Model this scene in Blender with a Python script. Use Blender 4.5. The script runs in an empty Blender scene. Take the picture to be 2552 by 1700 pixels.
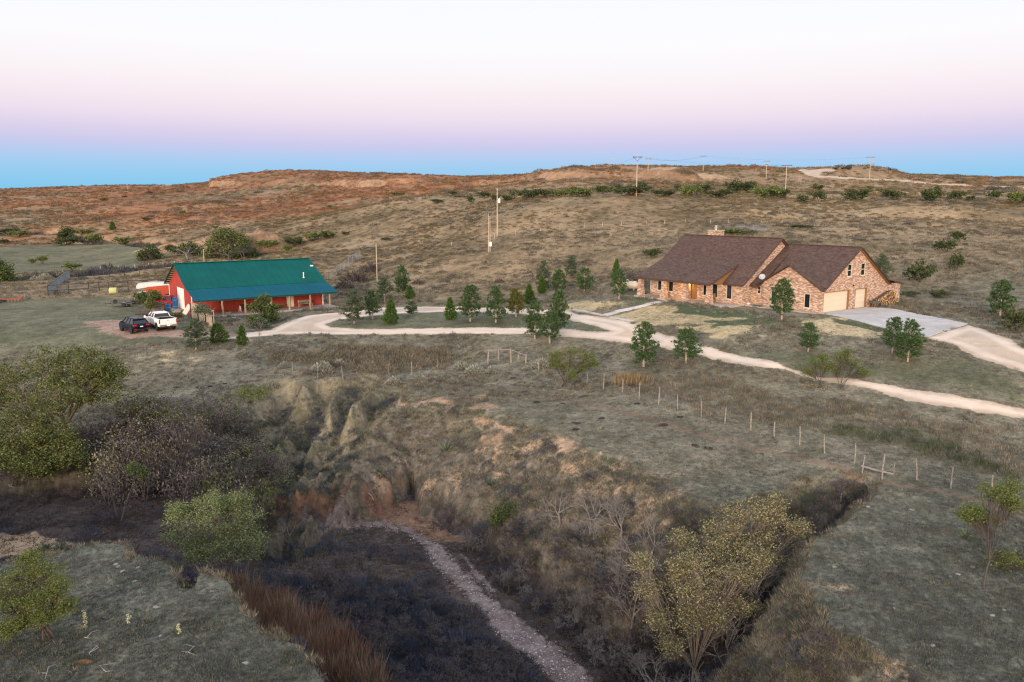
import bpy, math, random
import numpy as np
from mathutils import Vector, Matrix

# ------------------------------------------------------------------ camera, sky, sun, exposure
scene = bpy.context.scene
COL = scene.collection
CX, CY, FPX, PITCH, EYE = 1276.0, 850.0, 1985.0, math.radians(9.66), 16.0
cam_data = bpy.data.cameras.new('camera')
cam_data.sensor_width = 36.0
cam_data.lens = 36.0 * FPX / 2552.0
cam_data.clip_start = 0.5
cam_data.clip_end = 20000.0
cam = bpy.data.objects.new('camera', cam_data)
COL.objects.link(cam)
cam.location = (0, 0, EYE)
cam.rotation_euler = (math.pi / 2 - PITCH, 0, 0)
scene.camera = cam

SUN_ELEV, SUN_AZ = math.radians(9.0), math.radians(196.0)     # azimuth measured clockwise from +Y: low afterglow behind the camera
world = bpy.data.worlds.new('World')
scene.world = world
world.use_nodes = True
wn, wl = world.node_tree.nodes, world.node_tree.links
wn.clear()
w_out = wn.new('ShaderNodeOutputWorld')
w_bg = wn.new('ShaderNodeBackground')
sky = wn.new('ShaderNodeTexSky')
sky.sky_type = 'NISHITA'
sky.sun_disc = False
sky.sun_elevation = SUN_ELEV
sky.sun_rotation = SUN_AZ
sky.dust_density = 2.0
geo_co = wn.new('ShaderNodeTexCoord')
sep = wn.new('ShaderNodeSeparateXYZ')
wl.new(geo_co.outputs['Generated'], sep.inputs[0])


def ramp(nodes, stops, interp='LINEAR'):
    r = nodes.new('ShaderNodeValToRGB')
    r.color_ramp.interpolation = interp
    el = r.color_ramp.elements
    while len(el) > 1:
        el.remove(el[-1])
    el[0].position = stops[0][0]
    el[0].color = (*stops[0][1], 1)
    for p, c in stops[1:]:
        e = el.new(p)
        e.color = (*c, 1)
    return r


def s2l(r, g, b):
    return tuple((c / 255 / 12.92) if c / 255 <= 0.04045 else ((c / 255 + 0.055) / 1.055) ** 2.4 for c in (r, g, b))


# the twilight bands opposite the sunset: earth shadow, belt of Venus, pale upper sky (position = sin of elevation)
def se(d):
    return math.sin(math.radians(d))


east = ramp(wn, [(0.0, s2l(124, 194, 235)), (se(1.3), s2l(133, 200, 238)), (se(2.4), s2l(153, 203, 239)), (se(3.2), s2l(174, 203, 239)),
                 (se(4.0), s2l(200, 200, 235)), (se(4.9), s2l(219, 208, 234)), (se(5.9), s2l(236, 221, 236)), (se(7.0), s2l(245, 231, 238)),
                 (se(8.4), s2l(249, 241, 244)), (se(10.5), s2l(250, 249, 252)), (se(14.5), s2l(245, 248, 254)), (se(24), (.9, .98, 1.1)),
                 (se(50), (1.02, 1.16, 1.42)), (1.0, (1.08, 1.25, 1.6))])
west = ramp(wn, [(0.0, (2.0, 1.1, 0.56)), (se(6), (2.2, 1.45, 0.9)), (se(14), (1.9, 1.5, 1.12)), (se(28), (1.5, 1.4, 1.3)),
                 (se(50), (1.15, 1.22, 1.4)), (1.0, (1.08, 1.25, 1.6))])
wl.new(sep.outputs['Z'], east.inputs[0])
wl.new(sep.outputs['Z'], west.inputs[0])
az = wn.new('ShaderNodeMapRange')
az.interpolation_type = 'SMOOTHSTEP'
az.inputs['From Min'].default_value = 0.15
az.inputs['From Max'].default_value = -0.75
wl.new(sep.outputs['Y'], az.inputs['Value'])
mixw = wn.new('ShaderNodeMix')
mixw.data_type = 'RGBA'
wl.new(az.outputs[0], mixw.inputs['Factor'])
wl.new(east.outputs[0], mixw.inputs['A'])
wl.new(west.outputs[0], mixw.inputs['B'])
skyv = wn.new('ShaderNodeVectorMath')
skyv.operation = 'SCALE'
skyv.inputs['Scale'].default_value = 0.08
wl.new(sky.outputs[0], skyv.inputs[0])
mixs = wn.new('ShaderNodeMix')
mixs.data_type = 'RGBA'
mixs.inputs['Factor'].default_value = 0.06
wl.new(mixw.outputs['Result'], mixs.inputs['A'])
wl.new(skyv.outputs[0], mixs.inputs['B'])
wl.new(mixs.outputs['Result'], w_bg.inputs['Color'])
w_bg.inputs['Strength'].default_value = 1.0
wl.new(w_bg.outputs[0], w_out.inputs['Surface'])

sun_data = bpy.data.lights.new('sun', 'SUN')
sun_data.energy = 3.7
sun_data.angle = math.radians(16)
sun_data.color = (1.0, 0.80, 0.62)
sun = bpy.data.objects.new('sun', sun_data)
COL.objects.link(sun)
sd = Vector((math.sin(SUN_AZ) * math.cos(SUN_ELEV), math.cos(SUN_AZ) * math.cos(SUN_ELEV), math.sin(SUN_ELEV)))
sun.rotation_euler = sd.to_track_quat('Z', 'Y').to_euler()

scene.view_settings.view_transform = 'Standard'
scene.view_settings.look = 'None'
scene.view_settings.exposure = 0.1
scene.view_settings.gamma = 1.0
scene.cycles.max_bounces = 6
scene.cycles.diffuse_bounces = 3
scene.cycles.transparent_max_bounces = 8
scene.cycles.use_denoising = True
scene.cycles.denoising_prefilter = 'NONE'
scene.cycles.filter_width = 1.2

# ------------------------------------------------------------------ small helpers
rng = np.random.default_rng(7)
SP, CP_ = math.sin(PITCH), math.cos(PITCH)


def ray(px, py):
    """direction, scaled to y = 1, of the sight line through a point of the survey photograph"""
    px = np.asarray(px, float)
    py = np.asarray(py, float)
    u = (px - CX) / FPX
    v = (CY - py) / FPX
    dy = CP_ + v * SP
    return u / dy, (-SP + v * CP_) / dy


def hash2(ix, iy, seed):
    n = (ix.astype(np.int64) * 374761393 + iy.astype(np.int64) * 668265263 + seed * 982451653) & 0x7fffffff
    n = ((n ^ (n >> 13)) * 1274126177) & 0x7fffffff
    n = ((n ^ (n >> 16)) * 69069) & 0x7fffffff
    return ((n ^ (n >> 11)) & 0xffff) / 65535.0


def vnoise(x, y, seed=0):
    x0 = np.floor(x)
    y0 = np.floor(y)
    fx = x - x0
    fy = y - y0
    fx = fx * fx * (3 - 2 * fx)
    fy = fy * fy * (3 - 2 * fy)
    a, b = hash2(x0, y0, seed), hash2(x0 + 1, y0, seed)
    c, d = hash2(x0, y0 + 1, seed), hash2(x0 + 1, y0 + 1, seed)
    return (a * (1 - fx) + b * fx) * (1 - fy) + (c * (1 - fx) + d * fx) * fy


def fbm(x, y, oct=4, seed=0):
    s = 0
    a = 0.5
    t = 0
    for k in range(oct):
        s = s + a * vnoise(x * 2 ** k + 17.3 * k, y * 2 ** k - 9.1 * k, seed + k)
        t += a
        a *= 0.5
    return s / t


def smooth(a, b, x):
    t = np.clip((x - a) / (b - a), 0, 1)
    return t * t * (3 - 2 * t)


def seg_dist(x, y, ax, ay, bx, by):
    dx, dy = bx - ax, by - ay
    L = dx * dx + dy * dy + 1e-12
    t = np.clip(((x - ax) * dx + (y - ay) * dy) / L, 0, 1)
    return np.hypot(x - ax - t * dx, y - ay - t * dy), t


def poly_sd(x, y, P, wid=None):
    """signed distance to polygon P (positive inside); with wid also the value interpolated along the nearest edge"""
    P = np.asarray(P, float)
    n = len(P)
    best = np.full(x.shape, 1e18)
    ins = np.zeros(x.shape, bool)
    wv = np.zeros(x.shape) if wid is not None else None
    for i in range(n):
        ax, ay = P[i]
        bx, by = P[(i + 1) % n]
        d, t = seg_dist(x, y, ax, ay, bx, by)
        m = d < best
        if wid is not None:
            wv = np.where(m, wid[i] * (1 - t) + wid[(i + 1) % n] * t, wv)
        best = np.where(m, d, best)
        if ay != by:
            c = ((ay > y) != (by > y)) & (x < (bx - ax) * (y - ay) / (by - ay) + ax)
            ins ^= c
    sd = np.where(ins, best, -best)
    return (sd, wv) if wid is not None else sd


# ------------------------------------------------------------------ the lie of the land
CTRL = [(-500, 1700, 0), (0, 1700, 0), (400, 1700, 0), (800, 1700, 0), (0, 1500, 0), (300, 1400, -.1), (650, 1550, 0), (-300, 1400, 0),
        (1300, 1700, 0), (1300, 1400, 0), (1000, 1250, 0), (2552, 1700, .2), (3100, 1700, .3), (2300, 1500, .2), (2100, 1400, .1),
        (2552, 1300, .4), (2250, 1230, .4), (1900, 1700, 0), (3000, 1300, .5), (0, 1080, -1), (300, 1060, -1), (0, 950, -.8), (300, 950, -.7),
        (500, 960, -.6), (-400, 1000, -1), (560, 1010, -.9), (500, 870, 1.0), (700, 870, .9), (0, 860, .6), (300, 840, 1.35), (-300, 830, .9),
        (-300, 740, 1.2), (700, 950, -.2), (850, 945, .1), (1000, 930, .2), (1215, 905, .5), (1000, 833, 1.5), (1280, 833, 2.0),
        (1160, 955, .4), (1400, 960, .6), (1300, 1010, .5), (1000, 1010, .3), (1150, 1050, .2), (1500, 1100, .5), (1700, 1060, .9),
        (1700, 1200, .3), (1900, 1150, .5), (1640, 1010, 1.1), (1960, 1050, 1.1), (2130, 1160, .6), (672, 824, 1.5), (860, 780, 1.9),
        (1100, 765, 2.3), (1320, 770, 2.9), (1403, 838, 2.4), (1500, 790, 3.3), (1600, 812, 3.5), (1660, 868, 2.6), (1850, 887, 2.9),
        (2012, 936, 2.3), (2150, 950, 2.5), (2415, 1023, 1.9), (2552, 1035, 1.8), (3000, 1100, 1.5), (2300, 1080, 1.2), (2552, 1150, .8),
        (1550, 745, 4.6), (1900, 775, 4.8), (2048, 783, 4.85), (2200, 775, 4.85), (2412, 808, 4.7), (2314, 840, 4.5), (1800, 830, 4.0),
        (2000, 850, 3.9), (1950, 905, 3.0), (2200, 900, 3.5), (2262, 930, 3.0), (2443, 892, 3.9), (2552, 880, 4.1), (2552, 926, 3.5),
        (3000, 900, 4), (430, 700, 1.6), (330, 729, 1.4), (200, 720, 1.2), (0, 745, 1.0), (330, 690, 1.0), (100, 690, .5), (0, 690, .2),
        (0, 640, 0), (300, 640, .3), (0, 600, 1.0), (300, 600, 1.5), (500, 650, 1.2), (900, 690, 2.0), (860, 730, 1.8), (1100, 700, 3.0),
        (2400, 720, 5.3), (2492, 786, 4.8), (2552, 760, 5), (1500, 700, 4.9), (1430, 700, 4.4), (1350, 740, 3.3)]
CTRL_D = [(600, 560, 330), (0, 530, 480), (300, 520, 480), (500, 500, 520), (-500, 530, 500), (900, 600, 225), (800, 640, 185),
          (900, 540, 330), (900, 500, 420), (900, 460, 560), (900, 436, 640), (700, 434, 690), (740, 434, 660), (700, 464, 560), (560, 456, 660),
          (480, 464, 660), (900, 436, 800), (700, 433, 800), (480, 463, 800), (1000, 442, 680), (1200, 441, 700), (640, 437, 680), (610, 445, 680), (300, 462, 760), (100, 470, 850), (0, 476, 900), (-500, 490, 950), (1240, 590, 170), (1100, 640, 158),
          (1000, 620, 190), (1120, 560, 215), (1240, 545, 188), (1300, 502, 215), (1500, 495, 205), (1585, 489, 200), (1700, 500, 200),
          (1400, 640, 140), (1650, 590, 150), (1400, 560, 172), (1500, 540, 180), (1500, 489, 240), (1400, 470, 290), (1700, 470, 290),
          (1000, 500, 300), (1120, 470, 460), (1300, 450, 400), (1500, 440, 370), (1290, 438, 640), (1420, 430, 420), (1420, 428, 520), (1560, 425, 500),
          (1700, 418, 440), (1860, 418, 420), (1950, 424, 410), (2080, 421, 400), (2180, 423, 395), (2215, 432, 400), (2250, 444, 420),
          (2400, 445, 460), (2552, 447, 480), (3100, 450, 500), (1950, 445, 360), (2166, 452, 350), (2552, 468, 330), (2300, 455, 370),
          (2000, 490, 250), (2400, 500, 230), (2552, 500, 230), (3100, 510, 230), (2300, 560, 160), (2000, 560, 165), (2552, 580, 150),
          (2100, 620, 130), (2400, 650, 115), (2552, 680, 105), (1640, 640, 125), (1800, 530, 180)]
CTRL_X = [(px, d, z) for px, z in ((-600, 28), (0, 30), (600, 45), (1200, 40), (1800, 38), (2552, 31), (3200, 30)) for d in (1400, 4500)]


def ctrl_points():
    C = []
    for px, py, z in CTRL:
        rx, rz = ray(px, py)
        y = (z - EYE) / rz
        C.append((rx * y, y, z))
    for px, py, d in CTRL_D:
        rx, rz = ray(px, py)
        C.append((rx * d, d, EYE + rz * d))
    for px, d, z in CTRL_X:
        C.append(((px - CX) / FPX * d, d, z))
    return np.array(C, float)


def tps_fit(C, lam):
    X = np.stack([C[:, 0] / C[:, 1], np.log(C[:, 1])], 1)
    n = len(X)
    r2 = ((X[:, None] - X[None]) ** 2).sum(-1)
    K = 0.5 * r2 * np.log(r2 + 1e-12)
    Pm = np.hstack([np.ones((n, 1)), X])
    A = np.zeros((n + 3, n + 3))
    A[:n, :n] = K + lam * np.diag(1 / (0.3 + 0.02 * C[:, 1]) * 0 + 1)
    A[:n, n:] = Pm
    A[n:, :n] = Pm.T
    b = np.zeros(n + 3)
    b[:n] = C[:, 2]
    return X, np.linalg.solve(A, b)


def tps_eval(T, x, y):
    X, w = T
    n = len(X)
    u = np.clip(x / np.maximum(y, 1), -1.3, 1.3).ravel()
    v = np.log(np.clip(y, 13, 6000)).ravel()
    out = np.empty(u.shape)
    for a in range(0, len(u), 60000):
        uu, vv = u[a:a + 60000, None], v[a:a + 60000, None]
        r2 = (uu - X[:, 0]) ** 2 + (vv - X[:, 1]) ** 2
        out[a:a + 60000] = (0.5 * r2 * np.log(r2 + 1e-12)) @ w[:n] + w[n] + w[n + 1] * uu[:, 0] + w[n + 2] * vv[:, 0]
    return out.reshape(np.shape(x))


UPPER = tps_fit(ctrl_points(), 2e-5)


def plane_pt(px, py, z):
    rx, rz = ray(px, py)
    y = (z - EYE) / rz
    return float(rx * y), float(y)


# the arroyo: rim points (survey x, survey y, rim height, width of the bank)
RIM = [(-420, 1085, -1, 6), (0, 1085, -1, 6), (200, 1070, -1, 6), (400, 1055, -1, 6), (560, 1020, -.9, 6), (660, 1010, -.5, 5), (700, 1050, -.4, 6),
       (780, 1080, -.2, 6), (880, 1010, .2, 8.5), (1000, 985, .3, 8.5), (1150, 1000, .3, 8.5), (1300, 1045, .4, 8.0), (1450, 1100, .4, 7.8),
       (1590, 1160, .4, 7.8), (1720, 1230, .3, 7.5), (1800, 1250, .3, 6), (1880, 1230, .4, 4.5), (2000, 1180, .5, 4), (2100, 1168, .55, 3),
       (2200, 1192, .5, 1.6), (2198, 1228, .4, 1.4), (2110, 1295, .3, 1.8), (2045, 1345, .2, 2.0), (2010, 1400, .2, 2.6), (2040, 1470, .2, 4.5),
       (2100, 1560, .2, 5), (2220, 1630, .2, 5), (2400, 1700, .2, 5), (2600, 1900, .2, 3), (1700, 2300, 0, 2), (1050, 2200, 0, 1.2), (850, 1760, 0, .7), (785, 1650, 0, .6),
       (745, 1605, 0, .6), (700, 1583, 0, .6), (640, 1572, 0, .7), (605, 1530, 0, .6), (572, 1465, 0, .6), (545, 1432, 0, .6), (500, 1422, 0, .6), (484, 1440, 0, .5),
       (478, 1466, 0, .5), (447, 1463, 0, .5), (440, 1425, 0, .6), (400, 1395, 0, .8), (345, 1375, 0, .8), (322, 1396, -.05, .6), (330, 1362, -.1, .8), (280, 1352, -.1, .8), (200, 1358, -.1, .9),
       (130, 1376, 0, 1), (0, 1400, 0, 1.2), (-420, 1400, 0, 1.5)]
RIM_P = np.array([plane_pt(a, b, c) for a, b, c, w in RIM])
RIM_W = np.array([r[3] for r in RIM], float)
FLOOR = [(-420, 1250, -4), (0, 1250, -4.2), (300, 1240, -4.4), (600, 1300, -5), (1000, 1330, -5.6), (1250, 1500, -5.8), (1400, 1690, -6.2), (800, 1600, -5.2),
         (600, 1450, -5), (2000, 1250, -1.6), (1900, 1350, -3.2), (1750, 1500, -5.2), (1700, 1700, -6.2), (2170, 1202, -.6), (1300, 2200, -6.8), (2000, 1600, -4.5),
         (1100, 1400, -5.6), (900, 1450, -5.0), (1000, 1250, -5.2)]


def floor_pts():
    C = []
    for px, py, z in FLOOR:
        x, y = plane_pt(px, py, z)
        C.append((x, y, z))
    return np.array(C)


FLOOR_T = tps_fit(floor_pts(), 1e-3)
# erosion gullies on the far bank: survey polyline, depth at head and mouth, half width
GULLY = [([(905, 945), (850, 1000), (800, 1060), (750, 1120), (715, 1190)], 1.4, 4.6, 1.9),
         ([(810, 955), (770, 1000), (735, 1050), (700, 1120), (680, 1180)], 2.6, 5.0, 2.2),
         ([(700, 965), (690, 1000), (672, 1050), (650, 1110), (640, 1170)], 2.4, 5.0, 2.3),
         ([(545, 1015), (548, 1050), (552, 1100), (556, 1140)], 1.0, 3.0, 1.8),
         ([(620, 985), (615, 1020), (600, 1080), (590, 1130)], 1.2, 3.8, 2.0),
         ([(1010, 960), (950, 985), (880, 1040), (815, 1105), (760, 1165)], .8, 3.2, 1.6)]
BUMPS = []   # (x, y, rx, ry, h, power)


def on_far(px, py, d):
    rx, rz = ray(px, py)
    return float(rx * d), float(d)


for px, py, d, rx, ry, h in ((655, 612, 236, 7, 6, 5.0), (560, 612, 240, 11, 6, 3.2), (480, 610, 246, 9, 5, 2.4), (400, 612, 250, 8, 5, 1.8), (1755, 450, 352, 12, 9, 2.4),
                             (1650, 452, 356, 9, 8, 1.6), (2130, 434, 398, 17, 10, .9), (2330, 560, 178, 17, 8, 1.8), (1870, 545, 176, 10, 6, 1.2)):
    x, y = on_far(px, py, d)
    BUMPS.append((x, y, rx, ry, h))
TRENCH = [([(-250, 704), (0, 700), (130, 690), (250, 680), (340, 669), (430, 658), (520, 655)], 1.6, 5.0),
          ([(-250, 575), (0, 573), (150, 575), (300, 600), (430, 612), (560, 618), (720, 600)], 3.0, 7.0),
          ([(930, 505), (1000, 490), (1060, 478), (1130, 468), (1180, 462)], 5.0, 11.0)]
TRENCH_W = []


def world_line(pts, zfun):
    return np.array([zfun(px, py) for px, py in pts])


def raw_hit(px, py, hf):
    """first point of the sight line on height function hf"""
    rx, rz = ray(np.atleast_1d(px), np.atleast_1d(py))
    ds = np.geomspace(9, 5500, 900)
    X = rx[:, None] * ds
    Y = np.broadcast_to(ds, X.shape)
    below = EYE + rz[:, None] * ds < hf(X, Y)
    below[:, -1] = True
    k = np.maximum(np.argmax(below, 1), 1)
    lo, hi = ds[k - 1].copy(), ds[k].copy()
    for _ in range(24):
        m = 0.5 * (lo + hi)
        b = EYE + rz * m < hf(rx * m, m)
        hi = np.where(b, m, hi)
        lo = np.where(b, lo, m)
    return rx * hi, hi, EYE + rz * hi


def upper_only(x, y):
    return tps_eval(UPPER, x, y)


def upper_line(pts):
    p = np.array(pts, float)
    x, y, z = raw_hit(p[:, 0], p[:, 1], upper_only)
    return np.stack([x, y], 1)


GULLY_W = [(upper_line(p), a, b, w) for p, a, b, w in GULLY]
TRENCH_W = [(upper_line(p), dep, w) for p, dep, w in TRENCH]
LEDGE = [([(450, 458), (560, 462), (660, 462), (760, 458), (860, 462), (960, 462), (1060, 458), (1110, 462)], 4.6, 90.0),
         ([(1120, 466), (1230, 457), (1330, 450), (1440, 446), (1560, 444), (1680, 444), (1790, 441), (1880, 438)], 3.4, 45.0)]
LEDGE_W = [(upper_line(p), h, bk) for p, h, bk in LEDGE]

# building frames (origin, heading)
H_O, H_YAW = (18.697, 101.138, 4.85), math.radians(-53.154)
B_O, B_YAW = (-42.389, 104.866, 1.64), math.radians(35.502)


def to_local(x, y, O, yaw):
    dx, dy = x - O[0], y - O[1]
    c, s = math.cos(yaw), math.sin(yaw)
    return dx * c + dy * s, -dx * s + dy * c


def to_world(X, Y, O, yaw):
    c, s = math.cos(yaw), math.sin(yaw)
    return O[0] + X * c - Y * s, O[1] + X * s + Y * c


def box_sd(X, Y, x0, x1, y0, y1):
    dx = np.maximum(x0 - X, X - x1)
    dy = np.maximum(y0 - Y, Y - y1)
    return np.hypot(np.maximum(dx, 0), np.maximum(dy, 0)) + np.minimum(np.maximum(dx, dy), 0)


def height(x, y, full=False):
    x = np.asarray(x, float)
    y = np.asarray(y, float)
    z = tps_eval(UPPER, x, y)
    # pads under the two buildings
    X, Y = to_local(x, y, H_O, H_YAW)
    t = smooth(5.0, 0.6, box_sd(X, Y, -1.0, 23.4, -4.4, 16.2))
    z = z + (H_O[2] - 0.02 - z) * t
    X, Y = to_local(x, y, B_O, B_YAW)
    t = smooth(4.0, 0.5, box_sd(X, Y, -0.4, 19.2, -4.0, 12.7))
    z = z + (B_O[2] - 0.02 - z) * t
    # far relief
    far = smooth(120, 300, y)
    n1 = fbm(x / 46, y / 46, 4, 11)
    rid = 1 - np.abs(2 * fbm(x / 60 + 3, y / 42, 4, 5) - 1)
    calm = 1 - 0.8 * smooth(400, 560, y)
    z = z + far * ((n1 - 0.5) * 4.2 + (rid - 0.75) * 3.0) * calm * smooth(1500, 600, y)
    for L, h, back in LEDGE_W:
        s = np.full(x.shape, 1e9)
        for i in range(len(L) - 1):
            ax, ay = L[i]
            bx, by = L[i + 1]
            d, t = seg_dist(x, y, ax, ay, bx, by)
            side = np.sign((bx - ax) * (y - ay) - (by - ay) * (x - ax))
            s = np.where(d < np.abs(s), d * side, s)
        s = s + (fbm(x / 26, y / 26, 4, 71) - 0.5) * 44 + (fbm(x / 7, y / 7, 3, 72) - 0.5) * 9
        fade = smooth(-8, 30, np.minimum(x - L[0][0], L[-1][0] - x))
        z = z + h * smooth(-5, 4, s) * np.exp(-np.maximum(s, 0) / back) * fade * smooth(.25, .6, fbm(x / 34, y / 80, 3, 73))
    mid = smooth(95, 130, y) * smooth(0, 40, x + 40)
    z = z + mid * (fbm(x / 9, y / 9, 4, 21) - 0.5) * 0.9
    for bx, by, rx, ry, h in BUMPS:
        q = ((x - bx) / rx) ** 2 + ((y - by) / ry) ** 2
        z = z + h * np.exp(-q ** 1.6) * (0.75 + 0.5 * fbm(x / 2.2, y / 2.2, 3, 4))
    for L, dep, w in TRENCH_W:
        dm = np.full(x.shape, 1e9)
        for i in range(len(L) - 1):
            d, _ = seg_dist(x, y, *L[i], *L[i + 1])
            dm = np.minimum(dm, d)
        z = z - dep * smooth(w, w * 0.35, dm + 2.5 * (fbm(x / 6, y / 6, 3, 8) - 0.5))
    near = smooth(150, 60, y)
    z = z + near * ((fbm(x / 3.5, y / 3.5, 4, 31) - 0.5) * 0.22)
    # the arroyo
    wob = fbm(x / 1.7, y / 1.7, 4, 41) - 0.5
    sd, wv = poly_sd(x, y, RIM_P, RIM_W)
    soft = np.clip(wv / 6, 0, 1)
    sdw = sd + wob * (0.55 + 1.2 * soft)
    t = np.clip(sdw / wv, 0, 1)
    conv = 0.78 * t ** 1.25 + 0.22 * smooth(0.8, 0.98, t)      # slope, then a cut bank at its foot
    steep = smooth(0, 1, t)
    prof = steep * (1 - soft) + conv * soft
    fl = tps_eval(FLOOR_T, x, y) + (fbm(x / 2.4, y / 2.4, 4, 51) - 0.5) * 0.7
    z = z + (fl - z) * prof
    z = z + smooth(0.02, 0.2, t) * smooth(1, .7, t) * soft * (fbm(x / 1.3, y / 1.3, 3, 61) - 0.5) * 0.9
    for L, d0, d1, w in GULLY_W:
        n = len(L) - 1
        dm = np.full(x.shape, 1e9)
        dep = np.zeros(x.shape)
        for i in range(n):
            d, tt = seg_dist(x, y, *L[i], *L[i + 1])
            m = d < dm
            dm = np.where(m, d, dm)
            dep = np.where(m, d0 + (d1 - d0) * (i + tt) / n, dep)
        bend = (fbm(x / 3.1, y / 3.1, 3, 44) - 0.5) * 3.4
        wide = w * (0.6 + 0.9 * fbm(x / 4.0, y / 4.0, 2, 45))
        z = z - 1.1 * dep * (0.55 + 0.9 * fbm(x / 5.0, y / 5.0, 2, 46)) * np.clip(1 - np.abs(dm + bend * 0.5 + wob * 0.8) / wide, 0, 1) ** 0.8 * (1 - 0.6 * prof)
    return (z, t, sdw, wv) if full else z


def hits(pts):
    p = np.array(pts, float).reshape(-1, 2)
    x, y, z = raw_hit(p[:, 0], p[:, 1], height)
    return np.stack([x, y, z], 1)


def hit(px, py):
    return hits([(px, py)])[0]


def hitline(pts):
    return hits(pts)[:, :2]


# ------------------------------------------------------------------ object helpers
def link(o, parent=None):
    COL.objects.link(o)
    if parent is not None:
        o.parent = parent
    return o


def tag(o, label=None, cat=None, group=None, kind=None):
    if label:
        o['label'] = label
    if cat:
        o['category'] = cat
    if group:
        o['group'] = group
    if kind:
        o['kind'] = kind
    return o


def thing(name, label, cat, loc=(0, 0, 0), rz=0.0, group=None, scale=None):
    o = bpy.data.objects.new(name, None)
    o.empty_display_size = 0.3
    COL.objects.link(o)
    o.location = [float(c) for c in loc]
    o.rotation_euler = (0, 0, rz)
    if scale is not None:
        o.scale = scale if hasattr(scale, '__len__') else (scale,) * 3
    return tag(o, label, cat, group)


def np_mesh(name, co, faces, mat=None, smooth_=False):
    """mesh out of an array of points and an array of equal faces"""
    me = bpy.data.meshes.new(name)
    co = np.asarray(co, np.float32)
    f = np.asarray(faces, np.int32)
    me.vertices.add(len(co))
    me.vertices.foreach_set('co', co.ravel())
    k = f.shape[1]
    me.loops.add(f.size)
    me.loops.foreach_set('vertex_index', f.ravel())
    me.polygons.add(len(f))
    me.polygons.foreach_set('loop_start', np.arange(0, f.size, k, dtype=np.int32))
    me.polygons.foreach_set('loop_total', np.full(len(f), k, np.int32))
    if smooth_:
        me.polygons.foreach_set('use_smooth', np.ones(len(f), bool))
    me.update(calc_edges=True)
    if mat is not None:
        me.materials.append(mat)
    return me


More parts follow.
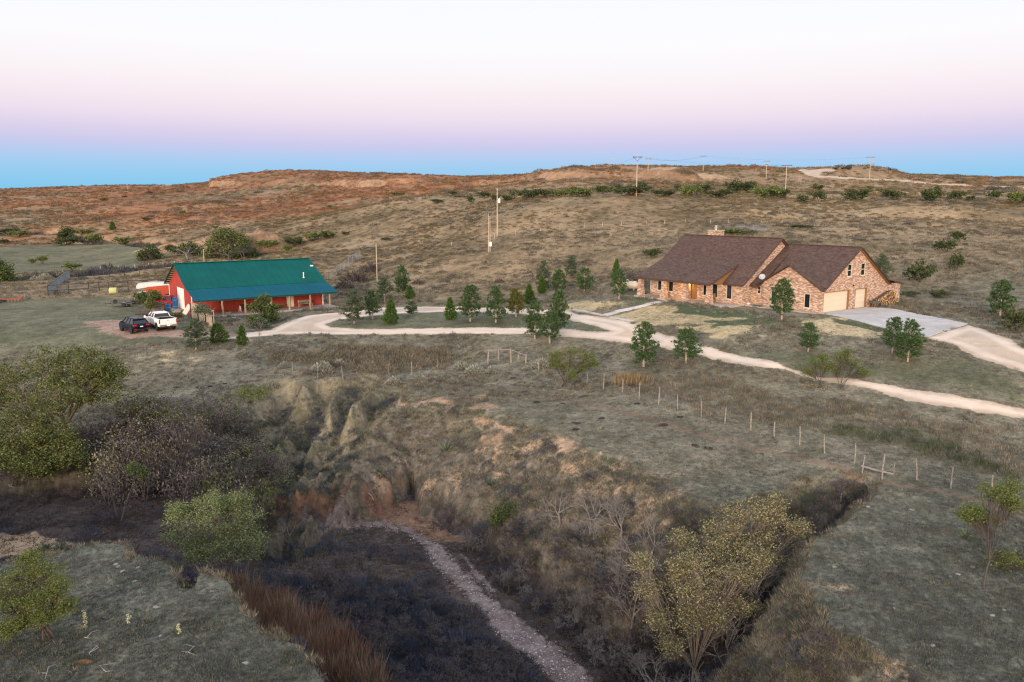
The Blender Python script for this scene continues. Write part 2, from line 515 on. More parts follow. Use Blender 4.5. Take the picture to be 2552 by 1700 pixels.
class MB:
    """collects boxes, bars, tubes and sheets and links them as one mesh object"""

    def __init__(self):
        self.v = []
        self.f = []

    def add(self, vs, fs):
        k = len(self.v)
        self.v += [tuple(map(float, p)) for p in vs]
        self.f += [tuple(k + i for i in q) for q in fs]
        return self

    def box(self, x0, x1, y0, y1, z0, z1):
        return self.add([(x0, y0, z0), (x1, y0, z0), (x1, y1, z0), (x0, y1, z0), (x0, y0, z1), (x1, y0, z1), (x1, y1, z1), (x0, y1, z1)],
                        [(3, 2, 1, 0), (4, 5, 6, 7), (0, 1, 5, 4), (1, 2, 6, 5), (2, 3, 7, 6), (3, 0, 4, 7)])

    def prism(self, P, Q):
        """solid between two polygons with the same number of corners"""
        n = len(P)
        return self.add(list(P) + list(Q), [tuple(range(n - 1, -1, -1)), tuple(range(n, 2 * n))] + [(i, (i + 1) % n, n + (i + 1) % n, n + i) for i in range(n)])

    def slab(self, P, th):
        """plate of thickness th below the quad or polygon P"""
        a, b, c = Vector(P[0]), Vector(P[1]), Vector(P[2])
        n = (b - a).cross(c - a).normalized()
        if n.z < 0:
            n = -n
        return self.prism([Vector(p) - n * th for p in P], [Vector(p) for p in P])

    def bar(self, a, b, w, h=None, up=(0, 0, 1)):
        a, b = Vector(a), Vector(b)
        h = w if h is None else h
        d = (b - a).normalized()
        s = d.cross(Vector(up))
        if s.length < 1e-4:
            s = d.cross(Vector((1, 0, 0)))
        s.normalize()
        t = s.cross(d)
        c = [s * (i * w / 2) + t * (j * h / 2) for i, j in ((-1, -1), (1, -1), (1, 1), (-1, 1))]
        return self.prism([a + q for q in c], [b + q for q in c])

    def tube(self, pts, r, n=8, cap=True):
        pts = [Vector(p) for p in pts]
        rs = r if hasattr(r, '__len__') else [r] * len(pts)
        k = len(self.v)
        ref = None
        for i, p in enumerate(pts):
            d = (pts[min(i + 1, len(pts) - 1)] - pts[max(i - 1, 0)]).normalized()
            if ref is None:
                ref = d.cross(Vector((0.13, 0.27, 1)) if abs(d.z) < 0.9 else Vector((1, 0.2, 0))).normalized()
            s = (ref - d * ref.dot(d)).normalized()
            ref = s
            t = d.cross(s)
            for j in range(n):
                a = 2 * math.pi * j / n
                self.v.append(tuple(p + s * (rs[i] * math.cos(a)) + t * (rs[i] * math.sin(a))))
        for i in range(len(pts) - 1):
            for j in range(n):
                a, b = k + i * n + j, k + i * n + (j + 1) % n
                self.f.append((a, b, b + n, a + n))
        if cap:
            self.f.append(tuple(range(k + n - 1, k - 1, -1)))
            e = k + (len(pts) - 1) * n
            self.f.append(tuple(range(e, e + n)))
        return self

    def lathe(self, prof, n=16, axis='z', c=(0, 0, 0)):
        """surface of revolution of (radius, height) pairs"""
        k = len(self.v)
        for r, h in prof:
            for j in range(n):
                a = 2 * math.pi * j / n
                p = (r * math.cos(a), r * math.sin(a), h)
                if axis == 'y':
                    p = (p[0], p[2], p[1])
                elif axis == 'x':
                    p = (p[2], p[0], p[1])
                self.v.append((p[0] + c[0], p[1] + c[1], p[2] + c[2]))
        for i in range(len(prof) - 1):
            for j in range(n):
                a, b = k + i * n + j, k + i * n + (j + 1) % n
                self.f.append((a, b, b + n, a + n))
        self.f.append(tuple(range(k + n - 1, k - 1, -1)))
        e = k + (len(prof) - 1) * n
        self.f.append(tuple(range(e, e + n)))
        return self

    def loft(self, secs, cap=True):
        k = len(self.v)
        n = len(secs[0])
        for s in secs:
            self.v += [tuple(map(float, p)) for p in s]
        for i in range(len(secs) - 1):
            for j in range(n):
                a, b = k + i * n + j, k + i * n + (j + 1) % n
                self.f.append((a, b, b + n, a + n))
        if cap:
            self.f.append(tuple(range(k + n - 1, k - 1, -1)))
            e = k + (len(secs) - 1) * n
            self.f.append(tuple(range(e, e + n)))
        return self

    def mesh(self, name, mat, smooth_=False):
        me = bpy.data.meshes.new(name)
        me.from_pydata(self.v, [], self.f)
        me.update()
        if mat is not None:
            me.materials.append(mat)
        import bmesh
        bm = bmesh.new()
        bm.from_mesh(me)
        bmesh.ops.recalc_face_normals(bm, faces=bm.faces)
        bm.to_mesh(me)
        bm.free()
        if smooth_:
            me.polygons.foreach_set('use_smooth', np.ones(len(me.polygons), bool))
            try:
                me.set_sharp_from_angle(angle=math.radians(40))
            except Exception:
                pass
        return me

    def build(self, name, mat, parent=None, smooth_=False):
        return link(bpy.data.objects.new(name, self.mesh(name, mat, smooth_)), parent)


# ------------------------------------------------------------------ materials
class NT:
    def __init__(self, name, rough=0.8, spec=0.3):
        self.m = bpy.data.materials.new(name)
        self.m.use_nodes = True
        self.n, self.l = self.m.node_tree.nodes, self.m.node_tree.links
        self.b = self.n['Principled BSDF']
        self.b.inputs['Roughness'].default_value = rough
        self.b.inputs['Specular IOR Level'].default_value = spec
        self.out = self.n['Material Output']

    def node(self, t, **kw):
        n = self.n.new(t)
        for k, v in kw.items():
            setattr(n, k, v)
        return n

    def co(self, kind='Object', scale=(1, 1, 1)):
        t = self.node('ShaderNodeTexCoord')
        mp = self.node('ShaderNodeMapping')
        mp.inputs['Scale'].default_value = scale
        self.l.new(t.outputs[kind], mp.inputs[0])
        return mp.outputs[0]

    def noise(self, scale, detail=4, co=None, rough=0.6, dist=0.0):
        n = self.node('ShaderNodeTexNoise')
        n.inputs['Scale'].default_value = scale
        n.inputs['Detail'].default_value = detail
        n.inputs['Roughness'].default_value = rough
        n.inputs['Distortion'].default_value = dist
        if co is not None:
            self.l.new(co, n.inputs['Vector'])
        return n.outputs['Fac']

    def ramp(self, fac, stops, interp='LINEAR'):
        r = ramp(self.n, stops, interp)
        self.l.new(fac, r.inputs[0])
        return r.outputs[0]

    def mix(self, a, b, fac, blend='MIX'):
        m = self.node('ShaderNodeMix')
        m.data_type = 'RGBA'
        m.blend_type = blend
        for s, v in (('A', a), ('B', b), ('Factor', fac)):
            if hasattr(v, 'is_output') or hasattr(v, 'node'):
                self.l.new(v, m.inputs[s])
            elif s == 'Factor':
                m.inputs[s].default_value = v
            else:
                m.inputs[s].default_value = (*v, 1)
        return m.outputs['Result']

    def math(self, op, a, b=0.0, c=0.0, clamp=False):
        m = self.node('ShaderNodeMath')
        m.operation = op
        m.use_clamp = clamp
        for i, v in enumerate((a, b, c)):
            if hasattr(v, 'node'):
                self.l.new(v, m.inputs[i])
            else:
                m.inputs[i].default_value = v
        return m.outputs[0]

    def sstep(self, v, a, b):
        m = self.node('ShaderNodeMapRange')
        m.interpolation_type = 'SMOOTHSTEP'
        m.inputs['From Min'].default_value = a
        m.inputs['From Max'].default_value = b
        self.l.new(v, m.inputs['Value'])
        return m.outputs[0]

    def base(self, c):
        if hasattr(c, 'node'):
            self.l.new(c, self.b.inputs['Base Color'])
        else:
            self.b.inputs['Base Color'].default_value = (*c, 1)
        return self

    def bump(self, h, strength=0.3, dist=0.02):
        b = self.node('ShaderNodeBump')
        b.inputs['Strength'].default_value = strength
        b.inputs['Distance'].default_value = dist
        self.l.new(h, b.inputs['Height'])
        self.l.new(b.outputs[0], self.b.inputs['Normal'])
        return self


def plain(name, c, rough=0.7, metal=0.0, var=0.18, scale=6.0, spec=0.3):
    t = NT(name, rough, spec)
    co = t.co('Object')
    f = t.noise(scale, 4, co)
    lo = tuple(max(0, q * (1 - var)) for q in c)
    hi = tuple(min(1, q * (1 + var)) for q in c)
    t.base(t.ramp(f, [(0.3, lo), (0.7, hi)]))
    t.b.inputs['Metallic'].default_value = metal
    return t.m


def leafmat(name, cols, rough=0.65, trans=0.3, per='Random Per Island'):
    """foliage: each leaf its own shade"""
    t = NT(name, rough, 0.15)
    if per == 'object':
        src = t.node('ShaderNodeObjectInfo').outputs['Random']
        g = t.node('ShaderNodeNewGeometry').outputs['Random Per Island']
        src = t.math('ADD', t.math('MULTIPLY', src, 0.6), t.math('MULTIPLY', g, 0.4))
    else:
        src = t.node('ShaderNodeNewGeometry').outputs['Random Per Island']
    n = len(cols)
    c = t.ramp(src, [(i / max(n - 1, 1), q) for i, q in enumerate(cols)])
    t.base(c)
    tr = t.node('ShaderNodeBsdfTranslucent')
    t.l.new(c, tr.inputs['Color'])
    ms = t.node('ShaderNodeMixShader')
    ms.inputs[0].default_value = trans
    t.l.new(t.b.outputs[0], ms.inputs[1])
    t.l.new(tr.outputs[0], ms.inputs[2])
    t.l.new(ms.outputs[0], t.out.inputs['Surface'])
    return t.m


# ------------------------------------------------------------------ ground, roads and paths: one sheet cut into its surfaces
us = np.concatenate([np.linspace(-1.25, -0.69, 40, endpoint=False), np.linspace(-0.69, 0.69, 1000), np.linspace(0.69, 1.25, 41)[1:]])
ys = np.concatenate([1 / np.linspace(1 / 8.0, 1 / 20.0, 40, endpoint=False), 1 / np.linspace(1 / 20.0, 1 / 150.0, 700), np.geomspace(150.6, 1000, 300), np.geomspace(1020, 9000, 30)])
GU, GY = np.meshgrid(us, ys)
GX = GU * GY
GZ, G_T, G_SD, G_W = height(GX, GY, True)
GXs, GYs = GX.ravel(), GY.ravel()
NR, NC = GX.shape


def mask_poly(P, soft, jag=0.0, sc=1.0):
    P = np.asarray(P)
    x0, y0 = P.min(0) - soft - 3
    x1, y1 = P.max(0) + soft + 3
    m = np.zeros(GXs.shape)
    k = np.nonzero((GXs > x0) & (GXs < x1) & (GYs > y0) & (GYs < y1))[0]
    if len(k):
        sd = poly_sd(GXs[k], GYs[k], P)
        if jag:
            sd = sd + jag * (fbm(GXs[k] / sc, GYs[k] / sc, 4, 77) - 0.5) * 2
        m[k] = np.clip(0.5 + sd / (2 * soft), 0, 1)
    return m


def mask_line(L, w, soft):
    L = np.asarray(L)
    x0, y0 = L.min(0) - w - soft - 1
    x1, y1 = L.max(0) + w + soft + 1
    m = np.zeros(GXs.shape)
    k = np.nonzero((GXs > x0) & (GXs < x1) & (GYs > y0) & (GYs < y1))[0]
    dm = np.full(len(k), 1e9)
    for i in range(len(L) - 1):
        d, _ = seg_dist(GXs[k], GYs[k], *L[i], *L[i + 1])
        dm = np.minimum(dm, d)
    m[k] = np.clip(0.5 + (w - dm) / (2 * soft), 0, 1)
    return m


def mask_blob(px, py, rx, ry, p=1.0):
    """soft round patch at a survey point, radii in metres"""
    x, y, z = hit(px, py)
    q = ((GXs - x) / rx) ** 2 + ((GYs - y) / ry) ** 2
    return np.exp(-q * p)


ROAD_OUT = [(560, 846), (620, 828), (672, 822), (716, 803), (760, 787), (800, 782), (851, 778), (953, 767), (1056, 764), (1147, 764), (1220, 767), (1311, 769), (1406, 773), (1440, 782), (1505, 791),
            (1571, 802), (1600, 813), (1682, 842), (1755, 861.5), (1849, 887), (1953, 911), (2155, 947.5), (2314, 977.6), (2552, 1020), (2800, 1066),
            (2800, 1092), (2552, 1041.6), (2415, 1023), (2298, 1002), (2143, 965), (2012, 936), (1911, 919), (1806, 899), (1748, 888), (1679, 872), (1640, 866),
            (1567, 855), (1494, 846), (1403, 838.5), (1311, 833), (1165, 831), (1019, 833), (800, 833.5), (694, 833.5), (600, 842)]
ROAD_ISLE = [(812, 808), (847, 796.5), (910, 789), (983, 782), (1056, 779), (1129, 776), (1202, 778), (1275, 782), (1330, 785), (1403, 791), (1476, 811), (1523, 826),
             (1494, 827.5), (1414, 820), (1311, 817), (1202, 815.5), (1092, 817), (983, 820), (873, 818), (830, 815)]
APRON = [(2413, 809), (2486, 833), (2552, 868), (2720, 930), (2720, 985), (2552, 926), (2443, 891.6), (2370, 857), (2312, 842)]
DRIVE = [to_world(22.87, 0.0, H_O, H_YAW), to_world(22.87, 9.2, H_O, H_YAW)] + [tuple(hit(px, py)[:2]) for px, py in ((2236, 772), (2413, 807.8), (2314, 841), (2202, 818.5), (2075, 786))]
WALK_A = [(1420, 772), (1440, 771), (1582, 799), (1564, 802)]
WALK_B = [(1502, 785), (1540, 772.5), (1600, 760), (1655, 749), (1675, 751), (1618, 761), (1560, 776.5), (1520, 788)]
FAR_ROAD = [(2000, 424), (2020, 434), (2040, 441), (2100, 445), (2200, 449.5), (2300, 455), (2400, 460), (2552, 467), (2800, 480)]
m_road = np.maximum(mask_poly(hitline(ROAD_OUT), 0.35, 0.55, 1.6), mask_poly(hitline(APRON), 0.35, 0.5, 1.6))
m_road = np.minimum(m_road, 1 - mask_poly(hitline(ROAD_ISLE), 0.35, 0.5, 1.6))
m_road = np.maximum(m_road, mask_line(hitline(FAR_ROAD), 1.9, 0.7))
m_road = np.maximum(m_road, mask_poly(hitline([(2005, 425), (2075, 421), (2085, 424), (2030, 438), (2015, 438)]), 1.2))
m_conc = mask_poly(DRIVE, 0.05)
m_walk = np.maximum(mask_poly(hitline(WALK_A), 0.08), mask_poly(hitline(WALK_B), 0.08))
m_road = np.minimum(m_road, 1 - m_conc)

m_soil = np.zeros(GXs.shape)


def z5(x, y):
    return 800 + x / 2.737, 820 + y / 2.737


for P in ([(420, 540), (600, 505), (700, 490), (860, 465), (1130, 445), (1125, 462), (890, 480), (905, 525), (860, 535), (700, 505), (560, 545), (430, 572)],
          [(1040, 520), (1130, 510), (1195, 535), (1150, 545), (1050, 548)],
          [(1060, 625), (1130, 612), (1300, 655), (1390, 690), (1340, 790), (1290, 730), (1230, 800), (1090, 800), (1060, 870), (1030, 850), (1100, 750), (1190, 720), (1160, 660), (1070, 660)],
          [(655, 650), (700, 620), (745, 640), (720, 715), (660, 712)], [(380, 345), (470, 350), (560, 350), (520, 370), (400, 385)],
          [(1610, 760), (1700, 770), (1790, 800), (1840, 850), (1730, 830), (1640, 840)], [(1640, 900), (1720, 930), (1740, 990), (1640, 980)], [(1780, 870), (1880, 860), (1900, 900), (1790, 910)]):
    m_soil = np.maximum(m_soil, .92 * mask_poly(hitline([z5(*p) for p in P]), 0.9, 0.9, 1.2))
for px, py, rx, ry in ((1325, 1112, 2.4, 1.3), (1530, 1170, 1.6, 1), (1560, 1210, 1.8, 1.1), (1600, 1245, 1.6, 1), (1480, 1225, 1.7, 1.2), (1600, 1290, 1.4, 1), (1640, 1330, 1.6, 1), (1655, 1185, 2.0, .8), (1680, 1225, 1.4, .7),
                       (2095, 1592, 1.0, .8), (2150, 1630, 1.3, .9), (2220, 1665, 1.4, .9), (2020, 1455, 1.2, .8), (2110, 1470, 1.2, .8), (660, 1000, 1.4, 1.0), (740, 985, 1.0, 1.6), (60, 1350, 2.5, 1.0), (150, 1355, 1.5, .6),
                       (1235, 1185, 1, .8), (1140, 1190, .8, .8), (1060, 1215, .9, .7), (955, 1190, .8, .6), (1000, 1150, .7, .7)):
    m_soil = np.maximum(m_soil, 0.5 * mask_blob(px, py, rx * 1.3, ry * 1.3, .7))
x_, y_ = GXs, GYs
for bx, by, rx, ry, h in BUMPS[:1] + BUMPS[4:6]:
    q = ((x_ - bx) / rx) ** 2 + ((y_ - by) / ry) ** 2
    m_soil = np.maximum(m_soil, 0.95 * np.exp(-q ** 2 * 0.8))
for bx, by, rx, ry, h in BUMPS[1:4]:
    q = ((x_ - bx) / rx) ** 2 + ((y_ - by) / ry) ** 2
    m_soil = np.maximum(m_soil, 0.62 * np.exp(-q ** 2))
gt = G_T.ravel()
gw = G_W.ravel()
gsd = G_SD.ravel()
# steep ground sheds its grass
dzx = np.gradient(GZ, axis=1) / np.maximum(np.gradient(GX, axis=1), 1e-3)
dzy = (np.gradient(GZ, axis=0) - dzx * np.gradient(GX, axis=0)) / np.maximum(np.gradient(GY, axis=0), 1e-3)
slope = np.hypot(dzx, dzy).ravel()
bank = smooth(0.9, 1.7, slope) * (GYs < 75) * np.maximum(.35, mask_poly(hitline([(680, 1215), (1010, 1215), (1010, 1300), (680, 1300)]), 1.5))
m_soil = np.maximum(m_soil, 0.62 * bank)
hillbare = smooth(0.34, 0.70, slope) * (GYs > 150) * (.35 + .75 * fbm(GXs / 18, GYs / 18, 4, 93))
hillbare = hillbare * smooth(190, 230, GYs)
m_hill = smooth(95, 130, GYs) * 1.0
m_red = smooth(260, 430, GYs) * smooth(0.30, 0.02, GXs / GYs) + 0.45 * smooth(230, 380, GYs) * smooth(0.0, 0.30, GXs / GYs)
m_red = np.clip(m_red * (0.12 + 1.45 * smooth(.22, .78, fbm(GXs / 70, GYs / 60, 4, 91))), 0, 1)
LUSH = []
m_green = np.maximum(mask_poly(hitline([(-200, 745), (120, 745), (250, 738), (340, 747), (390, 775), (440, 790), (470, 850), (300, 868), (-200, 862)]), 2.5, 2, 5), mask_poly(hitline(ROAD_ISLE), 0.6, .5, 2))
m_green = np.maximum(m_green, 0.8 * mask_poly(hitline([(-200, 605), (400, 600), (430, 640), (330, 668), (-200, 690)]), 4, 5, 9))
m_green = np.maximum(m_green, 0.8 * mask_poly(hitline([(1700, 890), (1860, 900), (2050, 940), (2300, 960), (2552, 1010), (2552, 935), (2400, 885), (2200, 905), (1950, 870)]), 1.5, 2, 4))
for P in ([(1545, 738), (1600, 742), (1645, 749), (1600, 757), (1545, 750)], [(1680, 760), (1770, 770), (1900, 780), (1880, 796), (1800, 792), (1690, 778)], [(1760, 800), (1850, 795), (1900, 790), (1960, 800), (1880, 812), (1780, 815)],
          [(2060, 788), (2200, 820), (2190, 826), (2060, 795)], [(2200, 775), (2330, 790), (2330, 800), (2250, 792)], [(1940, 800), (2000, 800), (2010, 808), (1950, 812)]):
    LUSH.append(mask_poly(hitline(P), 0.9, 1.2, 1.8))
m_lush = np.max(LUSH, axis=0)
m_tan = np.zeros(GXs.shape)
for P in ([(1405, 760), (1460, 750), (1540, 752), (1530, 768), (1470, 776), (1420, 770)], [(1530, 790), (1620, 762), (1700, 762), (1780, 778), (1900, 785), (1890, 802), (1740, 812), (1640, 808), (1560, 802)],
          [(1690, 815), (1900, 808), (1890, 835), (1800, 838)], [(2000, 792), (2080, 792), (2200, 825), (2190, 842), (2080, 835), (2010, 815)]):
    m_tan = np.maximum(m_tan, mask_poly(hitline(P), 1.2, 1.5, 2.2))
m_tan = np.maximum(m_tan, 0.45 * mask_poly(hitline([(300, 880), (460, 865), (560, 900), (420, 915), (280, 905), (0, 880), (0, 865)]), 2, 2, 3))
gul = np.full(GXs.shape, 9.0)
for L, d0, d1, w in GULLY_W:
    for i in range(len(L) - 1):
        kk = np.nonzero((np.abs(GXs - L[i][0]) < 12) & (np.abs(GYs - L[i][1]) < 14))[0]
        d, _ = seg_dist(GXs[kk], GYs[kk], *L[i], *L[i + 1])
        gul[kk] = np.minimum(gul[kk], d / w)
m_soil = np.maximum(m_soil * np.where(gul < 1.2, .4, 1), .30 * smooth(.45, .6, gul) * smooth(1.1, .8, gul))
m_bank = .9 * (mask_poly(hitline([(680, 1238), (760, 1218), (900, 1238), (1000, 1232), (1070, 1290), (1160, 1345), (1085, 1352), (960, 1302), (820, 1285), (700, 1292)]), .8, .9, .9))
m_soil = np.maximum(m_soil, .85 * mask_poly(hitline([(-60, 1335), (60, 1328), (150, 1345), (165, 1372), (100, 1385), (-60, 1400)]), .4, .5, .7))
m_soil = np.maximum(m_soil, .30 * smooth(.5, .62, gul) * smooth(1.2, .85, gul))
m_litter = smooth(0.75, 1.0, gt) * (gsd > 0.4) * (1 - np.clip(m_soil * 1.3, 0, 1)) * (1 - m_bank)
gr_line = hitline([(760, 1292), (860, 1296), (960, 1306), (1035, 1332), (1095, 1372)])
gr_line2 = hitline([(1085, 1365), (1130, 1425), (1185, 1480), (1255, 1545), (1330, 1610), (1400, 1665), (1470, 1740)])
m_grav = np.maximum(0.85 * mask_line(gr_line, 0.5, 0.7), np.maximum(mask_line(gr_line2[:4], 0.55, 0.6), mask_line(gr_line2[3:], .85, .6)))
m_grav = np.maximum(m_grav, 0.6 * mask_line(hitline([(1150, 1385), (1200, 1440), (1225, 1470)]), 0.35, 0.3))
m_trail = np.maximum(mask_line(hitline([(1004, 948), (1202, 962), (1311, 979), (1494, 1014), (1660, 1056), (1756, 1087), (1857, 1110.6), (1989, 1141.6), (2078, 1161), (2140, 1188)]), 0.28, 0.35),
                     mask_line(hitline([(2229, 1206), (2337, 1225), (2434, 1246), (2552, 1290)]), 0.22, 0.3))
m_trail = np.maximum(m_trail, mask_poly(hitline([(2040, 1150), (2090, 1155), (2160, 1190), (2240, 1200), (2230, 1212), (2160, 1205), (2110, 1195)]), 0.4, .3, .8))
m_park = mask_poly(hitline([(215, 800), (300, 797), (330, 822), (460, 822), (620, 838), (620, 846), (460, 838), (310, 842), (265, 828), (220, 812)]), 1.6, 1.2, 2)
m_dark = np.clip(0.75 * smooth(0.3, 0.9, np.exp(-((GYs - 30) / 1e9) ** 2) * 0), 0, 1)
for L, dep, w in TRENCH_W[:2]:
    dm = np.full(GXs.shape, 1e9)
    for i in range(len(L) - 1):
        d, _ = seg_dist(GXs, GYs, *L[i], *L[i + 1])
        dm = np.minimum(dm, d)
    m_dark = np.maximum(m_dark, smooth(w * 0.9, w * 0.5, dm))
hillbare = hillbare * (1 - m_dark)
RAVINE_TUFT = np.clip(gt * 1.4, 0, 1) * (gsd > 0)

GCO = np.stack([GXs, GYs, GZ.ravel()], 1)
gidx = np.arange(NR * NC).reshape(NR, NC)
GQ = np.stack([gidx[:-1, :-1], gidx[:-1, 1:], gidx[1:, 1:], gidx[1:, :-1]], -1).reshape(-1, 4)
A1 = np.stack([m_road, m_conc * 0, m_soil, m_green], 1)
A2 = np.stack([m_tan, m_red, m_litter, m_grav], 1)
A3 = np.stack([m_dark, m_trail, m_park, np.clip(m_hill, 0, 1)], 1)
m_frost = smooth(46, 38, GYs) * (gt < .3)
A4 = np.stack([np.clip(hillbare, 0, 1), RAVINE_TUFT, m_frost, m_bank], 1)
rsd = np.zeros(GXs.shape)
for P in (ROAD_OUT, APRON):
    rsd = np.maximum(rsd, np.where((GYs > 40) & (GYs < 130), poly_sd(GXs, GYs, hitline(P)), 0))
rsd = np.minimum(rsd, np.maximum(-poly_sd(GXs, GYs, hitline(ROAD_ISLE)), 0))
m_clay = np.zeros(GXs.shape)
for bx, by, rx, ry, h in BUMPS[:4]:
    q = ((x_ - bx) / rx) ** 2 + ((y_ - by) / ry) ** 2
    m_clay = np.maximum(m_clay, (.95 if h > 3 else .7) * np.exp(-q ** 2 * .7))
A5 = np.stack([np.clip(rsd / 4, 0, 1), m_lush, m_clay, np.ones_like(rsd)], 1)

g = NT('ground_cover', 0.95, 0.1)
pos = g.node('ShaderNodeNewGeometry').outputs['Position']
att = []
for k in range(1, 6):
    a = g.node('ShaderNodeAttribute', attribute_name='A%d' % k)
    s_ = g.node('ShaderNodeSeparateColor')
    g.l.new(a.outputs['Color'], s_.inputs[0])
    att.append((s_.outputs[0], s_.outputs[1], s_.outputs[2], a.outputs['Alpha']))
mpz = g.node('ShaderNodeMapping')
mpz.inputs['Scale'].default_value = (1, 1, 0.4)
g.l.new(pos, mpz.inputs[0])
P_ = mpz.outputs[0]
n_fine = g.noise(9.0, 5, P_, 0.75)
n_tuft = g.noise(2.6, 5, P_, 0.7)
n_mid = g.noise(0.55, 5, P_, 0.65)
n_big = g.noise(0.09, 4, P_, 0.6)
n_huge = g.noise(0.018, 4, P_, 0.6)


def combo(*ws):
    out = None
    tot = sum(w for _, w in ws)
    for s_, w in ws:
        t_ = g.math('MULTIPLY', s_, w / tot)
        out = t_ if out is None else g.math('ADD', out, t_)
    return out


v_near = g.sstep(combo((n_fine, 0.8), (n_tuft, 1.2), (n_mid, 1.2), (n_big, 0.9)), 0.36, 0.64)
v_far = g.sstep(combo((n_tuft, 0.5), (n_mid, 1.0), (n_big, 1.1), (n_huge, 0.9)), 0.36, 0.64)
near = g.ramp(v_near, [(0, (.062, .057, .040)), (.35, (.13, .117, .082)), (.7, (.21, .186, .132)), (1, (.31, .262, .185))])
hillc = g.ramp(v_far, [(0, (.07, .056, .034)), (.3, (.155, .115, .066)), (.6, (.25, .178, .105)), (1, (.35, .255, .155))])
col = g.mix(near, hillc, att[2][3])
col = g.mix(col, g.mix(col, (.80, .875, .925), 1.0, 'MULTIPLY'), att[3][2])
redc = g.ramp(v_far, [(0, (.085, .052, .03)), (.35, (.20, .095, .047)), (.7, (.30, .135, .065)), (1, (.38, .22, .12))])
col = g.mix(col, redc, g.math('MULTIPLY', att[1][1], 0.90))


def layer(col, m, stops, k=0.9, nz=None, v=None, a=0.36, b=0.64, amt=1.0):
    nz = nz or n_mid
    f = g.math('ADD', m, g.math('MULTIPLY', g.math('SUBTRACT', nz, 0.5), k))
    f = g.sstep(f, a, b)
    if amt != 1.0:
        f = g.math('MULTIPLY', f, amt)
    c = g.ramp(v or v_near, stops)
    return g.mix(col, c, f)


col = layer(col, att[0][3], [(0, (.056, .06, .036)), (.5, (.118, .12, .072)), (1, (.20, .188, .122))], 1.0, n_big, amt=0.85)
col = layer(col, att[1][0], [(0, (.22, .165, .09)), (.5, (.42, .33, .19)), (1, (.56, .45, .28))], 1.0, n_mid)
col = layer(col, att[4][1], [(0, (.04, .056, .028)), (.5, (.082, .10, .052)), (1, (.16, .165, .09))], 1.8, n_mid)
col = layer(col, att[3][1], [(0, (.05, .044, .036)), (.4, (.11, .094, .074)), (.75, (.185, .155, .12)), (1, (.28, .23, .175))], 0.8, n_mid, amt=0.9)
n_soil = combo((n_fine, .7), (n_tuft, 1.0), (n_mid, .6))
col = layer(col, att[0][2], [(0, (.17, .12, .08)), (.5, (.32, .22, .145)), (1, (.45, .325, .22))], 1.5, n_soil, a=.38, b=.62)
col = layer(col, att[4][2], [(0, (.20, .11, .06)), (.5, (.36, .215, .12)), (1, (.50, .33, .20))], 1.2, n_mid, v_far)
col = layer(col, att[3][0], [(0, (.14, .085, .052)), (.5, (.25, .16, .098)), (1, (.37, .26, .17))], 1.7, n_mid, v_far)
col = layer(col, att[1][2], [(0, (.02, .017, .018)), (.5, (.055, .043, .04)), (1, (.125, .095, .084))], 0.8, n_mid)
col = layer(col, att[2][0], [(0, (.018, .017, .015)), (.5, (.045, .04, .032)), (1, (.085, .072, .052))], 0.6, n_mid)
col = layer(col, att[3][3], [(0, (.085, .048, .036)), (.5, (.17, .098, .066)), (1, (.27, .17, .115))], 1.2, n_tuft)
col = layer(col, att[1][3], [(0, (.07, .05, .044)), (.5, (.15, .113, .102)), (1, (.27, .215, .2))], 1.2, n_tuft)
col = layer(col, att[2][1], [(0, (.09, .06, .042)), (.5, (.17, .115, .08)), (1, (.25, .17, .12))], 0.7, n_tuft, amt=.8)
col = layer(col, att[2][2], [(0, (.2, .125, .095)), (.5, (.33, .21, .165)), (1, (.42, .29, .23))], 1.1, n_mid, amt=.9)
n_track = g.noise(0.7, 3, P_, 0.5)
roadc = g.ramp(g.math('ADD', g.math('MULTIPLY', n_mid, .6), g.math('MULTIPLY', n_fine, .4)), [(.3, (.45, .335, .245)), (.5, (.575, .455, .345)), (.7, (.69, .58, .465))])
sdr = g.math('MULTIPLY', att[4][0], 4.0)
sdr = g.math('ADD', sdr, g.math('MULTIPLY', g.math('SUBTRACT', n_mid, .5), .9))
tr1 = g.math('MULTIPLY', g.sstep(sdr, .35, .75), g.sstep(sdr, 1.45, 1.1))
mid_ = g.sstep(sdr, 1.35, 1.7)
roadc = g.mix(roadc, (.70, .58, .49), g.math('MULTIPLY', tr1, .5))
roadc = g.mix(roadc, (.33, .255, .19), g.math('MULTIPLY', g.math('MULTIPLY', mid_, n_tuft), .55))
roadc = g.mix(roadc, (.34, .26, .19), g.math('MULTIPLY', g.sstep(sdr, .5, .0), .5))
n_rut = g.noise(.16, 4, P_, .6)
roadc = g.mix(roadc, (.36, .26, .20), g.math('MULTIPLY', g.sstep(n_rut, .5, .68), .35))
roadc = g.mix(roadc, (.20, .165, .11), g.math('MULTIPLY', g.sstep(n_tuft, .62, .74), .45))
f_road = g.sstep(g.math('ADD', att[0][0], g.math('MULTIPLY', g.math('SUBTRACT', n_tuft, .5), .8)), .35, .65)
col = g.mix(col, roadc, f_road)
concc = g.ramp(g.math('ADD', g.math('MULTIPLY', n_big, .6), g.math('MULTIPLY', n_tuft, .4)), [(.3, (.45, .41, .385)), (.7, (.64, .61, .60))])
col = g.mix(col, concc, g.sstep(att[0][1], .45, .55))
g.base(col)
nb = combo((n_fine, 0.5), (n_tuft, 1.0))
g.bump(nb, 0.55, 0.12)
GROUND_M = g.m

face_m = lambda m: m[GQ].mean(1)
f_rd = face_m(m_road) > 0.5
f_wash = (face_m(m_grav) > 0.45) & ~f_rd
f_far = f_rd & (GYs[GQ].mean(1) > 250)
f_rd &= ~f_far
f_gr = ~(f_rd | f_wash | f_far)


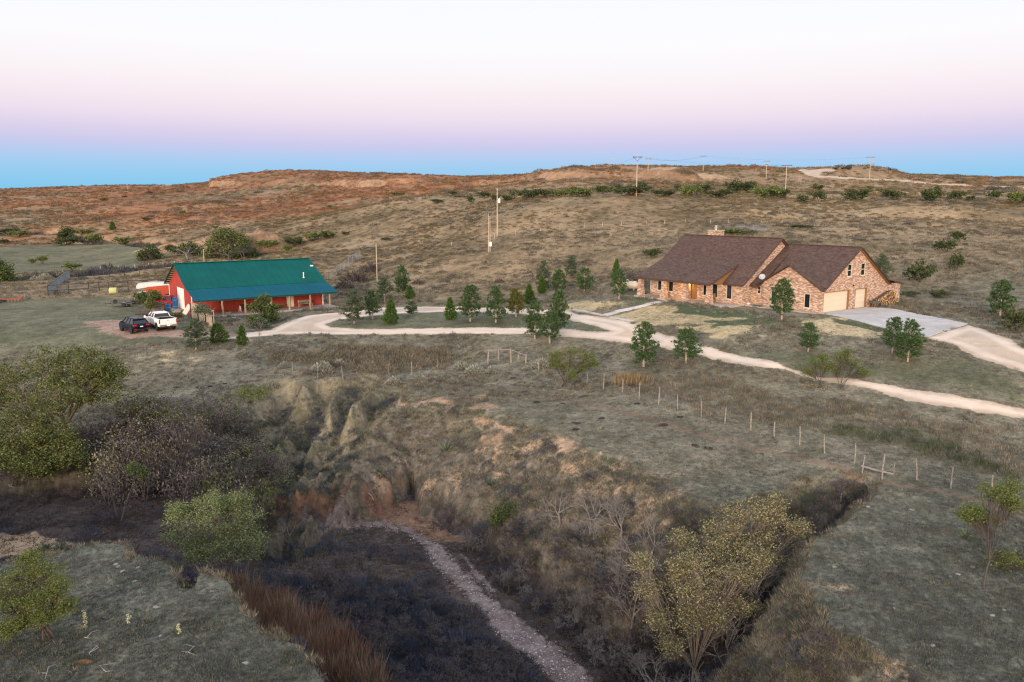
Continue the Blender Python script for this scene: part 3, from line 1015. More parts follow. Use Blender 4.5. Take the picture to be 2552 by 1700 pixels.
def sheet(name, sel):
    q = GQ[sel]
    used, inv = np.unique(q, return_inverse=True)
    me = np_mesh(name, GCO[used], inv.reshape(-1, 4), GROUND_M, True)
    for k, A in enumerate((A1, A2, A3, A4, A5)):
        at = me.attributes.new('A%d' % (k + 1), 'FLOAT_COLOR', 'POINT')
        at.data.foreach_set('color', A[used].astype(np.float32).ravel())
    return tag(link(bpy.data.objects.new(name, me)), kind='structure')


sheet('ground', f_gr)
sheet('dirt_road', f_rd)
sheet('hill_road', f_far)
sheet('stream_bed', f_wash)

g = NT('concrete', 0.9, 0.2)
P_ = g.node('ShaderNodeNewGeometry').outputs['Position']
nn = g.math('ADD', g.math('MULTIPLY', g.noise(.35, 4, P_), .6), g.math('MULTIPLY', g.noise(3.0, 5, P_, .7), .4))
cc = g.ramp(nn, [(.3, (.35, .32, .295)), (.5, (.47, .44, .415)), (.7, (.58, .555, .53))])
bk = g.node('ShaderNodeTexBrick')
mpj = g.node('ShaderNodeMapping')
mpj.inputs['Rotation'].default_value = (0, 0, math.radians(53.154))
g.l.new(P_, mpj.inputs[0])
g.l.new(mpj.outputs[0], bk.inputs['Vector'])
for k_, v_ in (('Scale', 1.0), ('Mortar Size', .035), ('Brick Width', 3.4), ('Row Height', 3.4), ('Mortar Smooth', .4)):
    bk.inputs[k_].default_value = v_
bk.offset = 0.0
stain = g.sstep(g.noise(.22, 5, P_, .65), .5, .72)
cc = g.mix(cc, (.34, .27, .225), g.math('MULTIPLY', stain, .55))
cc = g.mix(cc, (.22, .19, .17), g.math('MULTIPLY', bk.outputs['Fac'], .6))
CONC_M = g.base(cc).bump(nn, .2, .02).m


def drape(name, Aside, Bside, n, m, lift, mat, th=0.12):
    """a paved strip between two ground lines, following the ground, with a real edge"""
    def along(L, k):
        L = np.asarray(L, float)
        s = np.concatenate([[0], np.cumsum(np.hypot(*np.diff(L, axis=0).T))])
        t = np.linspace(0, s[-1], k)
        return np.stack([np.interp(t, s, L[:, 0]), np.interp(t, s, L[:, 1])], 1)
    a, b_ = along(Aside, n), along(Bside, n)
    w = np.linspace(0, 1, m)[None, :, None]
    P = a[:, None] * (1 - w) + b_[:, None] * w
    Z = height(P[..., 0], P[..., 1])
    for _ in range(6):
        Zp = np.pad(Z, 1, mode='edge')
        Z = (Zp[:-2, 1:-1] + Zp[2:, 1:-1] + Zp[1:-1, :-2] + Zp[1:-1, 2:] + 2 * Z) / 6
    top = np.concatenate([P, (Z + lift)[..., None]], -1)
    bot = top.copy()
    bot[..., 2] -= th
    mb = MB()
    mb.v = [tuple(map(float, p)) for p in np.concatenate([top.reshape(-1, 3), bot.reshape(-1, 3)])]
    q = n * m
    for i in range(n - 1):
        for j in range(m - 1):
            mb.f.append((i * m + j, (i + 1) * m + j, (i + 1) * m + j + 1, i * m + j + 1))
    ring = [i * m for i in range(n)] + [(n - 1) * m + j for j in range(1, m)] + [i * m + m - 1 for i in range(n - 2, -1, -1)] + list(range(m - 2, 0, -1))
    for k in range(len(ring)):
        p0, p1 = ring[k], ring[(k + 1) % len(ring)]
        mb.f.append((p0, p1, p1 + q, p0 + q))
    return tag(mb.build(name, mat, None, False), kind='structure')


drape('driveway', [DRIVE[0], DRIVE[5], DRIVE[4]], [DRIVE[1], DRIVE[2], DRIVE[3]], 40, 24, 0.05, CONC_M)
drape('path', hitline([(1425, 773.5), (1500, 787.5), (1570, 801.5)]), hitline([(1436, 771), (1506, 784.5), (1580, 799)]), 24, 4, 0.05, CONC_M)
drape('path', hitline([(1503, 784.5), (1540, 773), (1600, 761), (1662, 749.5)]), hitline([(1516, 787), (1553, 776.5), (1612, 763), (1678, 752)]), 30, 4, 0.06, CONC_M)


# ------------------------------------------------------------------ the two buildings
def local_on(px, py, O, yaw, axis, val):
    """local coordinates of the point where a sight line meets the local plane axis = val"""
    rx, rz = ray(px, py)
    rx, rz = float(rx), float(rz)
    e = np.array([*to_local(0.0, 0.0, O, yaw), EYE - O[2]])
    q = np.array([*to_local(rx, 1.0, O, yaw), EYE + rz - O[2]])
    d = q - e
    t = (val - e[axis]) / d[axis]
    return e + d * t


def house_on(px, py, axis, val):
    return local_on(px, py, H_O, H_YAW, axis, val)


def barn_on(px, py, axis, val):
    return local_on(px, py, B_O, B_YAW, axis, val)


def wall_sheet(mb, u0, u1, z0, top, holes, put, depth=0.09, back=0.22):
    """wall with real openings: top is a list of (u, z) along the top edge, put maps (u, z, inwards) to a point"""
    tu = [p[0] for p in top]
    tz = [p[1] for p in top]
    T = lambda u: float(np.interp(u, tu, tz))
    U = sorted({u0, u1, *[u for u in tu if u0 < u < u1], *[h[0] for h in holes], *[h[1] for h in holes]})
    Zs = sorted({z0, max(tz), *[h[2] for h in holes], *[h[3] for h in holes]})
    for a, b in zip(U[:-1], U[1:]):
        for c, d in zip(Zs[:-1], Zs[1:]):
            um, zm = (a + b) / 2, (c + d) / 2
            if any(h[0] < um < h[1] and h[2] < zm < h[3] for h in holes):
                continue
            P = [(a, c), (b, c), (b, d), (a, d)]
            out = []
            for i in range(4):
                p, q = P[i], P[(i + 1) % 4]
                fp, fq = T(p[0]) - p[1], T(q[0]) - q[1]
                if fp >= -1e-9:
                    out.append(p)
                if fp * fq < -1e-12:
                    t = fp / (fp - fq)
                    out.append((p[0] + (q[0] - p[0]) * t, p[1] + (q[1] - p[1]) * t))
            if len(out) > 2:
                mb.add([put(u, z, 0) for u, z in out], [tuple(range(len(out)))])
    for h in holes:
        c = [(h[0], h[2]), (h[1], h[2]), (h[1], h[3]), (h[0], h[3])]
        for i in range(4):
            p, q = c[i], c[(i + 1) % 4]
            mb.add([put(*p, 0), put(*q, 0), put(*q, depth), put(*p, depth)], [(0, 1, 2, 3)])


def box_uv(mb, put, a, b, c, d, i0, i1):
    P = [put(a, c, i0), put(b, c, i0), put(b, d, i0), put(a, d, i0)]
    Q = [put(a, c, i1), put(b, c, i1), put(b, d, i1), put(a, d, i1)]
    mb.prism(P, Q)


def brick_mat():
    t = NT('brick_wall', 0.85, 0.2)
    o = t.node('ShaderNodeTexCoord').outputs['Object']
    s = t.node('ShaderNodeSeparateXYZ')
    t.l.new(o, s.inputs[0])
    u = t.math('ADD', s.outputs[0], s.outputs[1])
    c = t.node('ShaderNodeCombineXYZ')
    t.l.new(u, c.inputs[0])
    t.l.new(s.outputs[2], c.inputs[1])
    br = t.node('ShaderNodeTexBrick')
    t.l.new(c.outputs[0], br.inputs['Vector'])
    for k, v in (('Scale', 1.0), ('Mortar Size', 0.006), ('Bias', 0.0), ('Brick Width', 0.30), ('Row Height', 0.085), ('Mortar Smooth', 0.3)):
        br.inputs[k].default_value = v
    br.inputs['Color1'].default_value = (0, 0, 0, 1)
    br.inputs['Color2'].default_value = (1, 1, 1, 1)
    br.inputs['Mortar'].default_value = (.5, .5, .5, 1)
    mp = t.node('ShaderNodeMapping')
    mp.inputs['Scale'].default_value = (2.8, 11.0, 1)
    t.l.new(c.outputs[0], mp.inputs[0])
    n = t.noise(1.0, 3, mp.outputs[0], 0.6)
    bw = t.node('ShaderNodeSeparateColor')
    t.l.new(br.outputs['Color'], bw.inputs[0])
    f = t.math('ADD', t.math('MULTIPLY', bw.outputs[0], .42), t.math('MULTIPLY', n, .58))
    col = t.ramp(f, [(.22, (.16, .09, .072)), (.36, (.27, .155, .122)), (.47, (.365, .225, .175)), (.56, (.43, .295, .225)), (.66, (.55, .425, .315)), (.82, (.66, .55, .42))])
    col = t.mix(col, (.46, .40, .34), t.math('MULTIPLY', br.outputs['Fac'], .7))
    t.base(col)
    t.bump(t.math('SUBTRACT', 1.0, br.outputs['Fac']), .4, .01)
    return t.m


def shingle_mat():
    t = NT('roof_shingle', 0.85, 0.25)
    o = t.node('ShaderNodeTexCoord').outputs['Object']
    s = t.node('ShaderNodeSeparateXYZ')
    t.l.new(o, s.inputs[0])
    u = t.math('ADD', s.outputs[0], s.outputs[1])
    c = t.node('ShaderNodeCombineXYZ')
    t.l.new(u, c.inputs[0])
    t.l.new(s.outputs[2], c.inputs[1])
    br = t.node('ShaderNodeTexBrick')
    t.l.new(c.outputs[0], br.inputs['Vector'])
    for k, v in (('Scale', 1.0), ('Mortar Size', 0.008), ('Brick Width', 0.34), ('Row Height', 0.10)):
        br.inputs[k].default_value = v
    br.inputs['Color1'].default_value = (.06, .036, .029, 1)
    br.inputs['Color2'].default_value = (.115, .073, .058, 1)
    br.inputs['Mortar'].default_value = (.03, .018, .016, 1)
    n = t.noise(.9, 4, o, .6)
    n2 = t.noise(7, 3, o, .6)
    col = t.mix(br.outputs['Color'], (.115, .078, .062), t.math('MULTIPLY', t.sstep(n2, .45, .75), .6))
    col = t.mix(col, t.ramp(n, [(.3, (.88, .87, .88)), (.7, (1.12, 1.1, 1.08))]), 1.0, 'MULTIPLY')
    t.base(col)
    t.bump(br.outputs['Fac'], .4, .02)
    return t.m


def rib_metal(name, c, axis=0, pitch=0.45, rough=0.38, var=0.10, width=0.12, metal=0.0):
    """ribbed steel sheet, ribs at a fixed pitch along one local axis"""
    t = NT(name, rough, 0.5)
    o = t.node('ShaderNodeTexCoord').outputs['Object']
    s = t.node('ShaderNodeSeparateXYZ')
    t.l.new(o, s.inputs[0])
    src = s.outputs[axis] if axis in (0, 1) else t.math('ADD', s.outputs[0], s.outputs[1])
    fr = t.math('FRACT', t.math('DIVIDE', src, pitch))
    rib = t.math('LESS_THAN', t.math('ABSOLUTE', t.math('SUBTRACT', fr, .5)), width)
    seam = t.math('LESS_THAN', t.math('FRACT', t.math('DIVIDE', src, pitch * 3)), .10)
    n = t.math('ADD', t.math('MULTIPLY', t.noise(.35, 5, o, .65), .65), t.math('MULTIPLY', t.noise(4.0, 4, o, .7), .35))
    lo, hi = tuple(q * (1 - var) for q in c), tuple(q * (1 + var) for q in c)
    col = t.ramp(n, [(.34, lo), (.66, hi)])
    col = t.mix(col, tuple(q * .55 for q in c), t.math('MULTIPLY', seam, .38))
    t.base(col)
    t.b.inputs['Metallic'].default_value = metal
    t.bump(rib, .6, .03)
    return t.m


BRICK, SHINGLE = brick_mat(), shingle_mat()
GLASS = NT('window_glass', 0.06, 0.5).base((.012, .016, .018)).m
FRAME = plain('window_frame', (.58, .54, .44), .6)
TRIM = plain('dark_trim', (.07, .042, .03), .6)
WOOD = plain('stained_wood', (.22, .115, .045), .6, var=.3)
GDOOR = plain('garage_door_paint', (.60, .54, .43), .5, var=.05)
WHITE = plain('white_paint', (.78, .76, .72), .5, var=.05)
CREAM = plain('cream_paint', (.74, .68, .52), .5, var=.06)
BLACK = plain('black_steel', (.02, .02, .022), .45, var=.2)
DARKST = plain('rusty_pipe', (.04, .027, .023), .7, var=.35)
GALV = plain('galvanised_steel', (.30, .32, .33), .5, metal=.5)
RUBBER = plain('tyre_rubber', (.022, .022, .023), .85)

HX1, HL, HZE = 14.0, 22.876, 2.416


def add_window(parent, put, a, b, c, d, sash=True, inset=0.05, mullion=False, name='window'):
    """frame set back in the opening, with its pane and a meeting rail"""
    mb = MB()
    w = 0.05
    for q in ((a, b, c, c + w), (a, b, d - w, d), (a, a + w, c + w, d - w), (b - w, b, c + w, d - w)):
        box_uv(mb, put, *q, inset - .05, inset + .05)
    if sash:
        zm = (c + d) / 2
        box_uv(mb, put, a + w, b - w, zm - .03, zm + .03, inset - .035, inset + .04)
    if mullion:
        um = a + (b - a) * .3
        box_uv(mb, put, um - .05, um + .05, c + w, d - w, inset - .035, inset + .04)
    box_uv(mb, put, a - .06, b + .06, c - .07, c, -0.05, .06)
    f = mb.build(name, FRAME, parent)
    pm = MB()
    pm.add([put(a + w, c + w, inset), put(b - w, c + w, inset), put(b - w, d - w, inset), put(a + w, d - w, inset)], [(0, 1, 2, 3)])
    pm.build('pane', GLASS, f)
    return f


house = thing('brick_house', 'sprawling brick ranch house with brown shingle roof, porch pillars and two garage doors', 'house', H_O, H_YAW)
put_main = lambda u, z, i: (u, -1.5 + i, z)
put_cross = lambda u, z, i: (u, 0.0 + i, z)
put_rec = lambda u, z, i: (u, 0.5 + i, z)
put_gar = lambda u, z, i: (HL - i, u, z)


def px_rect(axis, val, l, t, r, b, other):
    p, q = house_on(l, t, axis, val), house_on(r, b, axis, val)
    a, c = sorted((p[other], q[other]))
    zt, zb = max(p[2], q[2]), min(p[2], q[2])
    return a, c, zb, zt


r1 = lambda x, y: (1560 + x / 5.885, 540 + y / 5.885)
r2 = lambda x, y: (1860 + x / 5.117, 580 + y / 5.117)


def rect1(l, t, r, b, axis=1, val=-1.5):
    return px_rect(axis, val, *r1(l, t), *r1(r, b), 0)


W_MAIN = [rect1(298, 925, 360, 1085), rect1(466, 940, 524, 1105), rect1(626, 960, 690, 1128), rect1(1132, 1010, 1182, 1190), rect1(1252, 1018, 1338, 1210), rect1(1476, 1040, 1546, 1236)]
W_MAIN = [(max(a, .4), c, .72 if k < 4 else .6, 2.2) for k, (a, c, zb, zt) in enumerate(W_MAIN)]
dA = rect1(952, 985, 1038, 1215)
DOOR = (dA[0], dA[1], 0.16, 2.22)
mb = MB()
wall_sheet(mb, 0, HX1, 0, [(0, 2.65), (HX1, 2.65)], W_MAIN + [DOOR], put_main)
# left gable end, back and the right gable end above the wing roof
mb.add([(0, -1.5, 0), (0, 11.4, 0), (0, 11.4, 2.6), (0, 4.94, 7.3), (0, -1.5, 2.6)], [(0, 1, 2, 3, 4)])
mb.add([(0, 11.4, 0), (HX1, 11.4, 0), (HX1, 11.4, 2.6), (0, 11.4, 2.6)], [(0, 1, 2, 3)])
mb.add([(HX1, -1.5, 0), (HX1, 11.4, 0), (HX1, 11.4, 2.6), (HX1, 4.94, 7.3), (HX1, -1.5, 2.6)], [(0, 1, 2, 3, 4)])
mb.build('wall', BRICK, house)
w_rec = px_rect(1, .5, *r1(1930, 1020), *r1(1974, 1132), 0)
w_rec = (w_rec[0], w_rec[1], w_rec[2], min(w_rec[3], 2.25))
mb = MB()
wall_sheet(mb, HX1, 15.6, 0, [(HX1, 2.6), (15.6, 2.6)], [w_rec], put_rec)
W_CR = [px_rect(1, 0, *r2(320, 737), *r2(374, 925), 0), px_rect(1, 0, *r2(742, 775), *r2(806, 963), 0)]
XC, ZC = 18.97, 4.90
ct = [(15.4, ZC - .599 * (XC - 15.4) - .1), (XC, ZC - .1), (HL, ZC - .599 * (HL - XC) - .1)]
wall_sheet(mb, 15.6, HL, 0, ct, W_CR, put_cross)
mb.add([(15.6, 0, 0), (15.6, .5, 0), (15.6, .5, 2.7), (15.6, 0, 2.7)], [(0, 1, 2, 3)])
G_UP = [px_rect(0, HL, *r2(1299, 404), *r2(1340, 555), 1), px_rect(0, HL, *r2(1469, 390), *r2(1510, 540), 1)]
D1, D2 = (.27, 5.16, 0.0, 2.17), (6.37, 8.72, 0.0, 2.17)
gs = (6.735 - HZE) / 6.68
wall_sheet(mb, 0, 13.14, 0, [(0, HZE + gs * .24 - .1), (6.44, 6.735 - .12), (13.14, HZE - .02)], [D1, D2] + G_UP, put_gar, depth=.3)
mb.add([(HL, 13.14, 0), (HL, 15.9, 0), (HL, 15.9, 2.36), (HL, 13.14, 2.36)], [(0, 1, 2, 3)])
mb.add([(HL, 15.9, 0), (HX1, 15.9, 0), (HX1, 15.9, 2.36), (HL, 15.9, 2.36)], [(0, 1, 2, 3)])
mb.build('wall', BRICK, house)
# soldier courses over the garage doors
for d in (D1, D2):
    mb = MB()
    n = int((d[1] - d[0] + .5) / .11)
    for k in range(n):
        a = d[0] - .25 + k * .11
        mb.box(HL - .01, HL + .025, a + .005, a + .1, 2.2, 2.42)
    mb.build('lintel', BRICK, house)['kind'] = 'stuff'
for h in W_MAIN:
    add_window(house, put_main, *h, sash=False, mullion=(h[1] - h[0] > 1.3))
add_window(house, put_rec, *w_rec)
for h in W_CR:
    add_window(house, put_cross, *h, sash=False)
for h in G_UP:
    add_window(house, put_gar, *h)
# front door: stained wood with a dark lite beside it
mb = MB()
box_uv(mb, put_main, DOOR[0], DOOR[1], DOOR[2], DOOR[3], .12, .16)
a_, b_ = DOOR[0], DOOR[1]
for k in range(2):
    for z0_, z1_ in ((.3, 1.0), (1.1, 2.05)):
        u0_ = a_ + .1 + k * (b_ - a_ - .1) / 2
        box_uv(mb, put_main, u0_, u0_ + (b_ - a_) / 2 - .15, z0_, z1_, .105, .12)
dr = mb.build('door', WOOD, house)
MB().box(b_ - .2, b_ - .14, -1.5 + .06, -1.5 + .1, 1.0, 1.1).build('handle', GALV, dr)
# garage doors
for d in (D1, D2):
    mb = MB()
    for k in range(4):
        zc = d[2] + k * (d[3] - d[2]) / 4
        mb.box(HL - .26, HL - .22, d[0] + .01, d[1] - .01, zc + .012, zc + (d[3] - d[2]) / 4 - .012)
        npan = 8 if d[1] - d[0] > 3 else 4
        pw = (d[1] - d[0]) / npan
        for j in range(npan):
            mb.box(HL - .225, HL - .212, d[0] + j * pw + .09, d[0] + (j + 1) * pw - .09, zc + .12, zc + (d[3] - d[2]) / 4 - .12)
    mb.box(HL - .29, HL - .24, d[0], d[1], d[2], d[3])
    mb.build('garage_door', GDOOR, house)
    jm = MB()
    jm.box(HL - .2, HL + .004, d[0] + .0, d[0] + .05, 0, d[3]).box(HL - .2, HL + .004, d[1] - .05, d[1], 0, d[3]).box(HL - .2, HL + .004, d[0] + .05, d[1] - .05, d[3] - .06, d[3])
    jm.build('door_frame', WOOD, house)
MB().box(HL, HL + .14, 5.7, 5.82, 2.5, 2.66).build('security_light', BLACK, house)
# roofs
zm = lambda Y: HZE + .7295 * (Y + 1.95)
mb = MB()
mb.slab([(-.3, -1.95, HZE), (HX1 + .3, -1.95, HZE), (HX1 + .3, 4.94, 7.442), (-.3, 4.94, 7.442)], .16)
mb.slab([(-.3, 11.83, HZE), (HX1 + .3, 11.83, HZE), (HX1 + .3, 4.94, 7.442), (-.3, 4.94, 7.442)], .16)
mb.bar((-.3, 4.94, 7.45), (HX1 + .3, 4.94, 7.45), .3, .06)
mb.build('roof', SHINGLE, house)
mb = MB()
zw = lambda Y: HZE + gs * (Y + .24)
mb.slab([(HX1 + .02, -.44, zw(-.44)), (15.3, -.44, zw(-.44)), (15.3, 6.44, 6.735), (HX1 + .02, 6.44, 6.735)], .16)
mb.slab([(15.7, .12, zw(.12)), (HL + .3, .12, zw(.12)), (HL + .3, 6.44, 6.735), (15.3, 6.44, 6.735)], .16)
mb.slab([(HX1 + .02, 13.12, HZE), (HL + .3, 13.12, HZE), (HL + .3, 6.44, 6.735), (HX1 + .02, 6.44, 6.735)], .16)
mb.bar((HX1 + .02, 6.44, 6.745), (HL + .3, 6.44, 6.745), .3, .06)
mb.slab([(HX1, 12.6, 2.95), (HL + .3, 12.6, 2.95), (HL + .3, 16.25, 2.3), (HX1, 16.25, 2.3)], .13)
mb.build('roof', SHINGLE, house)
# cross gable over the garage side
mb = MB()
yb = (ZC - HZE) / gs - .24
mb.slab([(XC, -.35, ZC + .03), (XC, yb + .1, ZC + .03), (HL + .26, .2, ZC - .599 * (HL + .26 - XC) + .03), (HL + .26, -.35, ZC - .599 * (HL + .26 - XC) + .03)], .14)
xl = 14.95
mb.slab([(XC, -.35, ZC + .03), (XC, yb + .1, ZC + .03), (xl, .2, ZC - .599 * (XC - xl) + .03), (xl, -.35, ZC - .599 * (XC - xl) + .03)], .14)
mb.build('roof', SHINGLE, house)
def fascia(*a, **k):
    MB().bar(*a, **k).build('fascia', TRIM, house)


for x_e in (HL + .26, xl):
    z_e = ZC - .599 * abs(x_e - XC)
    fascia((XC, -.37, ZC - .06), (x_e, -.37, z_e - .06), .05, .24, up=(0, 1, 0))
for s_ in (-1, 1):
    y_e = 6.44 + s_ * 6.68
    fascia((HL + .32, 6.44, 6.66), (HL + .32, y_e, HZE - .08), .05, .26, up=(1, 0, 0))
    y_e = 4.94 + s_ * 6.89
    fascia((HX1 + .32, 4.94, 7.37), (HX1 + .32, y_e, HZE - .08), .05, .26, up=(1, 0, 0))
    fascia((-.32, 4.94, 7.37), (-.32, y_e, HZE - .08), .05, .26, up=(1, 0, 0))
MB().box(11.6, HX1 + .3, -2.0, -1.94, HZE - .2, HZE - .02).build('fascia', TRIM, house)
MB().box(HX1 + .34, 15.3, -.5, -.44, zw(-.44) - .2, zw(-.44) - .02).build('fascia', TRIM, house)
# eaves boarding under the rakes, stained wood
mb = MB()
for s_ in (-1, 1):
    y_e = 6.44 + s_ * 6.6
    mb.slab([(HL + .01, 6.44, 6.56), (HL + .3, 6.44, 6.56), (HL + .3, y_e, HZE - .13), (HL + .01, y_e, HZE - .13)], .02)
mb.build('soffit', WOOD, house)
# porch
PX, PYT, PZT, PYP, PZP = 11.53, 1.0, 4.56, -4.05, 2.45
mb = MB()
mb.slab([(-.3, PYP, PZP), (PX, PYP, PZP), (PX, PYT, PZT + .02), (-.3, PYT, PZT + .02)], .13)
mb.build('porch_roof', SHINGLE, house)
mb = MB()
yc = -1.9
mb.prism([(PX - .12, PYP + .3, PZP - .02), (PX - .12, yc, HZE - .1), (PX - .12, PYT - .05, PZT - .16), (PX - .12, yc, PZP + (yc - PYP) * .42 - .14)],
         [(PX - .04, PYP + .3, PZP - .02), (PX - .04, yc, HZE - .1), (PX - .04, PYT - .05, PZT - .16), (PX - .04, yc, PZP + (yc - PYP) * .42 - .14)])
mb.build('porch_gable', WOOD, house)
fascia((PX + .02, PYP, PZP - .1), (PX + .02, PYT, PZT - .08), .05, .22, up=(1, 0, 0))
MB().box(-.3, PX, PYP - .04, PYP + .01, PZP - .24, PZP - .02).build('fascia', TRIM, house)
MB().box(-.1, PX - .2, PYP + .28, PYP + .5, PZP - .26, PZP - .08).build('beam', TRIM, house)
MB().slab([(-.2, -3.4, PZP - .04), (PX - .15, -3.4, PZP - .04), (PX - .15, -1.52, PZP - .04), (-.2, -1.52, PZP - .04)], .03).build('porch_ceiling', WOOD, house)
MB().box(-.2, 14.0, -4.25, -1.5, -.25, .13).box(14.0, 15.6, -1.0, .5, -.25, .1).box(15.0, 22.9, -1.0, -.01, -.3, .06).build('porch_slab', plain('porch_concrete', (.40, .33, .28), .85), house)
for px_, xx in zip((1599, 1653, 1706, 1765), (.45, 4.27, 7.6, 11.1)):
    mb = MB()
    c0 = -3.7
    secs = [[(xx + i * w, c0 + j * w, z) for i, j in ((-1, -1), (1, -1), (1, 1), (-1, 1))] for z, w in ((.1, .36), (.75, .33), (1.2, .27), (2.3, .25))]
    mb.loft(secs).build('pillar', BRICK, house)
# chimney at the back slope
chx = house_on(1785, 575, 1, 6.2)
CHX = float(chx[0])
mb = MB()
mb.box(CHX - .85, CHX + .85, 5.6, 6.7, 5.5, 8.0)
ch = mb.build('chimney', BRICK, house)
MB().box(CHX - .93, CHX + .93, 5.52, 6.78, 8.002, 8.09).build('chimney_cap', plain('cap_concrete', (.36, .34, .31), .8), ch)
MB().lathe([(.16, 8.09), (.16, 8.22), (.24, 8.3), (.24, 8.38), (.06, 8.42)], 14, c=(CHX, 6.15, 0)).lathe([(.14, 8.421), (.14, 8.52), (.22, 8.55), (.18, 8.64)], 12, c=(CHX, 6.15, 0)).build('flue', plain('flue_steel', (.42, .42, .41), .4, .3), ch)

# lit porch lamp by the door, the only lamp burning
lampx = DOOR[0] - .55
em = NT('lamp_glow')
em.b.inputs['Emission Color'].default_value = (1, .62, .2, 1)
em.b.inputs['Emission Strength'].default_value = 14.0
em.base((.8, .6, .3))
pl = MB().box(lampx - .07, lampx + .07, -1.64, -1.5, 1.9, 2.12).build('porch_lamp', em.m, house)
MB().box(lampx - .09, lampx + .09, -1.67, -1.5, 2.122, 2.16).build('lamp_cap', BLACK, pl)
ld = bpy.data.lights.new('porch_lamp_light', 'POINT')
ld.energy = 130
ld.color = (1, .6, .2)
ld.shadow_soft_size = .1
lo = bpy.data.objects.new('porch_lamp_light', ld)
COL.objects.link(lo)
lo.parent = house
lo.location = (lampx, -2.0, 1.95)

# satellite dish on the low roof
dp = house_on(1899, 700, 1, .35)
dz = zw(.35)
dish = thing('satellite_dish', 'grey satellite dish on the low roof edge of the brick house', 'dish', (*to_world(float(dp[0]), .35, H_O, H_YAW), H_O[2] + dz), H_YAW, None, .78)
MB().lathe([(.02, .0), (.24, .03), (.4, .1), (.46, .15), (.45, .16), (.38, .115), (.2, .05), (.02, .03)], 20).build('reflector', plain('dish_grey', (.36, .39, .42), .5), dish, True)
rf = dish.children[0]
rf.rotation_euler = (math.radians(55), 0, math.radians(28))
rf.location = (0, 0, .55)
MB().tube([(0, .1, -.05), (0, .1, .3), (0, .05, .5)], .03).build('mast', GALV, dish)
MB().tube([(0, -.1, .4), (-.15, -.38, .55), (-.2, -.42, .72)], .018).box(-.27, -.14, -.48, -.38, .7, .78).build('feed_arm', GALV, dish)

# ---- red barn
BL, BW, BRZ, BRB = 18.22, 12.5, 6.5, 3.43
RED = rib_metal('red_siding', (.36, .038, .024), axis=2, pitch=.3, rough=.5, var=.25)
TEAL = rib_metal('teal_roof_sheet', (.002, .082, .074), axis=0, pitch=.32, rough=.6, var=.18)
TEAL_SKY = rib_metal('teal_sky_tinted_sheet', (.002, .078, .112), axis=0, pitch=.32, rough=.6, var=.15)  # same teal sheet, with the sky's blue reflection put into its colour
for m_ in (TEAL, TEAL_SKY):
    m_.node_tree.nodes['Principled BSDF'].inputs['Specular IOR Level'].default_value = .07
LOG = plain('peeled_log', (.36, .27, .19), .8, var=.4, scale=5)
barn = thing('red_barn', 'long red metal barn with teal roof and log post porch', 'barn', B_O, B_YAW)
put_g = lambda u, z, i: (0 + i, u, z)
put_f = lambda u, z, i: (u, 0 + i, z)
sl = (BRZ - BRB) / (BW / 2)


def brect(axis, val, l, t, r, b, other):
    p, q = barn_on(l, t, axis, val), barn_on(r, b, axis, val)
    a, c = sorted((p[other], q[other]))
    return a, c, min(p[2], q[2]), max(p[2], q[2])


bd = brect(0, 0, 440.8, 724, 461, 771, 1)
bdoor = (bd[0], bd[1], .25, 3.15)
d1 = brect(1, 0, 670.5, 742, 679.5, 766, 0)
d2 = brect(1, 0, 717, 738, 733.5, 767, 0)
d1, d2 = (d1[0] - .9, d1[1], .15, 2.25), (d2[0] - .2, d2[1], .15, 2.25)
mb = MB()
wall_sheet(mb, 0, BW, 0, [(0, BRB - .12), (BW / 2, BRZ - .12), (BW, BRB - .12)], [bdoor], put_g)
wall_sheet(mb, 0, BL, 0, [(0, BRB - .15), (BL, BRB - .15)], [d1, d2], put_f)
mb.add([(BL, 0, 0), (BL, BW, 0), (BL, BW, 3.3), (BL, BW / 2, 6.38), (BL, 0, 3.3)], [(0, 1, 2, 3, 4)])
mb.add([(0, BW, 0), (BL, BW, 0), (BL, BW, 3.3), (0, BW, 3.3)], [(0, 1, 2, 3)])
mb.build('wall', RED, barn)
for q_ in ((-.06, .04, -.06, .1, 0, 3.2), (-.05, .03, BW - .1, BW + .05, 0, 3.2), (BL - .1, BL + .05, -.05, .1, 0, 2.9)):
    MB().box(*q_).build('corner_trim', WHITE, barn)
MB().box(.03, .08, bdoor[0] + .01, bdoor[1] - .01, bdoor[2], bdoor[3] - .01).build('barn_door', WHITE, barn)
for d in (d1, d2):
    dd = MB().box(d[0] + .01, d[1] - .01, .04, .1, d[2], d[3] - .01).build('door', CREAM, barn)
    MB().box((d[0] + d[1]) / 2 - .03, (d[0] + d[1]) / 2 + .03, .0, .04, d[2], d[3] - .01).build('door_seam', FRAME, dd)
mb = MB()
mb.slab([(-.55, -.02, BRB), (BL + .55, -.02, BRB), (BL + .55, BW / 2, BRZ), (-.55, BW / 2, BRZ)], .08)
mb.slab([(-.55, BW + .35, BRB - .18), (BL + .55, BW + .35, BRB - .18), (BL + .55, BW / 2, BRZ), (-.55, BW / 2, BRZ)], .08)
mb.bar((-.56, BW / 2, BRZ + .02), (BL + .56, BW / 2, BRZ + .02), .4, .05)
rf = mb.build('roof', TEAL, barn)
TTRIM = plain('teal_trim', (.006, .05, .048), .5)
for xx in (-.57, BL + .57):
    for yy, zz in ((-.02, BRB), (BW + .35, BRB - .18)):
        MB().bar((xx, yy, zz - .06), (xx, BW / 2, BRZ - .06), .04, .2, up=(1, 0, 0)).build('rake_trim', TTRIM, rf)
PURL = plain('purlin_wood', (.26, .2, .13), .8)
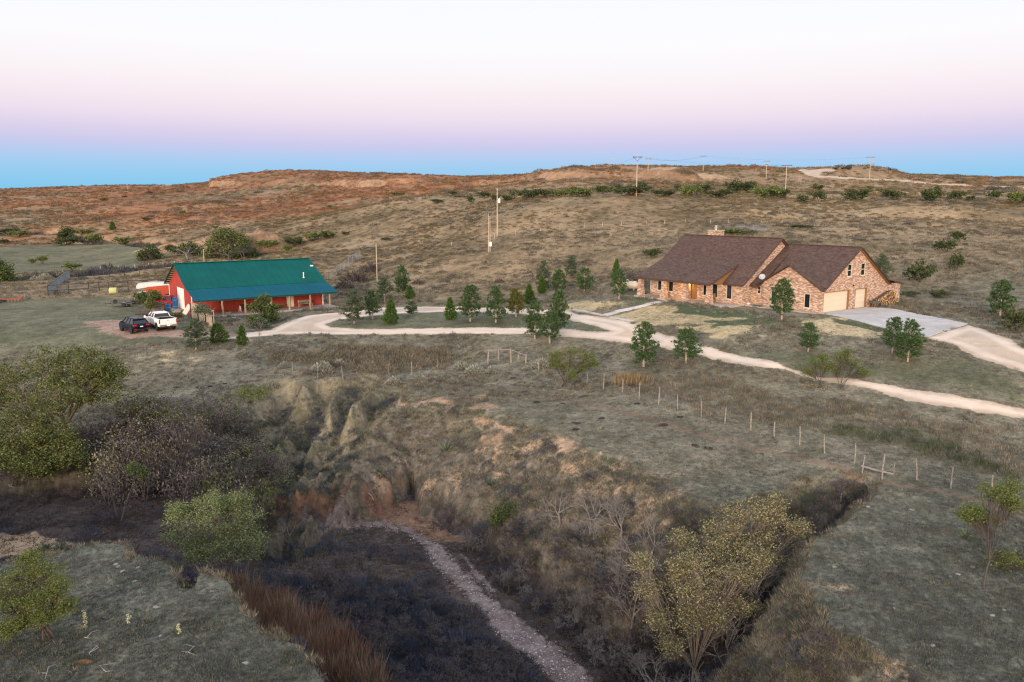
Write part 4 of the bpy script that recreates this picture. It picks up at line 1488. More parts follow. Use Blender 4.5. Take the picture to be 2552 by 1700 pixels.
for k in range(9):
    t_ = (k + .5) / 9
    for s_ in (-1, 1):
        MB().box(-.5, 0, BW / 2 + s_ * BW / 2 * t_ - .04, BW / 2 + s_ * BW / 2 * t_ + .04, BRZ - sl * BW / 2 * t_ - .24, BRZ - sl * BW / 2 * t_ - .12).build('purlin', PURL, barn)
BPY, BPZ = -3.66, 2.27
mb = MB()
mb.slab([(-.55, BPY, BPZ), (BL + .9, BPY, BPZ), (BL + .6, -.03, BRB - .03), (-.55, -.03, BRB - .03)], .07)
pr = mb.build('porch_roof', TEAL_SKY, barn)
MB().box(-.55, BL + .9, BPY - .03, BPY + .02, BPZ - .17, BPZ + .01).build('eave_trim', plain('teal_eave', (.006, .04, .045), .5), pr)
MB().box(-.3, BL + .5, BPY + .35, BPY + .5, BPZ - .24, BPZ - .06).build('beam', LOG, barn)
MB().box(-.1, BL + .9, BPY + .05, -.01, -.35, .12).build('porch_slab', plain('slab_concrete', (.42, .36, .33), .85), barn)
MB().box(BL * 0 - 1.5, 0, bdoor[0] - .3, bdoor[1] + .3, -.3, .16).build('door_apron', plain('apron_concrete', (.5, .43, .37), .85), barn)
random.seed(5)
for px_, py_ in ((500, 792), (556, 788), (612, 783), (668, 779), (723, 775), (774, 771), (823, 766.5)):
    q = barn_on(px_, py_, 1, BPY + .42)
    xx = float(q[0])
    jit = [random.uniform(-.04, .04) for _ in range(4)]
    MB().tube([(xx + jit[0], BPY + .42, .1), (xx + jit[1], BPY + .43, .8), (xx + jit[2], BPY + .41, 1.5), (xx, BPY + .42, BPZ - .2)], [.16, .14, .13, .12], 9).build('post', LOG, barn, True)
vp = barn_on(757, 697, 1, 1.2)
MB().lathe([(.13, 0), (.13, .12), (.07, .16), (.07, .62), (.1, .64), (.1, .78), (.03, .82)], 10, c=(float(vp[0]), 1.2, BRB + sl * 1.2)).build('vent_pipe', WHITE, barn)
vp = barn_on(778, 667, 1, 4.2)
MB().box(float(vp[0]) - .3, float(vp[0]) + .1, 4.0, 4.3, BRB + sl * 4.0 + .02, BRB + sl * 4.3 + .06).build('roof_patch', WHITE, barn)


# ------------------------------------------------------------------ plants
def rnd_dirs(r, n):
    v = r.normal(size=(n, 3))
    return v / np.linalg.norm(v, axis=1, keepdims=True)


def leaf_quads(r, C, L, W, up=0.3):
    """one small rhombic leaf at every point of C"""
    n = len(C)
    a = rnd_dirs(r, n)
    a[:, 2] = a[:, 2] * (1 - up)
    a /= np.linalg.norm(a, axis=1, keepdims=True)
    b = np.cross(a, rnd_dirs(r, n))
    b /= np.linalg.norm(b, axis=1, keepdims=True) + 1e-9
    s = r.uniform(.65, 1.3, (n, 1))
    a, b = a * L * s / 2, b * W * s / 2
    V = np.stack([C - a, C + b, C + a, C - b], 1).reshape(-1, 3)
    return V, np.arange(4 * n).reshape(n, 4)


def blades(r, C, D, L, W):
    """thin pointed blades starting at C along D"""
    n = len(C)
    b = np.cross(D, rnd_dirs(r, n))
    b /= np.linalg.norm(b, axis=1, keepdims=True) + 1e-9
    L = np.broadcast_to(np.asarray(L, float), (n,))[:, None] * r.uniform(.7, 1.25, (n, 1))
    b = b * (np.broadcast_to(np.asarray(W, float), (n,))[:, None] / 2)
    V = np.stack([C - b * .5, C + D * L * .55 - b, C + D * L, C + D * L * .55 + b], 1).reshape(-1, 3)
    return V, np.arange(4 * n).reshape(n, 4)


def join_np(parts):
    V, F, k = [], [], 0
    for v, f in parts:
        V.append(v)
        F.append(f + k)
        k += len(v)
    return np.concatenate(V), np.concatenate(F)


BARK = plain('grey_bark', (.20, .165, .135), .9, var=.35, scale=9)
PBARK = plain('pine_bark', (.30, .255, .22), .9, var=.3, scale=9)
DBARK = plain('dark_bark', (.075, .058, .05), .9, var=.35, scale=9)
TWIG = plain('grey_twig', (.19, .17, .158), .9, var=.3, scale=5)
DTWIG = plain('dark_twig', (.10, .085, .085), .9, var=.35, scale=5)
M_PINE = leafmat('pine_needles', [(.018, .046, .018), (.045, .095, .034), (.085, .15, .055), (.15, .205, .10)])
M_PINE_Y = leafmat('yellowish_needles', [(.045, .06, .012), (.09, .105, .02), (.15, .16, .04), (.19, .19, .06)])
M_PINE_G = leafmat('grey_green_needles', [(.038, .062, .036), (.07, .105, .06), (.115, .155, .095), (.18, .21, .145)])
M_JUN = leafmat('juniper_scales', [(.026, .066, .013), (.052, .11, .02), (.09, .16, .036), (.135, .205, .055)])
M_GREEN = leafmat('summer_leaves', [(.03, .05, .016), (.06, .09, .028), (.10, .135, .042), (.15, .175, .065)])
M_MESQ = leafmat('mesquite_leaves', [(.06, .085, .022), (.105, .14, .036), (.15, .185, .055), (.21, .23, .085)])
M_BUSHFAR = leafmat('hill_bush_leaves', [(.028, .042, .016), (.05, .068, .026), (.075, .098, .036), (.11, .125, .055)])
M_OAK = leafmat('autumn_green_leaves', [(.03, .05, .016), (.08, .108, .034), (.145, .168, .058), (.24, .24, .10)])
M_YEL = leafmat('straw_leaves', [(.07, .068, .04), (.165, .155, .085), (.29, .265, .145), (.43, .38, .21)])
M_WIL = leafmat('pale_green_leaves', [(.06, .085, .03), (.13, .17, .062), (.22, .26, .11), (.33, .35, .18)])
M_DRY = leafmat('dead_leaves', [(.036, .029, .031), (.075, .06, .06), (.13, .107, .098), (.22, .185, .15)])
M_SAGE = leafmat('sage_leaves', [(.13, .135, .11), (.24, .245, .2), (.36, .36, .29), (.48, .46, .37)])
M_YUCCA = leafmat('yucca_blades', [(.06, .09, .06), (.11, .15, .10), (.17, .2, .14), (.25, .26, .17)])


def tubes_mesh(name, segs, mat):
    """many tapered limbs as one mesh; each is (points, radii, sides)"""
    mb = MB()
    for p, r_, n in segs:
        mb.tube(p, r_, n, cap=False)
    me = bpy.data.meshes.new(name)
    me.from_pydata(mb.v, [], mb.f)
    me.materials.append(mat)
    me.polygons.foreach_set('use_smooth', np.ones(len(me.polygons), bool))
    me.update()
    return me


def curve_pts(r, a, b, n=5, sag=0.12):
    a, b = np.asarray(a, float), np.asarray(b, float)
    L = np.linalg.norm(b - a)
    t = np.linspace(0, 1, n)[:, None]
    off = r.normal(size=3) * L * sag
    off[2] = abs(off[2]) * .8
    return a + (b - a) * t + off * (t * (1 - t) * 2)


def conifer_pine(seed, h=4.0, w=2.4, dens=1.0, bare=0.16, mat=None, lean=0.0, narrow=1.0):
    """young pine: whorled boughs carrying separate tufts of needles"""
    r = np.random.default_rng(seed)
    top = np.array([lean * h, lean * h * .4, h])
    ax = curve_pts(r, (0, 0, -.08), top, 7, .02)
    axis_at = lambda t: np.array([np.interp(t, np.linspace(0, 1, 7), ax[:, k]) for k in range(3)])
    segs = [(ax, np.linspace(.022 * h + .015, .012, 7), 7)]
    TC, TD = [], []
    t = bare
    while t < .97:
        k = int(r.integers(3, 6))
        a0 = r.uniform(0, 6.28)
        q = (t - bare) / (1 - bare)
        prof = (min(1, .62 + 1.6 * q) if q < .25 else 1.0) * (1 - q) ** .86 * narrow
        for j in range(k):
            if r.random() < .12:
                continue
            a = a0 + j * 6.283 / k + r.uniform(-.35, .35)
            L = w / 2 * prof * r.uniform(.62, 1.12) + .10
            p0 = axis_at(t)
            rise = r.uniform(.12, .5) + .5 * q
            d = np.array([math.cos(a), math.sin(a), rise])
            P = np.array([p0 + d * np.array([1, 1, (.6 + .4 * s)]) * L * s for s in np.linspace(0, 1, 4)])
            segs.append((P, np.linspace(.012 * h * (1 - q) * .6 + .008, .005, 4), 4))
            n = max(2, int(L / .2 * dens))
            for s in np.linspace(.34 if q < .75 else .1, 1.0, n):
                c = p0 + (P[-1] - p0) * s + r.normal(size=3) * .07
                for _ in range(4 if s > .6 else 2):
                    TC.append(c + r.normal(size=3) * np.array([.13, .13, .06]) * (1 + L * .3))
                    TD.append(d / np.linalg.norm(d) * .75 + np.array([0, 0, .55]))
        t += r.uniform(.055, .085) * (4.0 / h) ** .35
    for _ in range(5):
        TC.append(axis_at(r.uniform(.9, 1.0)))
        TD.append(np.array([0, 0, 1.0]))
    TC, TD = np.array(TC), np.array(TD)
    nb = 16
    C = np.repeat(TC, nb, 0) + r.normal(size=(len(TC) * nb, 3)) * .035
    D = np.repeat(TD, nb, 0) + r.normal(size=(len(TC) * nb, 3)) * .62
    D /= np.linalg.norm(D, axis=1, keepdims=True)
    V, F = blades(r, C, D, .23, .05)
    return tubes_mesh('trunk', segs, PBARK), np_mesh('crown', V, F, mat or M_PINE)


def conifer_juniper(seed, h=2.4, w=1.4, mat=None, flare=0.0):
    """dense pointed juniper, foliage to the ground"""
    r = np.random.default_rng(seed)
    n = 330
    ang = r.uniform(0, 6.283, n)
    t = r.random(n) ** 1.25
    lob = 1 + .22 * np.sin(ang * 3 + seed) + .12 * np.sin(ang * 7 + 2 * seed)
    prof = np.minimum(1, .5 + 3.2 * t) * (1 - t) ** (.8 - flare * .3)
    rad = w / 2 * prof * lob * r.uniform(.35, 1.08, n) ** .6
    TC = np.stack([rad * np.cos(ang), rad * np.sin(ang), t * h * .97 + .05], 1)
    TD = np.stack([np.cos(ang) * (.55 + flare), np.sin(ang) * (.55 + flare), np.full(n, .9)], 1)
    nb = 12
    C = np.repeat(TC, nb, 0) + r.normal(size=(n * nb, 3)) * .06
    D = np.repeat(TD, nb, 0) + r.normal(size=(n * nb, 3)) * .4
    D /= np.linalg.norm(D, axis=1, keepdims=True)
    V, F = blades(r, C, D, .2 + .12 * flare, .05)
    segs = [(curve_pts(r, (0, 0, -.08), (0, 0, h * .9), 5, .01), np.linspace(.05, .01, 5), 6)]
    return tubes_mesh('trunk', segs, DBARK), np_mesh('crown', V, F, mat or M_JUN)


def leafy(seed, base, lobes, mat, bark, leaf=(.16, .09), clumps=40, per=22, sig=.28, trunk_r=.16, fork=.35, stems=1, twigs=1.0, spread=.25, shell=.5):
    """tree or shrub: limbs run from the base to every lobe, twigs to every leaf clump; lobes are (x, y, z, rx, ry, rz)"""
    r = np.random.default_rng(seed)
    base = np.asarray(base, float)
    lobes = [np.asarray(l, float) for l in lobes]
    top = np.mean([l[:3] for l in lobes], 0)
    segs, CC = [], []
    forks = []
    for s in range(stems):
        b0 = base + np.array([r.normal() * spread, r.normal() * spread, -.15]) * (1 if stems > 1 else 0) + np.array([0, 0, -.1])
        f = base + (top - base) * fork + r.normal(size=3) * np.array([.3, .3, .1]) * (stems > 1) * 2 * spread
        P = curve_pts(r, b0, f, 5, .07)
        segs.append((P, np.linspace(trunk_r, trunk_r * .72, 5), 7))
        forks.append(f)
    for li, l in enumerate(lobes):
        f = forks[li % stems]
        vol = (l[3] * l[4] * l[5]) ** (1 / 3)
        P = curve_pts(r, f, l[:3] - np.array([0, 0, l[5] * .2]), 6, .1)
        rr = trunk_r * .6 * min(1.0, .5 + vol * .25)
        segs.append((P, np.linspace(rr, rr * .35, 6), 5))
        n = int(clumps)
        d = rnd_dirs(r, n)
        rad = r.random(n) ** shell
        c = l[:3] + d * rad[:, None] * l[3:] * r.uniform(.85, 1.12, (n, 1))
        CC.append(c)
        for q in c[: int(n * twigs)]:
            st = P[int(r.integers(2, 6))]
            segs.append((curve_pts(r, st, q, 4, .14), np.linspace(max(rr * .28, .011), .006, 4), 3))
    CC = np.concatenate(CC)
    tm = tubes_mesh('trunk', segs, bark)
    cm = None
    if per > 0:
        C = np.repeat(CC, per, 0) + r.normal(size=(len(CC) * per, 3)) * sig * np.array([1, 1, .75])
        V, F = leaf_quads(r, C, *leaf)
        cm = np_mesh('crown', V, F, mat)
    return tm, cm


def bare_tree(seed, h, w, bark, r0=.09, depth=5, kids=3, droop=0.0):
    """leafless branching by repeated forking"""
    r = np.random.default_rng(seed)
    segs = []

    def grow(p, d, L, rad, lev):
        q = p + d * L
        P = curve_pts(r, p, q, 4, .09)
        segs.append((P, np.linspace(rad, rad * .66, 4), 6 if lev == 0 else 4 if lev < 3 else 3))
        if lev >= depth:
            return
        for k in range(kids if lev else kids + 1):
            nd = d + r.normal(size=3) * .55
            nd[2] += .10 - droop * lev * .1
            nd[0] *= 1 + .2 * (w / h - .6)
            nd[1] *= 1 + .2 * (w / h - .6)
            nd /= np.linalg.norm(nd)
            st = P[-1] if k < 2 else P[2]
            grow(st, nd, L * r.uniform(.6, .86), max(rad * .58, .006), lev + 1)
    grow(np.array([0, 0, -.1]), np.array([r.normal() * .1, r.normal() * .1, 1.0]), h * .27, r0, 0)
    return tubes_mesh('trunk', segs, bark)


def bush_dome(seed, w=3.2, h=2.2, mat=None, bark=None, clumps=60, per=14, leaf=(.26, .15), flat=0.0, gap=.0):
    """hill mesquite: several crooked stems, broken dome of leaf clumps"""
    r = np.random.default_rng(seed)
    segs, CC = [], []
    ns = int(r.integers(3, 6))
    for s in range(ns):
        a = s * 6.283 / ns + r.uniform(-.4, .4)
        e = np.array([math.cos(a) * w * .3, math.sin(a) * w * .3, h * r.uniform(.5, .75)])
        P = curve_pts(r, (r.normal() * .1, r.normal() * .1, -.1), e, 5, .16)
        segs.append((P, np.linspace(.06, .025, 5), 5))
        n = clumps // ns
        c = e + r.normal(size=(n, 3)) * np.array([w * .17, w * .17, h * .17])
        c[:, 2] = np.clip(c[:, 2], h * (.18 + flat), h * 1.05)
        CC.append(c)
        for q in c[::2]:
            segs.append((curve_pts(r, P[int(r.integers(2, 5))], q, 3, .1), np.linspace(.02, .008, 3), 3))
    CC = np.concatenate(CC)
    C = np.repeat(CC, per, 0) + r.normal(size=(len(CC) * per, 3)) * np.array([.2, .2, .14]) * (w / 3.2)
    C[:, 2] = np.maximum(C[:, 2], .05)
    V, F = leaf_quads(r, C, *leaf)
    return tubes_mesh('trunk', segs, bark or DBARK), np_mesh('crown', V, F, mat or M_BUSHFAR)


def tuft_dome(seed, w, h, mat, n=260, L=.2, W=.03):
    """low rounded clump of blades (sagebrush, bunch grass)"""
    r = np.random.default_rng(seed)
    a = r.uniform(0, 6.283, n)
    q = np.sqrt(r.random(n))
    C = np.stack([np.cos(a) * q * w * .5, np.sin(a) * q * w * .5, h * .62 * (1 - q ** 2) * r.uniform(.2, 1, n)], 1)
    D = np.stack([np.cos(a) * q * .8, np.sin(a) * q * .8, np.full(n, .8)], 1) + r.normal(size=(n, 3)) * .3
    D /= np.linalg.norm(D, axis=1, keepdims=True)
    V, F = blades(r, C, D, L, W)
    return np_mesh('foliage', V, F, mat)


PART_CAT = {}


def plant(name, label, cat, loc, meshes, rz=0.0, scale=1.0, group=None):
    """a plant of one or two meshes: trunk and crown"""
    o = thing(name, label, cat, loc, rz, group, scale)
    for me in meshes:
        if me is not None:
            link(bpy.data.objects.new(me.name.split('.')[0], me), o)
    return o


# ---- conifers around the drive: (x, foot y, tip y, width, kind, label)
P_VARS = [conifer_pine(100 + k, 4.0, 2.5, 1.0, (.15, .2, .13, .17, .12, .2)[k], None, (0, .02, -.02, .03, 0, -.03)[k]) for k in range(6)]
G_VARS = [conifer_pine(140 + k, 4.0, 2.5, 1.1, .12, M_PINE_G) for k in range(3)]
Y_VAR = conifer_pine(150, 4.0, 2.5, 1.15, .17, M_PINE_Y)
J_VARS = [conifer_juniper(160 + k, 2.4, 1.5) for k in range(4)]
JF_VAR = conifer_juniper(170, 2.4, 2.2, None, .8)
CONIF = [(883, 806, 725, 55, 'G0', 'leftmost pine on the grass island, grey green with an open skirt'),
         (929, 795, 725, 47, 'P1', 'dark leaning pine just right of the leftmost island pine'),
         (958, 755, 694, 48, 'G1', 'dense grey green pine across the drive, behind the left end of the island'),
         (1002, 737, 665, 38, 'P2', 'tall narrow pine on the slope above a small dark juniper'),
         (1022, 745, 714, 27, 'J0', 'small dark juniper below the tall narrow pine on the slope'),
         (974, 807, 750, 40, 'J1', 'bright green juniper on the grass island with a side shoot'),
         (1025, 787, 751, 32, 'P3', 'smallest pine on the grass island, at the edge of the far drive'),
         (1122, 796, 744, 34, 'J2', 'rounded juniper standing alone near the middle of the island'),
         (1172, 801, 712, 59, 'P0', 'big full pine with bare lower trunk in the middle of the island'),
         (1236, 804, 716, 52, 'P4', 'pine with a wide bottom skirt right of the big full island pine'),
         (1286, 790, 720, 50, 'Y', 'yellowish green pine beside the far edge of the loop drive'),
         (1319, 757, 710, 31, 'J3', 'pointed dark juniper behind the yellowish pine'),
         (1350, 731, 690, 24, 'J0', 'narrow dark juniper at the foot of the grey green pine'),
         (1354, 722, 651, 38, 'G2', 'tall grey green pine behind the narrow dark juniper'),
         (1392, 736, 673, 47, 'P5', 'open branched pine left of the yard, below the dark conical pine'),
         (1424, 691, 641, 36, 'G1', 'dense conical pine highest on the slope left of the brick house'),
         (1333, 845, 753, 55, 'P2', 'left one of the two pines standing in front of the drive'),
         (1370, 855, 778, 62, 'P1', 'right one of the two pines standing in front of the drive'),
         (1392, 832, 726, 56, 'P0', 'tallest pine at the right end of the island, behind the front pair'),
         (1457, 731, 667, 44, 'P3', 'small round topped pine with thin trunk on the slope left of the yard'),
         (1543, 748, 672, 46, 'P5', 'pine in front of the cream propane tank'),
         (1536, 700, 649, 26, 'J1', 'dark narrow conifer behind the propane tank pine'),
         (1604, 914, 808, 79, 'P4', 'large pine on the near side of the road with bare gappy sides'),
         (1710, 905, 820, 70, 'P0', 'round full pine at the near road edge, left of the bare mesquites'),
         (1948, 800, 696, 67, 'P5', 'tall pine on the lawn in front of the garage wing'),
         (2014, 877, 805, 52, 'P3', 'small pine alone on the tan lawn bank'),
         (2223, 880, 793, 58, 'P1', 'left one of the pair of pines below the concrete driveway'),
         (2262, 901, 801, 72, 'P2', 'right one of the pair of pines below the concrete driveway'),
         (2492, 788, 702, 70, 'P4', 'dense pine on the slope right of the driveway, near the frame edge'),
         (2196, 690, 636, 41, 'G0', 'round dark pine half hidden behind the garage gable'),
         (489, 871, 796, 60, 'G2', 'broad bushy spruce like conifer in front of the plank screen'),
         (544, 854, 807, 46, 'JF', 'wide spreading juniper right of the broad bushy conifer'),
         (604, 860, 813, 31, 'J3', 'bright pointed juniper by the near end of the drive'),
         (281, 573, 553, 17, 'J2', 'single dark juniper on the far brown hillside')]
KIND = {**{'P%d' % k: (P_VARS[k], 4.0, 2.5, 'pine_tree', 'pine tree') for k in range(6)}, **{'G%d' % k: (G_VARS[k], 4.0, 2.5, 'pine_tree', 'pine tree') for k in range(3)},
        'Y': (Y_VAR, 4.0, 2.5, 'pine_tree', 'pine tree'), **{'J%d' % k: (J_VARS[k], 2.4, 1.5, 'juniper', 'juniper') for k in range(4)}, 'JF': (JF_VAR, 2.4, 2.2, 'juniper', 'juniper')}
random.seed(11)
for px, py, top, wpx, kind, label in CONIF:
    p = hit(px, py)
    meshes, h0, w0, nm, cat = KIND[kind]
    h = p[1] * (float(ray(px, top)[1]) - float(ray(px, py)[1]))
    w = wpx / FPX * p[1] * 1.04
    plant(nm, label, cat, p, meshes, random.uniform(0, 6.28), (w / w0, w / w0, h / h0), 'conifers around the drive')


# ---- leafy trees: lobes are given as (survey x, survey y, distance, half width, half depth, half height in metres)
def lobe(px, py, d, rx, ry, rz):
    a, b = ray(px, py)
    return (float(a) * d, d, EYE + float(b) * d, rx, ry, rz)


def rel_lobes(base, L):
    return [(l[0] - base[0], l[1] - base[1], l[2] - base[2], *l[3:]) for l in L]


def tree_px(name, label, cat, seed, foot, L, mat, bark, group=None, foot_pt=None, **kw):
    b = np.array(foot_pt if foot_pt is not None else hit(*foot))
    tm = leafy(seed, (0, 0, 0), rel_lobes(b, [lobe(*l) for l in L]), mat, bark, **kw)
    return plant(name, label, cat, b, tm, 0, 1, group)


def ground_pt(px, d):
    x = float(ray(px, 850)[0]) * d
    return (x, d, float(height(np.array([x]), np.array([d]))[0]))


tree_px('oak_tree', 'large green tree with pale trunk at the left edge above the ravine', 'tree', 1, None,
        [(40, 960, 56, 2.0, 2.0, 1.8), (120, 915, 57, 2.0, 1.8, 1.5), (215, 905, 57, 1.7, 1.7, 1.3), (235, 960, 56.5, 1.9, 1.8, 1.4), (150, 985, 55, 1.9, 1.8, 1.5), (60, 1050, 54.5, 2.1, 1.8, 1.8),
         (-40, 1000, 56, 2.0, 2, 2.0), (120, 1085, 54, 1.7, 1.6, 1.4), (40, 1130, 53.5, 1.7, 1.5, 1.3), (270, 925, 57, 1.1, 1.2, .9), (165, 1130, 53.5, 1.3, 1.2, 1.0), (90, 1160, 53, 1.3, 1.1, .9), (-30, 1110, 54, 1.6, 1.5, 1.4)],
        M_OAK, BARK, foot_pt=ground_pt(180, 57.5), leaf=(.14, .085), clumps=44, per=84, sig=.27, trunk_r=.22, fork=.45, shell=.33)
tree_px('willow_shrub', 'pale green feathery shrub standing in the ravine by the meadow edge', 'shrub', 2, None,
        [(530, 1290, 40, 1.5, 1.5, 1.2), (460, 1320, 40, 1.1, 1.2, 1.0), (600, 1300, 40.5, 1.1, 1.2, 1.1), (560, 1360, 39.5, 1.3, 1.2, .9), (490, 1370, 39.5, 1.1, 1.1, .8), (530, 1250, 41, 1.0, 1.0, .7), (620, 1350, 40, .9, 1, .8), (590, 1250, 41, .8, .8, .6), (440, 1275, 40.5, .6, .7, .5)],
        M_WIL, TWIG, foot_pt=ground_pt(535, 40.5), leaf=(.13, .04), clumps=48, per=42, sig=.17, trunk_r=.06, fork=.3, stems=5, spread=.3, shell=.4)
tree_px('mesquite_tree', 'airy green mesquite with forked stems at the fence beside the wooden gate', 'mesquite', 3, (1402, 964),
        [(1385, 885, 67, .8, .8, .45), (1420, 875, 67, .9, .9, .5), (1465, 888, 67, .8, .8, .45), (1400, 910, 66.5, .9, .8, .4), (1450, 915, 67, .9, .8, .4), (1480, 905, 67.3, .5, .6, .35), (1378, 905, 66.7, .5, .6, .4), (1425, 935, 66, .5, .5, .3)],
        M_MESQ, DBARK, leaf=(.15, .035), clumps=44, per=20, sig=.16, trunk_r=.07, fork=.16, stems=3, spread=.15, shell=.5)
tree_px('mesquite_tree', 'half bare mesquite on the near roadside, left of its larger twin', 'mesquite', 4, (2045, 968),
        [(2030, 905, 62, .8, .8, .5), (2060, 912, 62, .7, .7, .5), (2015, 925, 62, .6, .6, .4), (2050, 890, 62.4, .5, .5, .3)], M_MESQ, DBARK, leaf=(.13, .04), clumps=44, per=17, sig=.15, trunk_r=.05, fork=.14, stems=4, spread=.2)
tree_px('mesquite_tree', 'half bare mesquite on the near roadside, larger one at the right', 'mesquite', 5, (2095, 968),
        [(2095, 890, 62, .9, .9, .6), (2125, 905, 62, .8, .8, .6), (2150, 925, 61.6, .7, .7, .45), (2085, 920, 62, .7, .7, .5), (2110, 880, 62.3, .6, .6, .35)], M_MESQ, DBARK, leaf=(.13, .04), clumps=46, per=17, sig=.15, trunk_r=.055, fork=.14, stems=4, spread=.2)
tree_px('weed_shrub', 'yellow green undergrowth at the foot of the roadside mesquites', 'shrub', 6, (2065, 985),
        [(2020, 965, 61, .9, .7, .4), (2070, 972, 60.5, 1.0, .7, .4), (2110, 972, 60.5, .9, .7, .4)], M_YEL, TWIG, leaf=(.16, .05), clumps=40, per=10, sig=.16, trunk_r=.02, fork=.1, stems=5, spread=.6)
tree_px('mesquite_tree', 'leaning young mesquite with dark stems on the right meadow', 'mesquite', 7, (2452, 1474),
        [(2480, 1225, 34, .7, .7, .4), (2520, 1250, 34, .6, .6, .4), (2430, 1275, 33.6, .6, .6, .3), (2410, 1285, 33.5, .35, .4, .2), (2460, 1295, 33.8, .6, .5, .3), (2500, 1390, 33, .7, .5, .3), (2540, 1420, 33, .6, .5, .3), (2520, 1215, 34.5, .5, .5, .3)],
        M_MESQ, DBARK, leaf=(.10, .04), clumps=48, per=26, sig=.14, trunk_r=.05, fork=.42, stems=2, spread=.12)
tree_px('mesquite_tree', 'soft green mesquite at the left edge of the near meadow', 'mesquite', 8, None,
        [(40, 1440, 27, .8, .8, .5), (110, 1420, 27.3, .7, .7, .4), (150, 1460, 27, .5, .6, .4), (30, 1510, 26.6, .7, .7, .4), (95, 1490, 26.8, .6, .6, .35), (-30, 1470, 27, .8, .8, .6), (165, 1510, 26.8, .3, .4, .25), (60, 1545, 26.6, .6, .6, .3), (10, 1570, 26.5, .6, .6, .3), (110, 1535, 26.6, .45, .5, .25), (75, 1390, 27.6, .5, .5, .3)],
        M_MESQ, DBARK, foot_pt=ground_pt(50, 27.5), leaf=(.075, .028), clumps=60, per=30, sig=.12, trunk_r=.05, fork=.25, stems=3, spread=.12)
tree_px('locust_tree', 'straw leaved tree in the side gully, upper and right one of the pair', 'tree', 9, None,
        [(1850, 1270, 37.5, 1.2, 1.1, .65), (1930, 1285, 37.5, 1.0, 1.0, .55), (1800, 1310, 37, 1.1, 1.0, .7), (1900, 1345, 37, 1.0, .9, .5), (1840, 1370, 36.5, 1.1, 1.0, .6), (1995, 1315, 37.6, .6, .6, .45), (2010, 1370, 37.2, .5, .6, .4), (1930, 1255, 37.8, .6, .6, .4), (1700, 1345, 36.6, .6, .7, .4), (1920, 1400, 36.6, .7, .7, .45), (1775, 1360, 36.5, .8, .9, .55)],
        M_YEL, BARK, foot_pt=ground_pt(1850, 36.6), leaf=(.10, .052), clumps=36, per=34, sig=.17, trunk_r=.09, fork=.2, stems=2, spread=.3, shell=.42)
tree_px('locust_tree', 'straw leaved tree in the side gully, lower and wider one of the pair', 'tree', 10, None,
        [(1730, 1395, 34.5, 1.0, 1.0, .6), (1800, 1420, 35, 1.1, 1.1, .6), (1745, 1470, 34, 1.2, 1.1, .7), (1700, 1460, 34, .8, .9, .6), (1850, 1425, 35, .8, .8, .45), (1775, 1530, 33.6, 1.0, .9, .6), (1715, 1545, 33.4, .8, .8, .55), (1885, 1385, 35.3, .6, .7, .45), (1690, 1410, 34.4, .5, .6, .45), (1675, 1610, 33, .6, .7, .4), (1610, 1470, 34, .6, .7, .4), (1640, 1540, 33.6, .5, .6, .4), (1860, 1510, 34.2, .7, .7, .45), (1600, 1400, 34.8, .45, .6, .35)],
        M_YEL, BARK, foot_pt=ground_pt(1775, 33.8), leaf=(.095, .05), clumps=36, per=34, sig=.17, trunk_r=.09, fork=.2, stems=2, spread=.3, shell=.42)
tree_px('hackberry_tree', 'thin young tree with sparse yellow leaves on the knoll slope', 'tree', 12, (1345, 1160),
        [(1340, 1085, 55, 1.0, 1.0, .6), (1320, 1125, 54, .8, .8, .5), (1365, 1115, 54.5, .9, .8, .6), (1345, 1150, 53.5, 1.0, .9, .4)], M_YEL, DTWIG, leaf=(.10, .07), clumps=44, per=5, sig=.16, trunk_r=.045, fork=.3, twigs=1.0)
tree_px('hackberry_tree', 'low spreading shrub of pale leaf flecks below the thin yellow tree', 'shrub', 13, (1340, 1235),
        [(1310, 1200, 51.5, .9, .8, .4), (1355, 1195, 52, .9, .8, .4), (1340, 1225, 51, 1.0, .8, .4)], M_YEL, DTWIG, leaf=(.07, .05), clumps=44, per=7, sig=.18, trunk_r=.03, fork=.2, stems=2)
tree_px('green_shrub', 'dark green leafy shrub low on the knoll slope', 'shrub', 14, (1262, 1320),
        [(1260, 1265, 47.5, .9, .8, .7), (1280, 1290, 47, .7, .7, .6), (1240, 1290, 47, .6, .6, .5)], M_GREEN, DBARK, leaf=(.12, .07), clumps=40, per=16, sig=.17, trunk_r=.04, fork=.2, stems=3)
tree_px('green_shrub', 'bright green small shrub among the dark brush left of the gullies', 'shrub', 15, (345, 1195),
        [(325, 1165, 50, .55, .5, .45), (355, 1178, 50, .4, .4, .35)], M_GREEN, DBARK, leaf=(.12, .07), clumps=30, per=16, sig=.13, trunk_r=.03, fork=.2, stems=3)
tree_px('green_shrub', 'rounded olive shrub on the field above the gullies', 'shrub', 16, (625, 1000),
        [(610, 978, 62, .9, .8, .5), (645, 980, 62, .9, .8, .5)], M_MESQ, DTWIG, leaf=(.16, .05), clumps=50, per=14, sig=.2, trunk_r=.03, fork=.15, stems=4, spread=.3)
tree_px('yard_shrub', 'big leafy green shrub in front of the barn porch', 'shrub', 17, (655, 805),
        [(645, 765, 98, 1.3, 1.1, 1.0), (675, 770, 98, 1.1, 1.0, .9), (640, 795, 97, 1.1, 1.0, .6), (675, 790, 97.5, .9, .8, .6), (655, 748, 98.5, .8, .8, .7)], M_GREEN, DBARK, leaf=(.22, .13), clumps=56, per=18, sig=.22, trunk_r=.05, fork=.2, stems=4, spread=.25)
